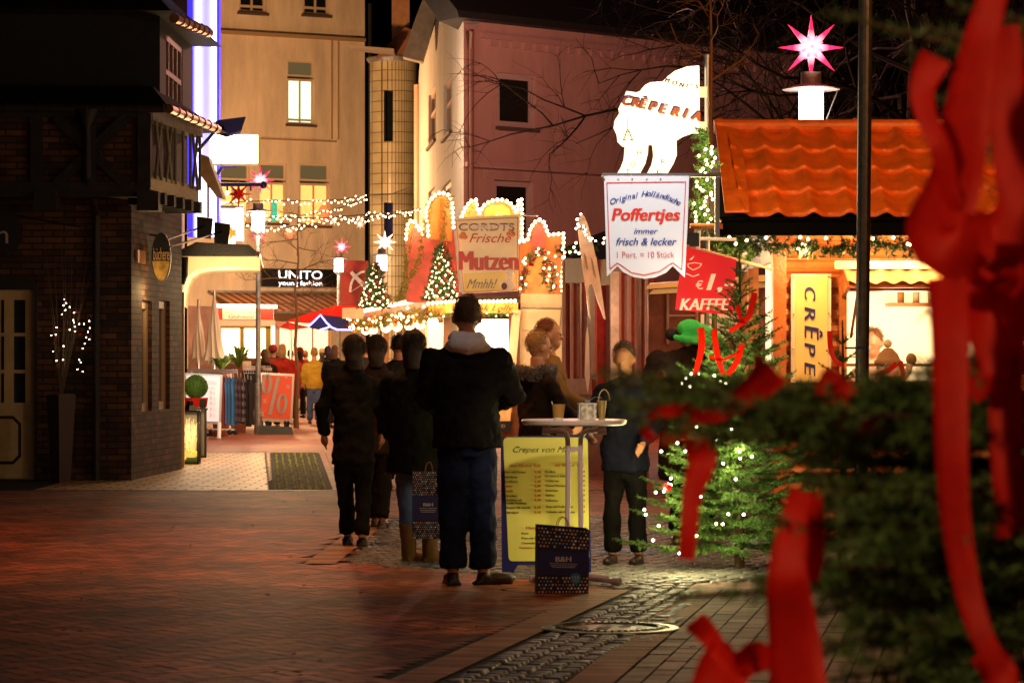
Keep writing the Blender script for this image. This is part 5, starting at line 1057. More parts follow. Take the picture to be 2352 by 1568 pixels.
# coffee flag
t = thing('coffee_flag', P(1620, 640, 22.4), 'red coffee price flag with a cup and cream lettering on a slanting stick', 'flag')
plate([(1573, 566), (1691, 596), (1688, 660), (1683, 724), (1551, 711), (1556, 660)], 22.4, .006, 'cloth', mat('bright red flag', (.80, .010, .012), .6, var=.1, bump=.2, bs=6, emit=(1, .012, .02), es=.30), t)  # glow put into the cloth to brighten its red
mcr2 = mat('cream flag print', (.92, .74, .48), .5, emit=(1, .7, .4), es=.35); UU = (math.cos(.02), 0, -math.sin(.02)+.0)  # print made to glow so it looks more brightly lit
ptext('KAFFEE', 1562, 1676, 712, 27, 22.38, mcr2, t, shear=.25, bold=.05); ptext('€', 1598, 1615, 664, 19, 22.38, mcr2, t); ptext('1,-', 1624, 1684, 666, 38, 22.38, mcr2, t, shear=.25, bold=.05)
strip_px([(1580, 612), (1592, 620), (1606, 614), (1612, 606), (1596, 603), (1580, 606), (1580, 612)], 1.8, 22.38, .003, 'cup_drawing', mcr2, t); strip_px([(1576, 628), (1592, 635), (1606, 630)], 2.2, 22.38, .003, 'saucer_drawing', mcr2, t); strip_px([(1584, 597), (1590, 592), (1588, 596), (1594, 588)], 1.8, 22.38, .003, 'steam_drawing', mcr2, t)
mb = MB(); mb.tube([P(1573, 563, 22.4), P(1772, 618, 23.9)], .012); mb.build('stick', mat('pale stick', (.8, .6, .4), .4), t); light(P(1620, 690, 21.2), 5, (1, .7, .5), .2)
# dark spotlight box beside the banner
t = thing('spotlight', P(1590, 548, 22.5), 'small black box spotlight on a white frame beside the white banner', 'spotlight')
mb = MB(); mb.box(P(1590, 551, 22.5), (.10, .1, .10)); mb.build('housing', 'black', t); mb = MB(); mb.tube([P(1606, 530, 22.5), P(1604, 572, 22.5)], .012); mb.tube([P(1606, 548, 22.5), P(1690, 550, 22.6)], .012); mb.build('frame', mat('white frame tube', (.9, .7, .45), .4, emit=(1, .7, .4), es=.3), t)
mb = MB(); mb.tube([P(1585, 519, 22.6), P(1660, 520, 22.6)], .02); mb.build('bar', m_log, t)
# tall dark mast
t = thing('dark_mast', P(1980, 828, 20.6)-V(0, 0, 1.4), 'tall dark metal mast standing before the serving window with a blue tie', 'mast')
mb = MB(); mb.tube([V(P(1976, 0, 20.6).x, 20.6, 0), P(1989, -60, 20.6)], .048, 16); mb.build('mast_tube', mat('grey green metal', (.085, .075, .06), .4, .5, var=.3, vs=20), t, smooth=False)
mb = MB(); c = P(1962, 799, 20.6); mb.box(c+V(0, -.055, 0), (.14, .012, .014)); mb.build('blue_tie', mat('blue strap', (.02, .01, .18), .5), t)
# snowman figure on the counter
c = P(2040, 893, 23.2); t = thing('snowman_figure', c, 'waving snowman figure in a brown bobble hat on the stall counter', 'figure'); s = F/23.2
sm = MB(); sm.ball(P(2030, 880, 23.2), (.13, .1, .09)); sm.ball(P(2040, 845, 23.2), (.095, .09, .085)); sm.tube([P(2060, 880, 23.2), P(2085, 855, 23.2), P(2092, 830, 23.2)], [.04, .03, .028]); organic(sm, 'body', mat('warm white plush', (.75, .55, .38), .8, bump=.4, bs=60), None, .01, 3).parent = t; t.children[0].location = -c
mw2 = mat('brown knit', (.32, .17, .08), .9, bump=.6, bs=90)
mb = MB(); b0 = P(2040, 836, 23.2); mb.loft([(b0.x, 23.2, b0.z-.01, .105, .1), (b0.x, 23.2, b0.z+.025, .11, .105), (b0.x, 23.2, b0.z+.035, .095, .09), (b0.x, 23.2, b0.z+.08, .075, .07), (b0.x, 23.2, b0.z+.125, .03, .03)], 20); mb.build('hat', mw2, t, smooth=True)
MB().ball(P(2039, 789, 23.2), .034).build('pompom', mat('cream pompom', (.8, .6, .42), .95, bump=.6, bs=90), t, smooth=True); MB().ball(P(2093, 825, 23.2), (.042, .04, .05)).build('mitten', mw2, t, smooth=True)
mb = MB(); mb.tube([P(2037, 842, 23.1), P(2034, 835, 22.98)], [.012, .003]); mb.build('nose', mat('nose', (.8, .5, .3), .6), t); MB().dots([P(2025, 839, 23.12), P(2050, 838, 23.12)], .009).build('eyes', 'black', t)
mb = MB(); mb.loft([(b0.x, 23.2, P(0, 872, 23.2).z, .10, .09), (b0.x, 23.2, P(0, 862, 23.2).z, .10, .095)], 18); mb.build('scarf', mat('striped scarf', (.45, .14, .06), .9, bump=.5, bs=80), t, smooth=True)

# ------------------------------------------------------------------ things in the alley
def ax_(x): return 401.9+.29297*x
def ay_(y): return 631.6+.29297*y
# mulled wine stall
t = thing('mulled_wine_stall', P(565, 828, 63)-V(0, 0, 1.4), 'small mulled wine stall with red and cream fascia and a bright roof tube', 'market stall')
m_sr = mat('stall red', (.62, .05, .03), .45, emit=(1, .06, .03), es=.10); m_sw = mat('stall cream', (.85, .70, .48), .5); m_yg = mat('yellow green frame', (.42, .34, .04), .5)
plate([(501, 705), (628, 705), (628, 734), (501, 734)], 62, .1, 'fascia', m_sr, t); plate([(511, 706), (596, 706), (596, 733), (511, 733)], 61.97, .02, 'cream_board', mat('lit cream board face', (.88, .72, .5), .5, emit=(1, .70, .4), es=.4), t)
ptext('Glühwein', 525, 583, 731, 8.5, 61.9, mat('red wine lettering', (.55, .03, .02), .5), t, bold=.01); ptext('Kakao', 515, 535, 719, 5, 61.9, m_rl, t, shear=.3); ptext('Kakao', 571, 588, 719, 5, 61.9, m_rl, t, shear=.3)
MB().tube([P(498, 702, 61.8), P(636, 704, 61.8)], .035).build('light_tube', glow('warm tube', (1, .72, .38), 12), t)
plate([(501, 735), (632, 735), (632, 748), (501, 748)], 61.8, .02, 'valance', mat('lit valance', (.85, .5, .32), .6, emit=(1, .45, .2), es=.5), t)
mb = MB(); mb.box(P(565, 790, 65), (1.25, .05, .9)); mb.build('lit_interior', glow('wine stall interior', (1, .76, .45), 3.5), t)
for x0, x1, y0, y1 in ((501, 508, 748, 840), (551, 560, 752, 840), (610, 622, 750, 860), (501, 622, 748, 754)): plate([(x0, y0), (x1, y0), (x1, y1), (x0, y1)], 62, .08, 'frame', m_yg, t)
plate([(501, 822), (640, 822), (640, 900), (501, 900)], 61.9, .2, 'counter', mat('dark counter', (.20, .07, .03), .6, var=.3), t)
light(P(565, 770, 60.5), 12, (1, .72, .42), .3); light(P(520, 800, 52.3), 30, (1, .80, .55), .3); light(P(560, 860, 55), 20, (1, .8, .55), .3); light(P(680, 740, 64), 55, (1, .60, .30), .3); light((-3.4, 50, 4.0), 150, (1, .55, .20), .2)  # includes bare fills added for the clothes rack and the alley
plate([(432, 702), (500, 704), (500, 900), (432, 900)], 64, .1, 'back_board', mat('pinkish lit board', (.75, .42, .30), .6, var=.5, vs=1.5), t)
# folded parasols
mp_ = mat('off white parasol cloth', (.72, .64, .50), .7, bump=.3, bs=12)
def parasol(x, yt, yb, wpx, d, lb, r0=0):
    c = P(x, yb+22, d); t = thing('folded_parasol', V(c.x, d, 0), lb, 'parasol', 'folded parasols'); top = P(x, yt, d); z1 = top.z; z0 = P(x, yb, d).z; W = wpx/F*d/2; K = 20; vs = []; n = 12
    MB().tube([V(c.x, d, 0), V(c.x, d, z1+.06)], .025).build('pole', 'steel', t)
    for i in range(n+1):
        f = i/n; z = z1+(z0-z1)*f
        for j in range(K):
            a = 2*math.pi*j/K; r = W*(.12+.88*f**1.1)*(1+(.28 if j % 2 else -.22)*f)*(1-.12*math.sin(f*9+r0)); vs.append((c.x+r*math.cos(a+f*.6), d+r*math.sin(a+f*.6), z-(.10*f if j % 4 == 1 else 0)))
    MB().add(vs, [(i*K+j, i*K+(j+1) % K, (i+1)*K+(j+1) % K, (i+1)*K+j) for i in range(n) for j in range(K)]).build('canopy', mp_, t)
    MB().loft([(c.x, d, 0, .25, .25), (c.x, d, .06, .22, .22)], 16).build('base', 'dark', t)
parasol(456, 695, 822, 33, 56, 'slimmer folded off white parasol beside the porch post'); parasol(492, 674, 828, 46, 55.5, 'fuller folded off white parasol nearest the mulled wine stall', 1)
# palm like plants in front of the stall
def palm(x, y0, y1, R, d, lb, m='needle', n=26):
    c = P(x, y0, d); h = (y0-y1)/F*d; t = thing('potted_palm', V(c.x, d, 0), lb, 'plant'); mb = MB()
    MB().loft([(c.x, d, 0, .14, .14), (c.x, d, c.z, .2, .2)], 14).build('pot', mat('clay pot', (.3, .1, .05), .7), t)
    for i in range(n):
        a = i*2.4; L = h*random.uniform(.6, 1); e = V(math.cos(a)*R, math.sin(a)*R, random.uniform(.3, 1)*h); p0 = c; p1 = c+e*.6+V(0, 0, h*.25); p2 = c+e; wv = V(-math.sin(a), math.cos(a), 0)*.03
        mb.add([p0-wv*.4, p0+wv*.4, p1+wv, p1-wv, p2], [(0, 1, 2, 3), (3, 2, 4)])
    mb.build('leaves', m, t)
mlf = mat('lit green leaf', (.13, .22, .03), .5, island=.5)
palm(548, 845, 790, .34, 58, 'yellow green leafy palm before the mulled wine stall window', mlf, 40); palm(508, 850, 812, .30, 55, 'low bushy green plant under the folded parasols', mlf, 40)
t = thing('shopping_basket', P(600, 842, 58), 'white wire bargain basket heaped with goods behind the lamp post', 'basket')
mb = MB()
for i in range(12): mb.tube([P(560+i*5.5, 840, 57.5), P(560+i*5.5, 858, 57.5)], .006, 4)
for y in (841, 849, 857): mb.tube([P(560, y, 57.5), P(622, y, 57.5)], .007, 4)
mb.build('wire_sides', 'steel', t); mb = MB(); mb.box(P(567, 840, 57.8), (.15, .2, .18)); mb.box(P(592, 848, 57.8), (.25, .2, .14)); mb.box(P(612, 850, 57.8), (.2, .2, .10)); mb.build('goods', mat('pale goods', (.85, .6, .4), .6, var=.3), t); MB().box(P(592, 895, 57.8), (.55, .3, .75)).build('stand', 'dark', t)
# topiary ball on pedestal
c = P(450, 888, 44); t = thing('topiary_ball', P(445, 935, 44), 'clipped round box ball in a square red pot', 'plant'); R = 27/F*44
mb = MB(); mb.ball(c, R*.93, seg=16); pts = np.random.default_rng(3).normal(size=(5200, 3)); pts /= np.linalg.norm(pts, axis=1)[:, None]
segs = [(c+Vector(p)*R*.86, c+Vector(p)*R*random.uniform(.97, 1.04)) for p in pts]; needles(mb, segs, 60, .02, .006, .2); mb.build('leaf_ball', mat('box leaves', (.07, .17, .02), .5, island=.5), t)
mb = MB(); q = P(445, 935, 44); mb.loft([(q.x, 44, q.z, .19, .19), (q.x, 44, P(0, 913, 44).z, .215, .215)], 4); mb.build('pot', mat('glossy red pot', (.55, .02, .01), .3), t)
MB().box(V(q.x, 44, q.z/2), (.3, .3, q.z-.01)).build('pedestal', mat('grey pedestal', (.1, .08, .07), .7), t)
light(P(452, 850, 42.6), 26, (1, .75, .45), .2)  # fill added in front of the leaf ball
# lanterns
def lantern(x0, x1, yt, yb, d, lb, lit):
    a_, b_ = P(x0, yb, d), P(x1, yt, d); W = (b_.x-a_.x); cx = (a_.x+b_.x)/2; z0 = 0.0; z1 = b_.z; t = thing('floor_lantern', V(cx, d, 0), lb, 'lantern', 'large floor lanterns'); e = W/2; mb = MB()
    for i in (-1, 1):
        for j in (-1, 1): mb.box((cx+i*(e-.012), d+j*(e-.012), z1/2), (.024, .024, z1))
    mb.box((cx, d, .015), (W, W, .03)); mb.box((cx, d, z1), (W+.03, W+.03, .03)); mb.loft([(cx, d, z1+.015, e*.8, e*.8), (cx, d, z1+.08, .05, .05), (cx, d, z1+.14, .045, .045)], 4); mb.build('frame', 'dark', t)
    gm = mat('lantern glass', (.9, .85, .7), .05, emit=(1, .75, .35), es=.02); gm.node_tree.nodes['Principled BSDF'].inputs['Alpha'].default_value = .12
    MB().box((cx, d, z1/2), (W-.06, W-.06, z1-.1)).build('glass', gm, t)
    if lit:
        mb = MB(); segs = []
        for i in range(60): p = V(cx+random.uniform(-.08, .08), d+random.uniform(-.06, .06), .06); q = V(cx+random.uniform(-.13, .13), d-random.uniform(0, .12), random.uniform(.3, z1-.08)); mb.tube([p, p.lerp(q, .5)+V(random.uniform(-.05, .05), 0, 0), q], .004, 3)
        mb.build('dried_twigs', mat('pale dried twigs', (.85, .65, .35), .6, emit=(1, .66, .25), es=.45), t); mb = MB()
        for i in range(9): mb.ball((cx+random.uniform(-.12, .12), d-.1, random.uniform(.08, .2)), .025, seg=5)
        mb.build('yellow_flowers', mat('yellow petals', (.8, .55, .05), .5, emit=(1, .6, .05), es=.6), t); MB().box((cx, d, .06), (W-.07, W-.07, .06)).build('moss', mat('green moss', (.08, .2, .02), .9), t)
        light((cx, d-e-.15, .4), 3.2, (1, .72, .35), .1, t); light((cx, d, .5), 3, (1, .72, .35), .05, t)
lantern(413, 459, 944, 1062, 40.5, 'larger glass floor lantern filled with glowing dried twigs and yellow flowers', True); lantern(458, 474, 939, 1048, 43.2, 'smaller dark empty lantern standing behind the glowing one', False)
# price board on legs
t = thing('price_board', P(480, 1008, 53)-V(0, 0, 0), 'white framed price board listing red prices, standing by the clothes rack', 'price board')
plate([(425, 856), (511, 860), (507, 974), (425, 970)], 53, .04, 'frame', mat('pale blue grey frame', (.5, .6, .65), .4), t); plate([(428, 862), (505, 865), (502, 968), (428, 965)], 52.98, .02, 'white_sheet', mat('white sheet', (.85, .85, .85), .5, emit=(.9, .95, 1), es=.35), t)
MB().tube([P(504, 972, 53), P(503, 1009, 52.4)], .035).build('leg', 'white', t); MB().tube([P(440, 972, 53), P(440, 1009, 52.4)], .035).build('leg', 'white', t)
mcy, mrr = mat('light blue print', (.15, .45, .65), .5), mat('rosy red print', (.75, .12, .10), .5)
ptext('Preis', 474, 495, 893, 7, 52.95, mcy, t); ptext('und Hosen', 470, 498, 877, 3.5, 52.95, M['black'], t); ptext('ohne Kabel', 470, 498, 882, 3.5, 52.95, M['black'], t)
for y in (905, 918, 930, 943, 956): ptext('0 c', 482, 494, y, 8, 52.95, mrr, t)
# clothes rack
t = thing('clothes_rack', P(520, 990, 54), 'chrome clothes rail on castors hung with shirts and jackets', 'clothes rack'); mb = MB()
for y in (848, 853): mb.tube([P(430, y, 54), P(545, y+3, 54)], .018)
for i in range(20): mb.tube([P(436+i*5.5, 846+i*.2, 54), P(440+i*5.5, 858, 54)], .007, 4)
for x in (440, 535): mb.tube([P(x, 850, 54), P(x, 985, 54)], .018)
mb.tube([P(440, 985, 53.6), P(540, 988, 54.4)], .02); mb.build('rail', 'steel', t)
for x in (447, 485, 528, 540): MB().ball(P(x, 992, 53.8), (.05, .03, .05), seg=6).build('castor', 'black', t)
def plaid(n, c1, c2):
    m = mat(n, c1, .8); nt = m.node_tree; g = nt.nodes.new('ShaderNodeTexCoord'); ck = nt.nodes.new('ShaderNodeTexChecker'); ck.inputs['Scale'].default_value = 14; ck.inputs[1].default_value = (*c1, 1); ck.inputs[2].default_value = (*c2, 1); nt.links.new(g.outputs['Object'], ck.inputs[0]); nt.links.new(ck.outputs[0], nt.nodes['Principled BSDF'].inputs['Base Color']); return m
for i, (x, w_, y0, y1, m_) in enumerate([(514, 8, 864, 975, mat('dark red cloth', (.30, .02, .02), .8)), (521, 11, 864, 975, mat('bright blue cloth', (.05, .20, .48), .8)), (528, 12, 865, 978, mat('mid blue cloth', (.04, .15, .38), .8)), (536, 12, 866, 977, mat('blue shirt cloth', (.05, .22, .50), .8)), (545, 12, 866, 970, plaid('dark plaid', (.04, .03, .06), (.12, .09, .12))), (553, 13, 867, 974, plaid('purple plaid', (.03, .02, .04), (.10, .07, .10))), (561, 13, 868, 968, plaid('grey plaid', (.02, .02, .03), (.18, .16, .18))), (569, 13, 870, 980, mat('black cloth', (.01, .01, .015), .8)), (576, 12, 872, 975, mat('charcoal cloth', (.012, .012, .016), .8))]):
    lb = ['dark red shirt at the near end of the clothes rail', 'first bright blue shirt on the clothes rail', 'mid blue shirt between two brighter ones on the rail', 'blue shirt hanging next to the plaid ones on the rail', 'darkest plaid shirt beside the blue shirts', 'purple tinged plaid shirt in the middle of the plaid group', 'grey plaid shirt next to the black jackets', 'black jacket hanging second last on the rail', 'charcoal jacket at the end of the rail by the lamp post'][i]
    d = 53.9+i*.03; g = thing('hanging_shirt', P(x, y0, d), lb, 'clothing', 'clothes on the rail'); k = w_/2
    mb = MB(); prev = None; secs = []
    for f, wf in ((0, .35), (.08, .8), (.16, 1.05), (.4, .8), (.7, .95), (1, 1.1)):
        y = y0+(y1-y0)*f; secs.append((x-k*wf+f*2, x+k*wf+f*2, y+random.uniform(-2, 2)*f))
    for a_, b_ in zip(secs, secs[1:]): mb.hexa([P(a_[0], a_[2], d-.1), P(a_[1], a_[2], d), P(b_[1], b_[2], d), P(b_[0], b_[2], d-.1)], [P(a_[0], a_[2], d+.1), P(a_[1], a_[2], d+.12), P(b_[1], b_[2], d+.12), P(b_[0], b_[2], d+.1)])
    mb.build('cloth', m_, g); MB().tube([P(x, y0-10, d), P(x+.5, y0, d)], .006, 4).build('hanger', 'steel', g)
# percent sale sign
t = thing('sale_sign', P(632, 995, 57)-V(0, 0, 0), 'red sale sign with a large grey percent symbol on a heavy dark base', 'sign')
plate([(597, 855), (676, 859), (671, 970), (591, 966)], 57, .06, 'frame', mat('silver frame', (.62, .52, .42), .35, .6), t); plate([(602, 860), (671, 864), (666, 962), (595, 958)], 56.97, .02, 'red_poster', mat('orange red poster', (.72, .09, .02), .5, emit=(1, .08, .02), es=.12), t)
mg = mat('grey percent', (.45, .38, .30), .5)
def ring(cx, cy, rx, ry, w_, par, d=56.93): 
    o_ = [(cx+rx*math.sin(a)+ry*.08*math.cos(a), cy-ry*math.cos(a)) for a in [i*math.pi/14 for i in range(29)]]; strip_px(o_, w_, d, .01, 'percent_ring', mg, par)
ring(613, 881, 8.5, 20, 7, t); ring(648, 927, 9, 20, 7, t); strip_px([(640, 866), (619, 952)], 8, 56.94, .01, 'percent_bar', mg, t)
for x, y, z in ((657, 868, 7), (662, 893, 9), (608, 925, 9), (602, 955, 11)): ptext('%', x-z*.5, x+z*.5, y, z, 56.93, mwm, t, shear=.2)
MB().hexa([P(593, 998, 56.6), P(674, 998, 56.6), P(670, 980, 56.7), P(597, 976, 56.7)], [P(593, 998, 57.3), P(674, 998, 57.3), P(668, 980, 57.2), P(599, 976, 57.2)]).build('base', mat('dark green grey base', (.035, .04, .025), .5), t)
for x in (602, 615, 655, 662): MB().tube([P(x, 966, 57), P(x, 980, 57)], .022).build('foot', 'black', t)
# red awnings and blue lit tent
t = thing('red_parasol', P(668, 745, 66), 'low red parasol canopy spreading beside the mulled wine stall', 'parasol')
MB().add([P(628, 737, 66), P(660, 739, 65), P(715, 752, 65), P(668, 758, 64.4), P(640, 752, 64.6), P(660, 745, 67.5)], [(0, 1, 2, 3, 4), (0, 5, 2, 1)]).build('canopy', mat('red canvas', (.62, .02, .01), .6, trans=.4, emit=(1, .02, .01), es=.12), t); MB().tube([V(P(668, 0, 66).x, 66, 0), P(668, 745, 66)], .03).build('pole', 'steel', t)
t = thing('red_awning', P(770, 720, 76), 'wide red awning sloping down behind the blue lit tent', 'awning')
plate([(657, 738), (700, 722), (771, 701), (835, 703), (832, 740), (700, 742)], 76, .3, 'canvas', bpy.data.materials['red canvas'], t); light(P(640, 700, 63), 14, (1, .4, .3), .3)
t = thing('blue_tent', P(768, 745, 70), 'dark blue pointed tent outlined with blue white light chains', 'tent'); plate([(708, 752), (736, 723), (826, 732), (829, 760), (775, 756), (735, 758)], 70, .8, 'canvas', mat('navy canvas', (.01, .012, .04), .7), t)
mbu2 = glow('blue light hose', (.25, .22, 1), 6)
for pts in ([(708, 750), (722, 737), (736, 723), (750, 741), (762, 752), (775, 757), (800, 757), (826, 758)], [(735, 757), (748, 754), (757, 750)]): MB().tube([P(x, y, 69.8) for x, y in pts], .022, 6).build('light_hose', mbu2, t)
light(P(760, 765, 68.5), 8, (.5, .4, 1), .2); plate([(786, 707), (826, 706), (836, 712), (835, 732), (786, 731)], 66, .1, 'side_curtain', m_cw, t)

# ------------------------------------------------------------------ people
m_skin = mat('skin', (.52, .24, .13), .5, var=.08); m_hb = mat('brown hair', (.10, .045, .02), .6, bump=.5, bs=150); m_hr = mat('reddish hair', (.22, .07, .02), .6, bump=.5, bs=150); m_hd = mat('blond hair', (.40, .21, .07), .6, bump=.5, bs=120); m_hk = mat('dark hair', (.02, .013, .01), .6, bump=.5, bs=150)
def cloth(n, c, r=.85):
    m = mat(n, c, r, var=.25, vs=5, bump=.4, bs=22); m.node_tree.nodes['Principled BSDF'].inputs['Specular IOR Level'].default_value = .15; return m
c_blk, c_brn, c_jean, c_jl = cloth('black jacket cloth', (.007, .006, .005)), cloth('dark brown coat', (.022, .012, .007)), cloth('dark blue denim', (.008, .014, .042)), cloth('light blue denim', (.08, .13, .26))
c_tan, c_yel, c_red, c_gry, c_olv = cloth('tan coat', (.22, .12, .04)), cloth('mustard coat', (.42, .27, .03)), cloth('red coat', (.40, .03, .015)), cloth('dark grey coat', (.025, .022, .022)), cloth('dark olive coat', (.035, .035, .018))
m_shoe = mat('dark shoe leather', (.03, .02, .015), .4); m_boot = cloth('tan suede boot', (.22, .11, .04), .8); m_eye = mat('eye', (.02, .01, .01), .2)
def hand(mb, w, d, side, s=1, curl=.5):
    d = d.normalized(); up = V(0, 0, 1) if abs(d.z) < .8 else V(0, -1, 0); n = d.cross(up).normalized(); u = n.cross(d).normalized()
    mb.tube([w, w+d*.045*s, w+d*.09*s], [.026*s, .036*s, .032*s], 8)
    for i, (o, L) in enumerate(((-.028, .058), (-.010, .070), (.009, .073), (.027, .066))):
        a = w+d*.085*s+u*o*s; b = a+d*L*.5*s+n*side*curl*.012*s; c = b+d*L*.45*s*(1-curl*.5)+n*side*curl*.03*s; mb.tube([a, b, c], [.0095*s, .009*s, .0075*s], 6)
    a = w+d*.03*s+u*.03*s; mb.tube([a, a+(d*.6+u*.7).normalized()*.035*s+n*side*.01*s, a+(d*.9+u*.5).normalized()*.07*s+n*side*.02*s], [.012*s, .0105*s, .008*s], 6)
CL2 = bpy.data.textures.new('creases', 'CLOUDS'); CL2.noise_scale = .05
CLD = bpy.data.textures.new('folds', 'CLOUDS'); CLD.noise_scale = .14
def person(x, y, rz, h, lb, jacket, legs, hair, shoe=None, arms=None, stance=(.11, .0, .11, .0), hem=.80, bulk=1.0, vox=.016, long_hair=False, turn=0, bow=0, hood=None, collar=None, hat=None, boots=False, group=None, lean=0, sleeve=None, skirtw=1.0, footrot=(0, 0), drop=0, leg=1.0):
    k = h/1.8; t = thing('person', (0, 0, 0), lb, 'person', group); sh = V(0, lean*.35, 1.47)*k; hipz = .93*k
    hd = V(0, lean*.45+bow*.10, 1.685-bow*.05-drop)*k; Rz = Matrix.Rotation(turn, 3, 'Z') @ Matrix.Rotation(-bow, 3, 'X')
    fl, fr_ = V(-stance[0], stance[1], 0)*k, V(stance[2], stance[3], 0)*k
    if arms is None: arms = ((V(-.27, .02, 1.20), V(-.25, .10, .96)), (V(.27, .02, 1.20), V(.25, .10, .96)))
    arms = [(a*k, b*k) for a, b in arms]
    body = MB(); body.ball(hd+V(0, 0, .02*k), (.077*k, .096*k, .115*k), Rz, 12); body.tube([sh+V(0, 0, -.02*k), hd+Rz @ V(0, -.01, -.08)*k], [.062*k, .058*k], 10)
    body.ball(hd+Rz @ V(0, .035, -.065)*k, (.052*k, .06*k, .05*k), Rz, 8)
    nz = hd+Rz @ V(0, .098, -.008)*k; body.tube([nz+Rz @ V(0, -.015, .035)*k, nz+Rz @ V(0, .018, -.018)*k], [.010*k, .017*k], 6)
    for s in (-1, 1): body.ball(hd+Rz @ V(s*.084, -.010, -.005)*k, (.014*k, .022*k, .034*k), Rz, 6); body.ball(hd+Rz @ V(s*.03, .083, .03)*k, (.025*k, .012*k, .010*k), Rz, 6)
    body.ball(hd+Rz @ V(0, .088, -.052)*k, (.025*k, .012*k, .009*k), Rz, 6)
    body.loft([(0, 0, .9*k, .14*k, .1*k), (0, lean*.1*k, 1.1*k, .12*k, .09*k), (sh.x, sh.y, 1.4*k, .16*k, .09*k), (sh.x, sh.y, 1.48*k, .08*k, .06*k)])
    for s, ft in ((-1, fl), (1, fr_)): body.tube([V(s*.085*k, 0, hipz), V((s*.09*k+ft.x)/2, .01+ft.y*.45, .5*k), ft+V(0, 0, .06)], [.085*k, .058*k, .038*k])
    for s, (e, w_) in zip((-1, 1), arms): body.tube([V(s*.17*k, sh.y, 1.42*k), e, w_], [.045*k, .038*k, .026*k]); hand(body, w_, (w_-e)+V(0, 0, 0), s, k)
    organic(body, 'body', m_skin, t, min(vox, .011), 2)
    if not group and bow < .3: 
        for s in (-1, 1): MB().ball(hd+Rz @ V(s*.031, .091, .012)*k, .0075*k, seg=6).build('eye', m_eye, t)
    J = MB(); b = bulk
    J.loft([(0, 0, hem*k, .185*k*b*skirtw, .13*k*b*skirtw), (0, lean*.05, .98*k, .178*k*b, .130*k*b), (0, lean*.12*k, 1.12*k, .172*k*b, .125*k*b), (0, lean*.22*k, 1.28*k, .190*k*b, .130*k*b), (sh.x, sh.y, 1.40*k, .205*k*b, .118*k*b), (sh.x, sh.y, 1.455*k, .175*k*b, .105*k), (sh.x, sh.y, 1.50*k, .115*k*b, .09*k), (sh.x, sh.y, 1.53*k, .075*k, .07*k)], 24)
    for s, (e, w_) in zip((-1, 1), arms):
        J.ball(V(s*.172*k*b, sh.y, 1.395*k), .074*k*b, seg=8); m_ = e.lerp(w_, .85); J.tube([V(s*.18*k*b, sh.y, 1.39*k), V(s*.18*k*b, sh.y, 1.39*k).lerp(e, .5), e, e.lerp(w_, .5), m_, w_], [.068*k*b, .066*k*b, .060*k*b, .054*k*b, .05*k*b, .043*k*b], 10)
    if collar: J.loft([(sh.x, sh.y, 1.47*k, .10*k, .09*k), (sh.x, sh.y, 1.56*k, .085*k, .085*k)], 16)
    organic(J, 'jacket', jacket, t, vox, 3)
    T = MB(); T.loft([(0, 0, (hem-.06)*k, .165*k, .115*k), (0, 0, 1.0*k, .155*k, .11*k)], 16)
    for s, ft in ((-1, fl), (1, fr_)):
        kn = V((s*.092*k+ft.x)/2, .02+ft.y*.45, .5*k); hp = V(s*.083*k, 0, .84*k); an = ft+V(0, 0, .10*k); top = .40*k if boots else 0
        if boots: an = kn.lerp(ft+V(0, 0, .1*k), .6)
        pts = [V(s*.08*k, 0, .92*k), hp, hp.lerp(kn, .5), kn, kn.lerp(an, .35), kn.lerp(an, .6), kn.lerp(an, .8), an]
        T.tube(pts, [.098*k, .100*k, .092*k*leg, .074*k*leg, .074*k*leg, .068*k*leg, .074*k*leg, .070*k*leg], 12)
    organic(T, 'trousers', legs, t, vox, 3)
    for s, ft, fa in ((-1, fl, footrot[0]), (1, fr_, footrot[1])):
        S = MB(); R_ = Matrix.Rotation(fa, 3, 'Z'); S.ball(ft+V(0, 0, .045)*k, (.045*k, .055*k, .05*k), seg=8); S.ball(ft+R_ @ V(0, .09, .035)*k, (.05*k, .13*k, .038*k), R_, 8); S.box(ft+R_ @ V(0, .06, .010)*k, (.09*k, .25*k, .02*k), fa)
        if boots: S.tube([ft+V(0, 0, .04), ft+V(0, 0, .15*k), ft+V(s*.01, 0, .30*k)], [.06*k, .063*k, .072*k], 12)
        organic(S, 'boot' if boots else 'shoe', shoe or m_shoe, t, .012, 2)
    Hh = MB(); Hh.ball(hd+Rz @ V(0, -.026, .042)*k, (.081*k, .092*k, .100*k), Rz, 12)
    if long_hair: Hh.tube([hd+Rz @ V(0, -.04, .03)*k, hd+Rz @ V(0, -.065, -.08)*k, hd+Rz @ V(0, -.07, -.18)*k], [.085*k, .085*k, .06*k], 10)
    if hair:
        organic(Hh, 'hair', hair, t, .012, 2)
        if not group:
            sg = []
            for q in np.random.default_rng(5).normal(size=(1500, 3)):
                q = Vector(q).normalized()
                if q.y > .35 and q.z < .55 or q.z < -.75: continue
                p_ = hd+Rz @ V(q.x*.083, -.026+q.y*.094, .042+q.z*.103)*k; sg.append((p_, p_+Rz @ (q*.5+V(0, -.1, -.9 if long_hair else -.25)).normalized()*(.03 if long_hair else .008)))
            hm = MB(); needles(hm, sg, 120, .016 if not long_hair else .03, .0012, 1.2); hm.build('hair_strands', hair, t)
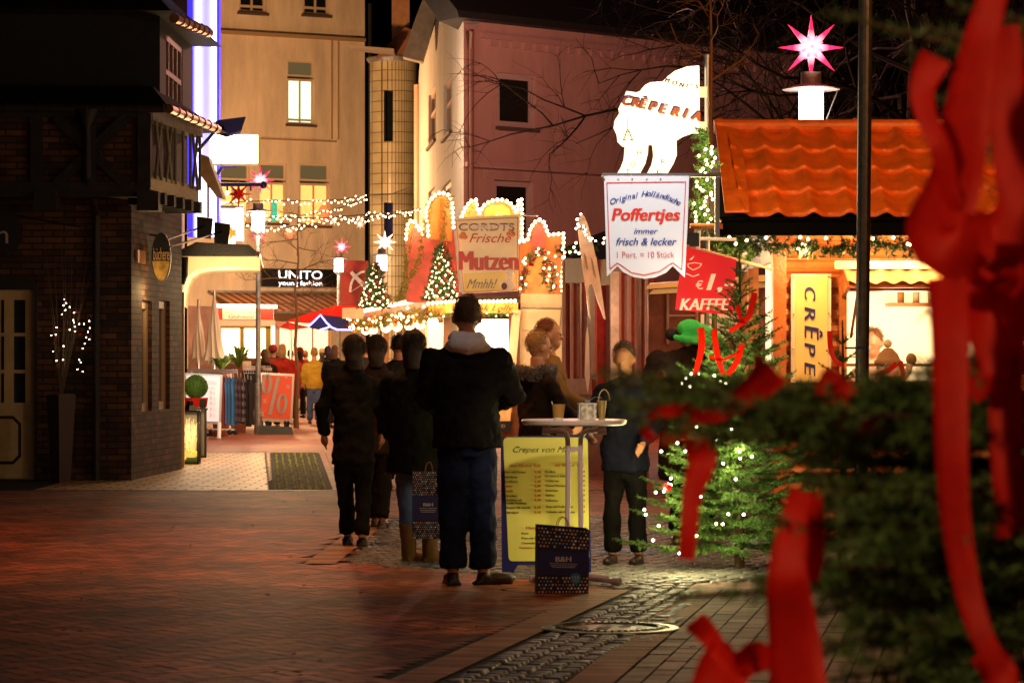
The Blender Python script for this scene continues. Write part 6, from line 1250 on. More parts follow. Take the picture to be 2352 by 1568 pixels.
    if hood:
        N = MB(); N.tube([sh+V(-.12, -.02, .0)*k, sh+V(-.07, -.10, .03)*k, sh+V(0, -.125, .02)*k, sh+V(.07, -.10, .03)*k, sh+V(.13, -.02, .0)*k], [.035*k, .058*k, .066*k, .058*k, .035*k], 10); N.tube([sh+V(-.09, .03, .07)*k, sh+V(-.075, -.06, .085)*k, sh+V(.0, -.085, .075)*k, sh+V(.075, -.06, .085)*k, sh+V(.09, .03, .07)*k], .034*k, 8); organic(N, 'hood', hood, t, .012, 4)
    if hat: hat(t, hd, Rz, k)
    t.location = (x, y, 0); t.rotation_euler = (0, 0, rz); return t
def at(px, d): return ((px-CX)/F*d, d)
# man with pale hood at the table, seen from behind
x, y = at(1072, 18.7)
person(x, y, rad(4), 1.80, 'man in black jacket and dark jeans with pale grey hood beside the yellow menu board', c_blk, c_jean, mat('cropped brown hair', (.09, .05, .022), .7, bump=.6, bs=180), arms=((V(-.265, .03, 1.17), V(-.16, .26, 1.10)), (V(.30, .04, 1.17), V(.17, .24, 1.12))), stance=(.085, .0, .105, .0), leg=1.15, drop=.02, hem=.86, bulk=1.18, vox=.012, hood=cloth('pale grey hood', (.80, .78, .78)), footrot=(rad(5), rad(-75)))
# woman with dotted bag
x, y = at(953, 20.8)
person(x, y, rad(-20), 1.60, 'woman in long dark coat, blue jeans and tan boots carrying a dotted bag', cloth('black green coat', (.010, .012, .008)), c_jl, m_hk, m_boot, hem=.70, bulk=1.15, boots=True, long_hair=True, skirtw=1.1, arms=((V(-.27, .0, 1.2), V(-.25, .12, .97)), (V(.28, .0, 1.18), V(.27, .02, .86))), stance=(.06, .02, .1, .06), footrot=(rad(-10), rad(-60)))
# dark couple walking
for px, d, h, rz, lb, jc in ((812, 22.6, 1.58, .1, 'person in dark clothes walking away at the near side of the dark couple', c_blk), (866, 25.0, 1.60, -.1, 'person in dark brown clothes walking away, farther one of the dark couple', c_brn)):
    x, y = at(px, d); person(x, y, rz, h, lb, jc, c_blk, m_hk, hem=.70, bulk=1.0, skirtw=1.05, stance=(.04, .16, .07, -.14), collar=True, long_hair=True)
x, y = at(914, 33); person(x, y, .2, 1.66, 'person in black coat half hidden behind the woman with the dotted bag', c_gry, c_blk, m_hk, bulk=1.15, hem=.6)
# two people in profile at the table
x, y = at(1262, 23.4); person(x, y, rad(-88), 1.70, 'man in tan coat with reddish hair in profile behind the fur collared woman', c_tan, c_blk, m_hr, arms=((V(-.26, .1, 1.2), V(-.15, .32, 1.08)), (V(.26, .1, 1.2), V(.16, .32, 1.08))), bulk=1.1)
def furc(t, hd, Rz, k):
    segs = []
    for i in range(500): a = random.uniform(0, 6.28); p = V(.12*k*math.cos(a), .11*k*math.sin(a)-.02, 1.47*k+random.uniform(-.03, .05)); segs.append((p, p+V(math.cos(a), math.sin(a), random.uniform(-.6, .4))*.06))
    mb = MB(); needles(mb, segs, 260, .025, .004, .3); mb.tube([V(.11*k*math.cos(a), .10*k*math.sin(a)-.02, 1.48*k) for a in np.linspace(0, 6.28, 20)], .045, 8); mb.build('fur_collar', mat('grey brown fur', (.20, .16, .14), .9, island=.7), t)
x, y = at(1235, 21.8); person(x, y, rad(-62), 1.60, 'blond woman in dark coat with a grey fur collar standing behind the white table', c_brn, c_blk, m_hd, arms=((V(-.27, .08, 1.2), V(-.12, .30, 1.08)), (V(.27, .1, 1.17), V(.20, .34, .98))), hem=.6, bulk=1.12, bow=.15, hat=furc, long_hair=False)
# boy facing the camera
x, y = at(1436, 20.6); person(x, y, rad(165), 1.52, 'child with brown hair and dark jacket looking down beside the white table', cloth('dark navy jacket', (.010, .012, .026)), c_blk, m_hb, bow=.45, arms=((V(-.27, .06, 1.15), V(-.20, .25, .98)), (V(.28, .10, 1.18), V(.30, .33, 1.12))), bulk=1.1, hem=.75)
x, y = at(2008, 25.2); person(x, y, rad(150), 1.66, 'cook in pale clothes blurred inside the bright serving window', cloth('pale cook shirt', (.7, .45, .35)), c_gry, m_hr, bow=.3)
# bowed person with the green hood
def ghood(t, hd, Rz, k):
    N = MB(); Q = Matrix.Rotation(.32, 3, 'Y'); N.ball(V(.07, .0, 1.62)*k, (.19*k, .14*k, .075*k), Q, 12); N.ball(V(-.02, .03, 1.665)*k, (.10*k, .11*k, .065*k), None, 10); N.tube([V(-.14, .0, 1.60)*k, V(-.05, -.13, 1.575)*k, V(.08, -.15, 1.56)*k, V(.24, -.08, 1.53)*k], [.02*k, .03*k, .03*k, .015*k], 8); organic(N, 'hood', cloth('bright green hood', (.07, .80, .16)), t, .012, 6)
    N = MB(); N.ball(V(-.15, .12, 1.62)*k, (.055*k, .09*k, .05*k), None, 8); N.build('cap', cloth('grey cap', (.05, .045, .045)), t)
x, y = at(1590, 22.8); person(x, y, rad(0), 1.78, 'broad person in a dark brown coat with bright green hood bending away', c_brn, c_blk, None, bulk=1.42, hem=.5, bow=.6, lean=.2, drop=.09, hat=ghood, arms=((V(-.34, .15, 1.18), V(-.22, .3, 1.0)), (V(.34, .12, 1.18), V(.22, .3, 1.0))))
light((.05, 21.3, 1.95), 4, (1, .55, .22), .1); light((-3.6, 49, 2.6), 60, (1, .66, .30), .2); light(P(1600, 690, 21.4), 5, (1, .8, .6), .1)  # bare fills added for the profile pair, the alley and the green hood
# far crowd
def bobble(t, hd, Rz, k):
    q = MB(); q.ball(hd+V(0, -.02, .06)*k, (.10*k, .11*k, .10*k), None, 8); q.build('hat', cloth('knit hat', random.choice(((.3, .04, .03), (.05, .05, .06), (.4, .3, .2)))), t, smooth=True)
x, y = at(722, 66); person(x, y, .1, 1.66, 'woman in mustard yellow jacket and blue jeans walking down the alley', c_yel, c_jl, m_hd, hem=.84, bulk=1.12, vox=.025, stance=(.1, .1, .08, -.05))
for i, (px, d, h, jc, hr, lb) in enumerate(((607, 60, 1.62, c_brn, m_hb, 'brown coated person at the counter of the mulled wine stall'), (627, 62, 1.70, c_gry, m_hk, 'grey coated person queueing behind the street lamp post'), (648, 61, 1.72, c_red, m_hd, 'person in red coat just behind the red sale sign'), (668, 68, 1.64, c_red, m_hb, 'red clad person deeper in the far crowd'), (688, 73, 1.7, c_red, m_hk, 'person in red by the far shop window'), (702, 78, 1.65, c_brn, m_hr, 'brown coated person farthest down the alley'), (752, 70, 1.72, c_gry, m_hk, 'dark coated person beside the far lamp post'), (640, 70, 1.6, c_blk, m_hk, 'short black clad person in the far crowd'), (770, 62, 1.7, c_blk, m_hb, 'black clad person before the long side of the booth'), (838, 56, 1.7, c_gry, m_hk, 'tall dark person at the long booth counter'), (740, 80, 1.7, c_tan, m_hk, 'tan coated person under the blue lit tent'))):
    x, y = at(px, d); person(x, y, random.uniform(-.6, .6), h, lb, jc, c_gry, hr, vox=.022, bulk=random.uniform(1.05, 1.3), long_hair=i % 2 == 0, collar=True, hem=random.choice((.6, .75, .84)), hat=bobble if i % 3 == 1 else None, group='shoppers in the alley')

# ------------------------------------------------------------------ table, menu board, bags
d = 18.7; c = P(1319, 828, d); X = c.x; zt = P(0, 968, d).z; m_tb = mat('white table plastic', (.66, .56, .54), .35, bump=.05)
t = thing('bar_table', (X, d, 0), 'round white standing table with bent tubular legs', 'table')
MB().loft([(X, d, zt-.022, .31, .31), (X, d, zt-.014, .325, .325), (X, d, zt+.006, .332, .332), (X, d, zt+.014, .325, .325), (X, d, zt+.014, .30, .30)], 64).build('tabletop', m_tb, t, smooth=False)
m_lg = mat('white lilac tube', (.56, .44, .50), .3)
for s in (-1, 1):
    mb = MB(); mb.tube([(X+s*.17, d-.02, zt-.055), (X+s*.085, d-.02, zt-.055), (X+s*.055, d-.02, zt-.07), (X+s*.040, d-.02, zt-.11), (X+s*.038, d-.02, zt-.3), (X+s*.045, d-.02, .12), (X+s*.06, d-.03, .045), (X+s*.26, d-.12*s-.05, .03)], .0165, 12); mb.build('leg', m_lg, t, smooth=True)
    mb = MB(); mb.tube([(X+s*.15, d-.02, zt-.055), (X+s*.20, d-.02, zt-.05)], .028, 12); mb.build('bracket', m_lg, t); MB().tube([(X+s*.235, d-.12*s-.04, .03), (X+s*.28, d-.13*s-.055, .03)], .024, 12).build('foot_cap', m_lg, t)
    MB().tube([(X+s*.02, d+.15, .06), (X+s*.22, d+.20, .03)], .0165, 10).build('leg', m_lg, t)
MB().box((X, d-.02, zt-.17), (.09, .02, .028)).build('cross_bar', m_lg, t)
q = P(1282, 961, d); t = thing('paper_cup', V(q.x, d-.1, zt+.014), 'brown paper cup with a stirring stick on the white table', 'cup')
MB().loft([(q.x, d-.1, zt+.014, .030, .030), (q.x, d-.1, zt+.11, .041, .041), (q.x, d-.1, zt+.108, .037, .037), (q.x, d-.1, zt+.03, .028, .028)], 24).build('cup_body', mat('brown paper cup', (.38, .20, .04), .6), t, smooth=False); MB().loft([(q.x, d-.1, zt+.0145, .0315, .0315), (q.x, d-.1, zt+.026, .0325, .0325)], 24).build('white_base', 'white', t); MB().tube([(q.x-.02, d-.1, zt+.06), (q.x-.042, d-.1, zt+.128)], .003).build('stirrer', 'white', t)
q = P(1348, 961, d); t = thing('tin_lantern', V(q.x, d, zt+.014), 'square pale tin lantern with perforated sides and wire handle on the white table', 'lantern')
MB().box((q.x, d-.03, zt+.064), (.098, .098, .095), rad(12)).build('tin_body', mat('perforated pale tin', (.55, .50, .42), .45, .3, var=.6, vs=45), t); MB().box((q.x, d-.03, zt+.125), (.035, .035, .022), rad(12)).build('chimney', 'zinc', t)
mb = MB()
for s in (-1, 0, 1): mb.box((q.x+s*.047, d-.082+abs(s)*.012, zt+.064), (.006, .006, .1))
mb.box((q.x, d-.03, zt+.113), (.106, .106, .006), rad(12)); mb.build('tin_edges', 'white', t); MB().tube([(q.x+.01, d-.03, zt+.13), (q.x+.05, d-.03, zt+.155), (q.x+.09, d-.03, zt+.15)], .002, 5).build('handle', 'steel', t)
q = P(1387, 945, d); t = thing('tin_lantern', V(q.x, d+.12, zt+.014), 'tall conical tin candle holder with a hooped handle at the far table edge', 'lantern')
MB().loft([(q.x-.01, d+.12, zt+.014, .018, .018), (q.x-.01, d+.12, zt+.13, .032, .032)], 14).build('tin_body', mat('golden tin', (.5, .36, .12), .4, .5), t); MB().tube([(q.x-.03+.035*(1-math.cos(a)), d+.12, zt+.13+.07*math.sin(a)) for a in np.linspace(0, math.pi, 12)], .003, 5).build('handle', mat('golden wire', (.5, .36, .12), .4, .5), t)
# yellow menu board on blue A-frame
d = 19.7; t = thing('menu_board', P(1250, 1322, d), 'yellow crepe menu board on a dark blue frame behind the white table', 'menu board'); m_bf = mat('deep blue board frame', (.008, .008, .13), .4); m_yf = mat('yellow menu face', (.86, .84, .16), .4, var=.03)
plate([(1150, 1003), (1349, 997), (1358, 1322), (1343, 1322), (1337, 1297), (1190, 1297), (1172, 1324), (1153, 1324)], d, .03, 'blue_frame', m_bf, t); plate([(1158, 1006), (1350, 1001), (1358, 1300), (1343, 1300)], d+.25, .02, 'rear_frame', m_bf, t)
rr = []
for cx, cy, a0 in ((1340, 1014, -90), (1344, 1278, 0), (1178, 1278, 90), (1166, 1014, 180)):
    for k in range(5): a = rad(a0+k*22.5); rr.append((cx+10*math.cos(a), cy+10*math.sin(a)))
plate(rr, d-.005, .008, 'yellow_sheet', m_yf, t); mk = mat('black menu print', (.015, .015, .012), .5); mdr = mat('dark red menu print', (.50, .05, .01), .5); dt = d-.01
ptext('Crepes von Moni', 1178, 1325, 1038, 13, dt, mk, t, shear=.45, bold=.005)
for b_, x0, x1, y in (('ohne Alkohol', 1170, 1220, 1072), ('EUR', 1227, 1242, 1072), ('mit Alkohol', 1275, 1319, 1071), ('EUR', 1326, 1341, 1071)): ptext(b_, x0, x1, y, 6.5, dt, mdr, t, bold=.03)
left = [('Zimt und Zucker', 1158, 1208, 1086, '2,50'), ('Apfelmus', 1158, 1188, 1097, '2,50'), ('Konfitüre', 1158, 1189, 1107.5, '2,50'), ('kinder', 1159, 1177, 1118, '3,00'), ('nutella', 1160, 1178, 1129, '3,00'), ('Kirschen', 1160, 1187, 1140, '3,00'), ('Kirschen mit', 1160, 1199, 1150, '3,50'), ('Vanille-Pudding', 1160, 1209, 1157, ''), ('Banane mit nutella', 1161, 1218, 1167, '3,50'), ('Marzipan', 1161, 1191, 1178, '3,50')]
for b_, x0, x1, y, pr in left:
    ptext(b_, x0, x1, y, 4.6, dt, mdr if b_ in ('nutella', 'kinder') else mk, t, bold=.07)
    if pr: ptext(pr, 1227.5, 1242, y, 5.4, dt, mdr, t, bold=.08)
right = [('Eierlikör', 1252, 1277, 1085, '3,50'), ('Kirschen u. Eierlikör', 1252, 1312, 1095, '3,50'), ('Cointreau', 1253, 1283, 1106, '3,50'), ("'Grand Marnier", 1252, 1300, 1117, '3,50'), ('Amaretto', 1253, 1282, 1128, '3,50'), ('Baileys', 1254, 1274, 1139, '3,50'), ('Calvados', 1254, 1281, 1151, '3,50'), ('Rum und Rohrzucker', 1255, 1317, 1165, '3,50'), ('Calvados mit Apfelmus', 1255, 1320, 1177, '3,80')]
for b_, x0, x1, y, pr in right: ptext(b_, x0, x1, y, 4.6, dt, mk, t, bold=.07); ptext(pr, 1329, 1343, y, 5.2, dt, mdr, t, bold=.08)
for b_, x0, x1, y, m_ in (('Herzhafte', 1209, 1254, 1214, mdr), ('EUR', 1300, 1319, 1213, mdr), ('Käse', 1198, 1214, 1226, mk), ('Käse mit Schinken', 1198, 1256, 1237, mk), ('Camembert', 1198, 1236, 1248, mk), ('*Schinken mit Formfleisch', 1192, 1275, 1259, mdr)): ptext(b_, x0, x1, y, 6 if y < 1215 else 4.4, dt, m_, t, bold=.07)
light((.62, 15.6, 2.3), 170, (1, .80, .52), .08, spot=24, target=P(1268, 1140, 19.5)); light(P(1410, 900, 19.9), 1.6, (1, .45, .12), .05)  # the spot is added to brighten the menu board
# dotted paper bags
m_bag = mat('navy bag paper', (.012, .013, .05), .45); m_band = mat('navy bag band', (.018, .022, .13), .45)
dcol = [mat('white dot', (.85, .85, .95), .5), mat('gold dot', (.75, .42, .10), .5), mat('teal dot', (.05, .38, .55), .5), mat('brown dot', (.6, .34, .2), .5)]
def bag(x, y, W, Hh, D, rz, lb, z0=0, bent=.0, seed=1, logo=True):
    rnd = random.Random(seed); t = thing('paper_bag', (0, 0, 0), lb, 'bag', 'dotted shopping bags'); mb = MB()
    b4 = [V(-W/2, -D/2, 0), V(W/2, -D/2, 0), V(W/2, D/2, 0), V(-W/2, D/2, 0)]; t4 = [V(-W/2, -D/2*.6, Hh), V(W/2+.01, -D/2*.6, Hh*(1-bent)), V(W/2, D/2*.6, Hh*(1-bent*.6)), V(-W/2, D/2*.6, Hh*1.02)]
    mb.add(b4+[(p+q)/2+V(0, (-.01 if i < 2 else .01), 0) for i, (p, q) in enumerate(zip(b4, t4))]+t4, [(3, 2, 1, 0)]+[(r*4+i, r*4+(i+1) % 4, r*4+4+(i+1) % 4, r*4+4+i) for r in (0, 1) for i in range(4)]); mb.build('paper', m_bag, t)
    def pf(u, v):   # point on the front face
        a = b4[0].lerp(b4[1], u); c_ = t4[0].lerp(t4[1], u); m_ = (a+c_)/2+V(0, -.01, 0); return (a.lerp(m_, v*2) if v < .5 else m_.lerp(c_, v*2-1))+V(0, -.0025, 0)
    g_ = [MB() for _ in dcol]; r0 = W/52; nx = 15; ny = int(nx*Hh/W)
    for i in range(nx):
        for j in range(ny):
            u, v = (i+.5+(.5 if j % 2 else 0))/nx, (j+.5)/ny
            if u > .98 or .27 < v < .66: continue
            if rnd.random() < .12: continue
            c_ = pf(u, v); r = r0*rnd.choice((.7, .9, 1.2)); k = rnd.choices(range(4), (5, 6, 2, 1))[0]
            g_[k].quad(*[c_+V(r*math.cos(a), 0, r*math.sin(a)) for a in [q*math.pi/4 for q in range(8)]])
            if u < .25:                                            # the side gusset has dots too
                c2 = V(W/2+.0035, -D/2+D*u*3.4, v*Hh); g_[k].quad(*[c2+V(0, r*math.cos(a), r*math.sin(a)) for a in [q*math.pi/4 for q in range(8)]])
    for g, m_, nm in zip(g_, dcol, ('white', 'gold', 'teal', 'brown')): g.build(nm+'_dots', m_, t)['kind'] = 'stuff'
    q = MB(); q.quad(pf(.01, .28), pf(.99, .28), pf(.99, .5), pf(.99, .64), pf(.01, .64), pf(.01, .5)); q.build('name_band', m_band, t)
    pl = mat('pale silver print', (.75, .72, .8), .4); text('B&H', pf(.5, .49)+V(0, -.002, 0), W*.30, W*.10, pl, t, bold=.04)
    for v, wd_ in ((.455, .55), (.425, .5), (.40, .45)): q = MB(); q.quad(pf(.5-wd_/2, v)+V(0, -.002, 0), pf(.5+wd_/2, v)+V(0, -.002, 0), pf(.5+wd_/2, v+.006)+V(0, -.002, 0), pf(.5-wd_/2, v+.006)+V(0, -.002, 0)); q.build('print_line', pl, t)
    if logo:
        c_ = pf(.74, .23)+V(0, -.003, 0); q = MB(); q.quad(*[c_+V(W*.11*math.cos(a), 0, W*.11*math.sin(a)) for a in [k*math.pi/16 for k in range(32)]]); q.build('blue_sticker', mat('blue round sticker', (.03, .22, .42), .5), t); text('125', c_+V(0, -.002, .0), W*.13, W*.05, pl, t); text('Jahre', c_+V(0, -.002, -W*.05), W*.11, W*.03, pl, t)
    for yy in (-D*.3, D*.3): MB().tube([V(W*.02+W*.12*math.cos(a)*-1, yy, Hh*(1-bent*.5)-.01+.075*math.sin(a)) for a in np.linspace(0, math.pi, 12)], .0025, 5).build('handle', mat('brown cord', (.2, .09, .05), .7), t)
    t.location = (x, y, z0); t.rotation_euler = (0, 0, rz)
x, y = at(1290, 18.05); bag(x, y, .31, .405, .13, rad(6), 'navy dotted paper bag with a round blue sticker standing under the white table', bent=.07, seed=2)
x, y = at(984, 20.35); bag(x, y, .215, .455, .1, rad(-3), 'navy dotted paper bag held low by the woman in tan boots', z0=.19, seed=5, logo=False)

# ------------------------------------------------------------------ christmas trees with ribbons
def ribbon(pts, w, d, lb, par=None, tw=0, name='red_ribbon', dd=None):
    """satin band along px points; width in m, twist gives it depth"""
    n = len(pts); P3 = [P(x, y, d+(dd[i] if dd else 0)) for i, (x, y) in enumerate(pts)]; sm = []
    for i in range(n-1):
        a = P3[max(i-1, 0)]; b = P3[i]; c_ = P3[i+1]; e = P3[min(i+2, n-1)]
        for k in range(6): u = k/6; sm.append(.5*((2*b)+(c_-a)*u+(2*a-5*b+4*c_-e)*u*u+(3*b-a-3*c_+e)*u**3))
    sm.append(P3[-1]); vs = []; N = len(sm)
    for i, p in enumerate(sm):
        t_ = (sm[min(i+1, N-1)]-sm[max(i-1, 0)]).normalized(); s = t_.cross(V(0, 1, 0)); s = s.normalized() if s.length > .05 else V(1, 0, 0); s.rotate(Matrix.Rotation(.85*tw*math.sin(i/N*5+len(pts))+.25, 3, t_))
        ww = (w if not isinstance(w, (list, tuple)) else w[0]+(w[1]-w[0])*i/N)/2; nn = s.cross(t_)
        for q, o in ((-1, 0), (-.5, .13), (0, .02), (.5, .12), (1, -.04)): vs.append(p+s*ww*q+nn*ww*2*o)
    mb = MB(); mb.add(vs, [(i*5+j, i*5+j+1, i*5+j+6, i*5+j+5) for i in range(N-1) for j in range(4)])
    o = mb.build(name, 'ribbon', par, base=P3[0] if par is None else None, smooth=True)
    if par is None: tag(o, lb, 'ribbon', 'red ribbons on the fir trees')
    return o
def fir(x, y, h, R, lb, seed, z0=.15, whorls=22, wd_top=None, per=420, nl=.024, m='needle'):
    rnd = random.Random(seed); t = thing('fir_tree', (x, y, 0), lb, 'fir tree'); tr = MB(); wood = MB(); segs = []
    tr.tube([V(x, y, 0), V(x+.01, y, h*.5), V(x, y, h)], [.035, .02, .004], 8); tr.build('trunk', 'bark', t)
    segs.append((V(x, y, h*.9), V(x, y, h)))
    for i in range(whorls):
        f = i/(whorls-1); z = z0+(h*.90-z0)*f; n = 7 if f < .7 else 5; L0 = R*(1-f)**.95+.08
        for k in range(n):
            a = k*2*math.pi/n+i*.9+rnd.random()*.4; L = L0*rnd.uniform(.75, 1.1); p = V(x, y, z); up = .05+.8*f
            fir_branch(wood, segs, p, p+V(math.cos(a)*L, math.sin(a)*L, L*up*rnd.uniform(.6, 1.2)), .010*(1-.6*f), rnd, min(.22, L*.5), .045, -.04 if f > .6 else .05)
    wood.build('branches', 'bark', t); mb = MB(); needles(mb, segs, per, nl, .0022); mb.build('needles', m, t); return t
ft = fir(P(1698, 0, 20.2).x, 20.2, P(0, 556, 20.2).z, .72, 'slim fir tree with fairy lights and red ribbons beside the table', 3, whorls=24)
LP = [(1588, 858), (1604, 858), (1575, 868), (1567, 880), (1641, 862), (1655, 876), (1667, 880), (1630, 893), (1638, 893), (1651, 899), (1585, 888), (1749, 937), (1770, 919), (1569, 995), (1556, 1017), (1574, 1036), (1519, 1036), (1541, 1098), (1541, 1113), (1483, 1181), (1513, 1207), (1645, 1202), (1660, 1203), (1698, 1036), (1700, 1052), (1727, 1048), (1661, 1064), (1525, 1128), (1506, 1130), (1645, 1010), (1690, 1100), (1610, 1140), (1600, 1230), (1560, 1270), (1500, 1240), (1673, 1180), (1708, 1181), (1480, 1170), (1620, 950), (1600, 980), (1680, 985)]
c = thing('fairy_lights', P(1600, 1000, 19.7), 'warm white fairy lights on the slim fir tree beside the table', 'light string')
pts = []
for x_, y_ in LP:
    z = P(x_, y_, 19.8).z; pts.append(P(x_, y_, 19.55+.45*min(1, max(0, (z-.3)/1.2))))
bulbs(c, pts, .010, 'bulbw')
for i in (0, 3, 5, 8, 11, 12, 14, 16, 17, 19, 20, 21, 23, 26, 28, 32, 33): light(pts[i]+V(0, -.07, .02), 3.2, (1, .85, .38), .03, c)
for x_, y_ in ((1533, 1118), (1518, 860)): MB().ball(P(x_, y_, 19.6), .03).build('bauble', 'bulbred', c)
for i, (pp, w_, lb) in enumerate((([(1610, 752), (1612, 790), (1606, 825), (1596, 862)], .045, 'long straight red ribbon over the back of the green hooded person'), ([(1640, 755), (1645, 800), (1655, 840), (1662, 858)], .04, 'red ribbon tail beside the fir trunk above the fairy lights'), ([(1733, 672), (1722, 720), (1700, 745), (1676, 760)], .04, 'curling red ribbon on the slim fir just under its tip'), ([(1705, 790), (1692, 830), (1672, 862)], .04, 'red ribbon slanting below the coffee flag'), ([(1628, 818), (1660, 826), (1700, 806)], .02, 'narrow red ribbon tied across the slim fir trunk'), ([(1694, 700), (1702, 735), (1712, 745)], .03, 'short red ribbon piece at the slim fir tip'), ([(1770, 915), (1810, 925), (1800, 960), (1840, 940)], .03, 'small red bow at the outer branch of the slim fir'))):
    ribbon(pp, w_, 19.6, lb, tw=.5)
f2 = fir(P(1935, 0, 20.9).x, 20.9, P(0, 735, 20.9).z, .5, 'second fir tree growing around the foot of the dark mast', 8, whorls=12)
for pp, lb in (([(1905, 760), (1908, 800), (1920, 830), (1938, 838)], 'red ribbon hooked on the second fir beside the yellow sign'), ([(2060, 835), (2040, 850), (2010, 862)], 'red ribbon end lying across the snowman'), ([(2068, 830), (2074, 862), (2066, 890)], 'thin red ribbon hanging in front of the snowman')): ribbon(pp, .035, 20.4, lb, tw=.4)

# near fir tree, out of focus at the edge of the picture
rnd = random.Random(21); base = V(P(2440, 0, 4.3).x, 4.3, 0); t = thing('near_fir_tree', base, 'large dark fir tree close to the camera hung with wide red ribbons', 'fir tree'); tr = MB(); tr.tube([base, base+V(0, 0, 3.0)], [.05, .02], 10); tr.build('trunk', 'bark', t)
wood = MB(); segs = []
BR = [(1400, 1720, 1490, 4.4), (1440, 1960, 1590, 4.2), (1500, 2150, 1540, 4.6), (1350, 1930, 1420, 4.7), (1400, 2100, 1450, 4.0), (1270, 1760, 1300, 4.3), (900, 1375, 850, 4.5), (915, 1400, 880, 4.2), (940, 1390, 915, 4.6), (955, 1440, 960, 4.3), (925, 1480, 900, 4.7), (975, 1520, 955, 4.4), (930, 1385, 860, 4.3), (960, 1430, 930, 4.5), (985, 1500, 985, 4.1), (1050, 1780, 1040, 4.6), (1085, 1800, 1110, 4.2), (1120, 1830, 1175, 4.5), (1170, 1780, 1200, 4.0), (1200, 1800, 1260, 4.6), (1250, 1530, 1370, 4.1), (1290, 1680, 1330, 4.5), (1330, 1780, 1400, 4.2), (1400, 2000, 1480, 4.4), (1460, 1900, 1560, 4.1), (1500, 2100, 1575, 4.5), (900, 1700, 900, 4.6), (925, 1850, 905, 4.2), (940, 1620, 930, 4.0), (1020, 1760, 1010, 4.4), (1100, 1900, 1120, 4.0), (1180, 1900, 1200, 4.3), (1240, 1880, 1290, 4.6), (920, 2000, 935, 4.5), (1000, 1900, 960, 4.7), (1150, 1850, 1150, 4.8), (1060, 1850, 1080, 4.8), (1300, 2000, 1350, 4.7),
      (140, 1900, 25, 4.5), (190, 2080, 120, 4.2), (560, 2095, 605, 4.1), (90, 2250, 130, 4.6), (660, 2180, 650, 4.4), (380, 2240, 330, 4.5), (480, 2260, 430, 4.3), (120, 2120, 60, 4.4), (60, 2180, 10, 4.3), (250, 2150, 230, 4.5), (320, 2180, 290, 4.2), (700, 2120, 720, 4.5), (800, 2130, 830, 4.3), (820, 2080, 860, 4.5), (1380, 1900, 1440, 4.6), (1430, 2050, 1500, 4.3), (1340, 1850, 1360, 4.4), (1210, 1950, 1235, 4.5), (760, 2200, 740, 4.6)]
for y0, x1, y1, d in BR:
    p0 = V(base.x, 4.3, P(0, y0, 4.3).z); p1 = P(x1, y1, d); L = (p1-p0).length; thin = y1 < 800
    fir_branch(wood, segs, p0, p1, .008, rnd, .05 if x1 == 2095 else (.10 if thin else .19), .05 if thin else .030, .02, 2)
wood.build('branches', 'bark', t); mb = MB(); needles(mb, segs, 330, .024, .0017); mb.build('needles', mat('near fir needles', (.085, .19, .055), .5, island=.6), t)
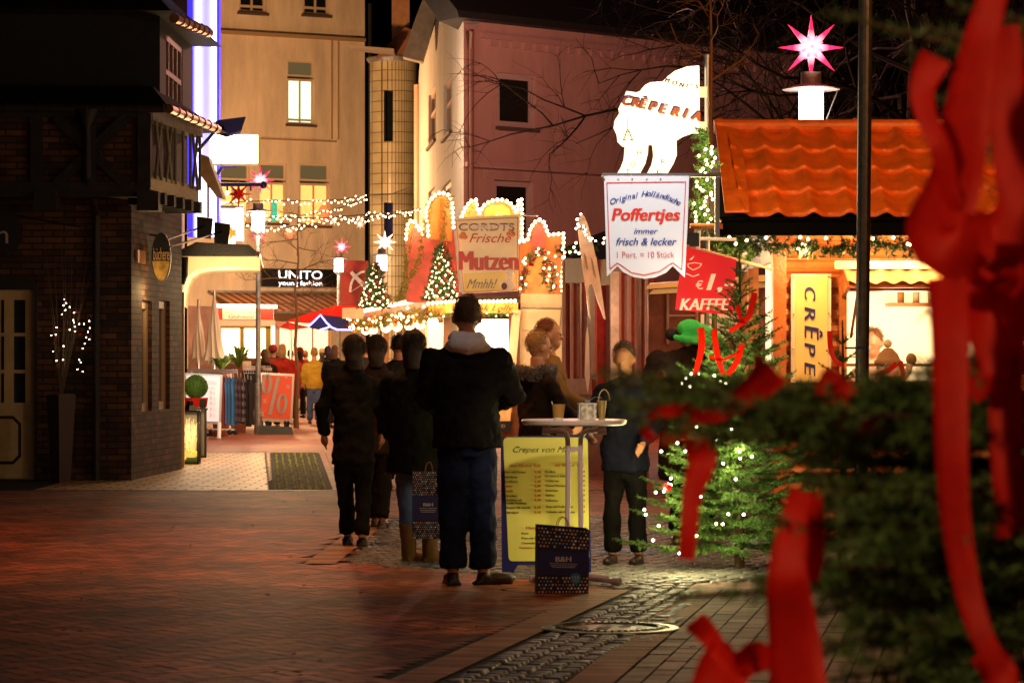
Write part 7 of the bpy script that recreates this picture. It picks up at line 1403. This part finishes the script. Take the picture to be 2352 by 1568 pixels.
big = [([(2176, 640), (2182, 760), (2184, 900), (2186, 1050), (2196, 1200), (2222, 1350), (2256, 1460), (2300, 1540)], (.056, .028), 4.0, .05, 'longest red ribbon hanging straight down at the bright serving window'),
 ([(2330, 560), (2322, 700), (2310, 900), (2318, 1080), (2330, 1235)], .05, 4.1, .3, 'second long red ribbon at the very edge of the picture'),
 ([(2290, -40), (2262, 60), (2235, 180), (2215, 300), (2190, 430), (2150, 520), (2185, 560), (2250, 570)], (.04, .10), 4.0, .35, 'broad red ribbon falling from the top edge into the large bow'),
 ([(2300, 60), (2310, 200), (2330, 360), (2350, 480), (2300, 560), (2230, 560)], (.05, .10), 4.15, .5, 'dark loop of the large bow at the picture edge'),
 ([(2150, 130), (2120, 200), (2130, 270), (2160, 340), (2175, 420), (2200, 480)], (.045, .02), 4.0, .6, 'narrow curled red ribbon left of the large bow' if False else 'narrow curled red ribbon beside the large bow'),
 ([(2240, 570), (2200, 620), (2260, 680), (2320, 640), (2290, 590)], .05, 4.05, .4, 'knot of the large bow above the longest ribbon'),
 ([(2250, 640), (2240, 720), (2290, 850), (2225, 900)], .045, 4.1, .6, 'crumpled red tail under the large bow'),
 ([(1585, 962), (1650, 948), (1705, 915), (1745, 880), (1775, 838)], (.014, .066), 4.2, .25, 'bright red ribbon loop in front of the fairy lights'),
 ([(1935, 868), (1915, 900), (1925, 945), (1975, 975), (2030, 990)], (.058, .03), 4.2, .4, 'red ribbon loop below the dark mast'),
 ([(1960, 960), (2020, 985), (2080, 1000), (2130, 1010)], .035, 4.3, .5, 'flat red ribbon tail lying on the dark branches'),
 ([(1842, 1128), (1825, 1190), (1812, 1260), (1810, 1330), (1815, 1400), (1825, 1480), (1835, 1600)], (.034, .080), 4.0, .45, 'widest red ribbon hanging down to the lower picture edge'),
 ([(1855, 1135), (1862, 1220), (1858, 1300), (1850, 1330)], .04, 4.05, .4, 'short red ribbon half behind the widest one'),
 ([(1604, 1000), (1612, 1060), (1592, 1130), (1584, 1200), (1576, 1285)], (.05, .022), 4.4, .5, 'dark red ribbon hanging before the slim fir tree'),
 ([(1500, 1010), (1480, 985), (1500, 955), (1550, 940), (1590, 945), (1570, 990), (1520, 1010)], .02, 4.4, .5, 'thin dark red bow near the table edge'),
 ([(1595, 1425), (1630, 1460), (1660, 1500), (1690, 1520), (1740, 1500), (1760, 1540)], .035, 4.0, .6, 'red ribbon knot at the tip of the lowest branch'),
 ([(1690, 1500), (1660, 1540), (1640, 1600)], .07, 4.0, .3, 'broad red ribbon end at the lower picture edge'),
 ([(2270, 1500), (2290, 1540), (2320, 1590)], .05, 4.05, .6, 'small red ribbon at the lower corner of the near fir'),
 ([(2210, 900), (2235, 870), (2265, 820), (2240, 800)], .03, 4.2, .6, 'small red ribbon curl beside the menu card')]
for pts_, w_, d, tw, lb in big: ribbon(pts_, w_, d, lb, tw=tw, dd=[.012*math.sin(i*1.7) for i in range(len(pts_))])
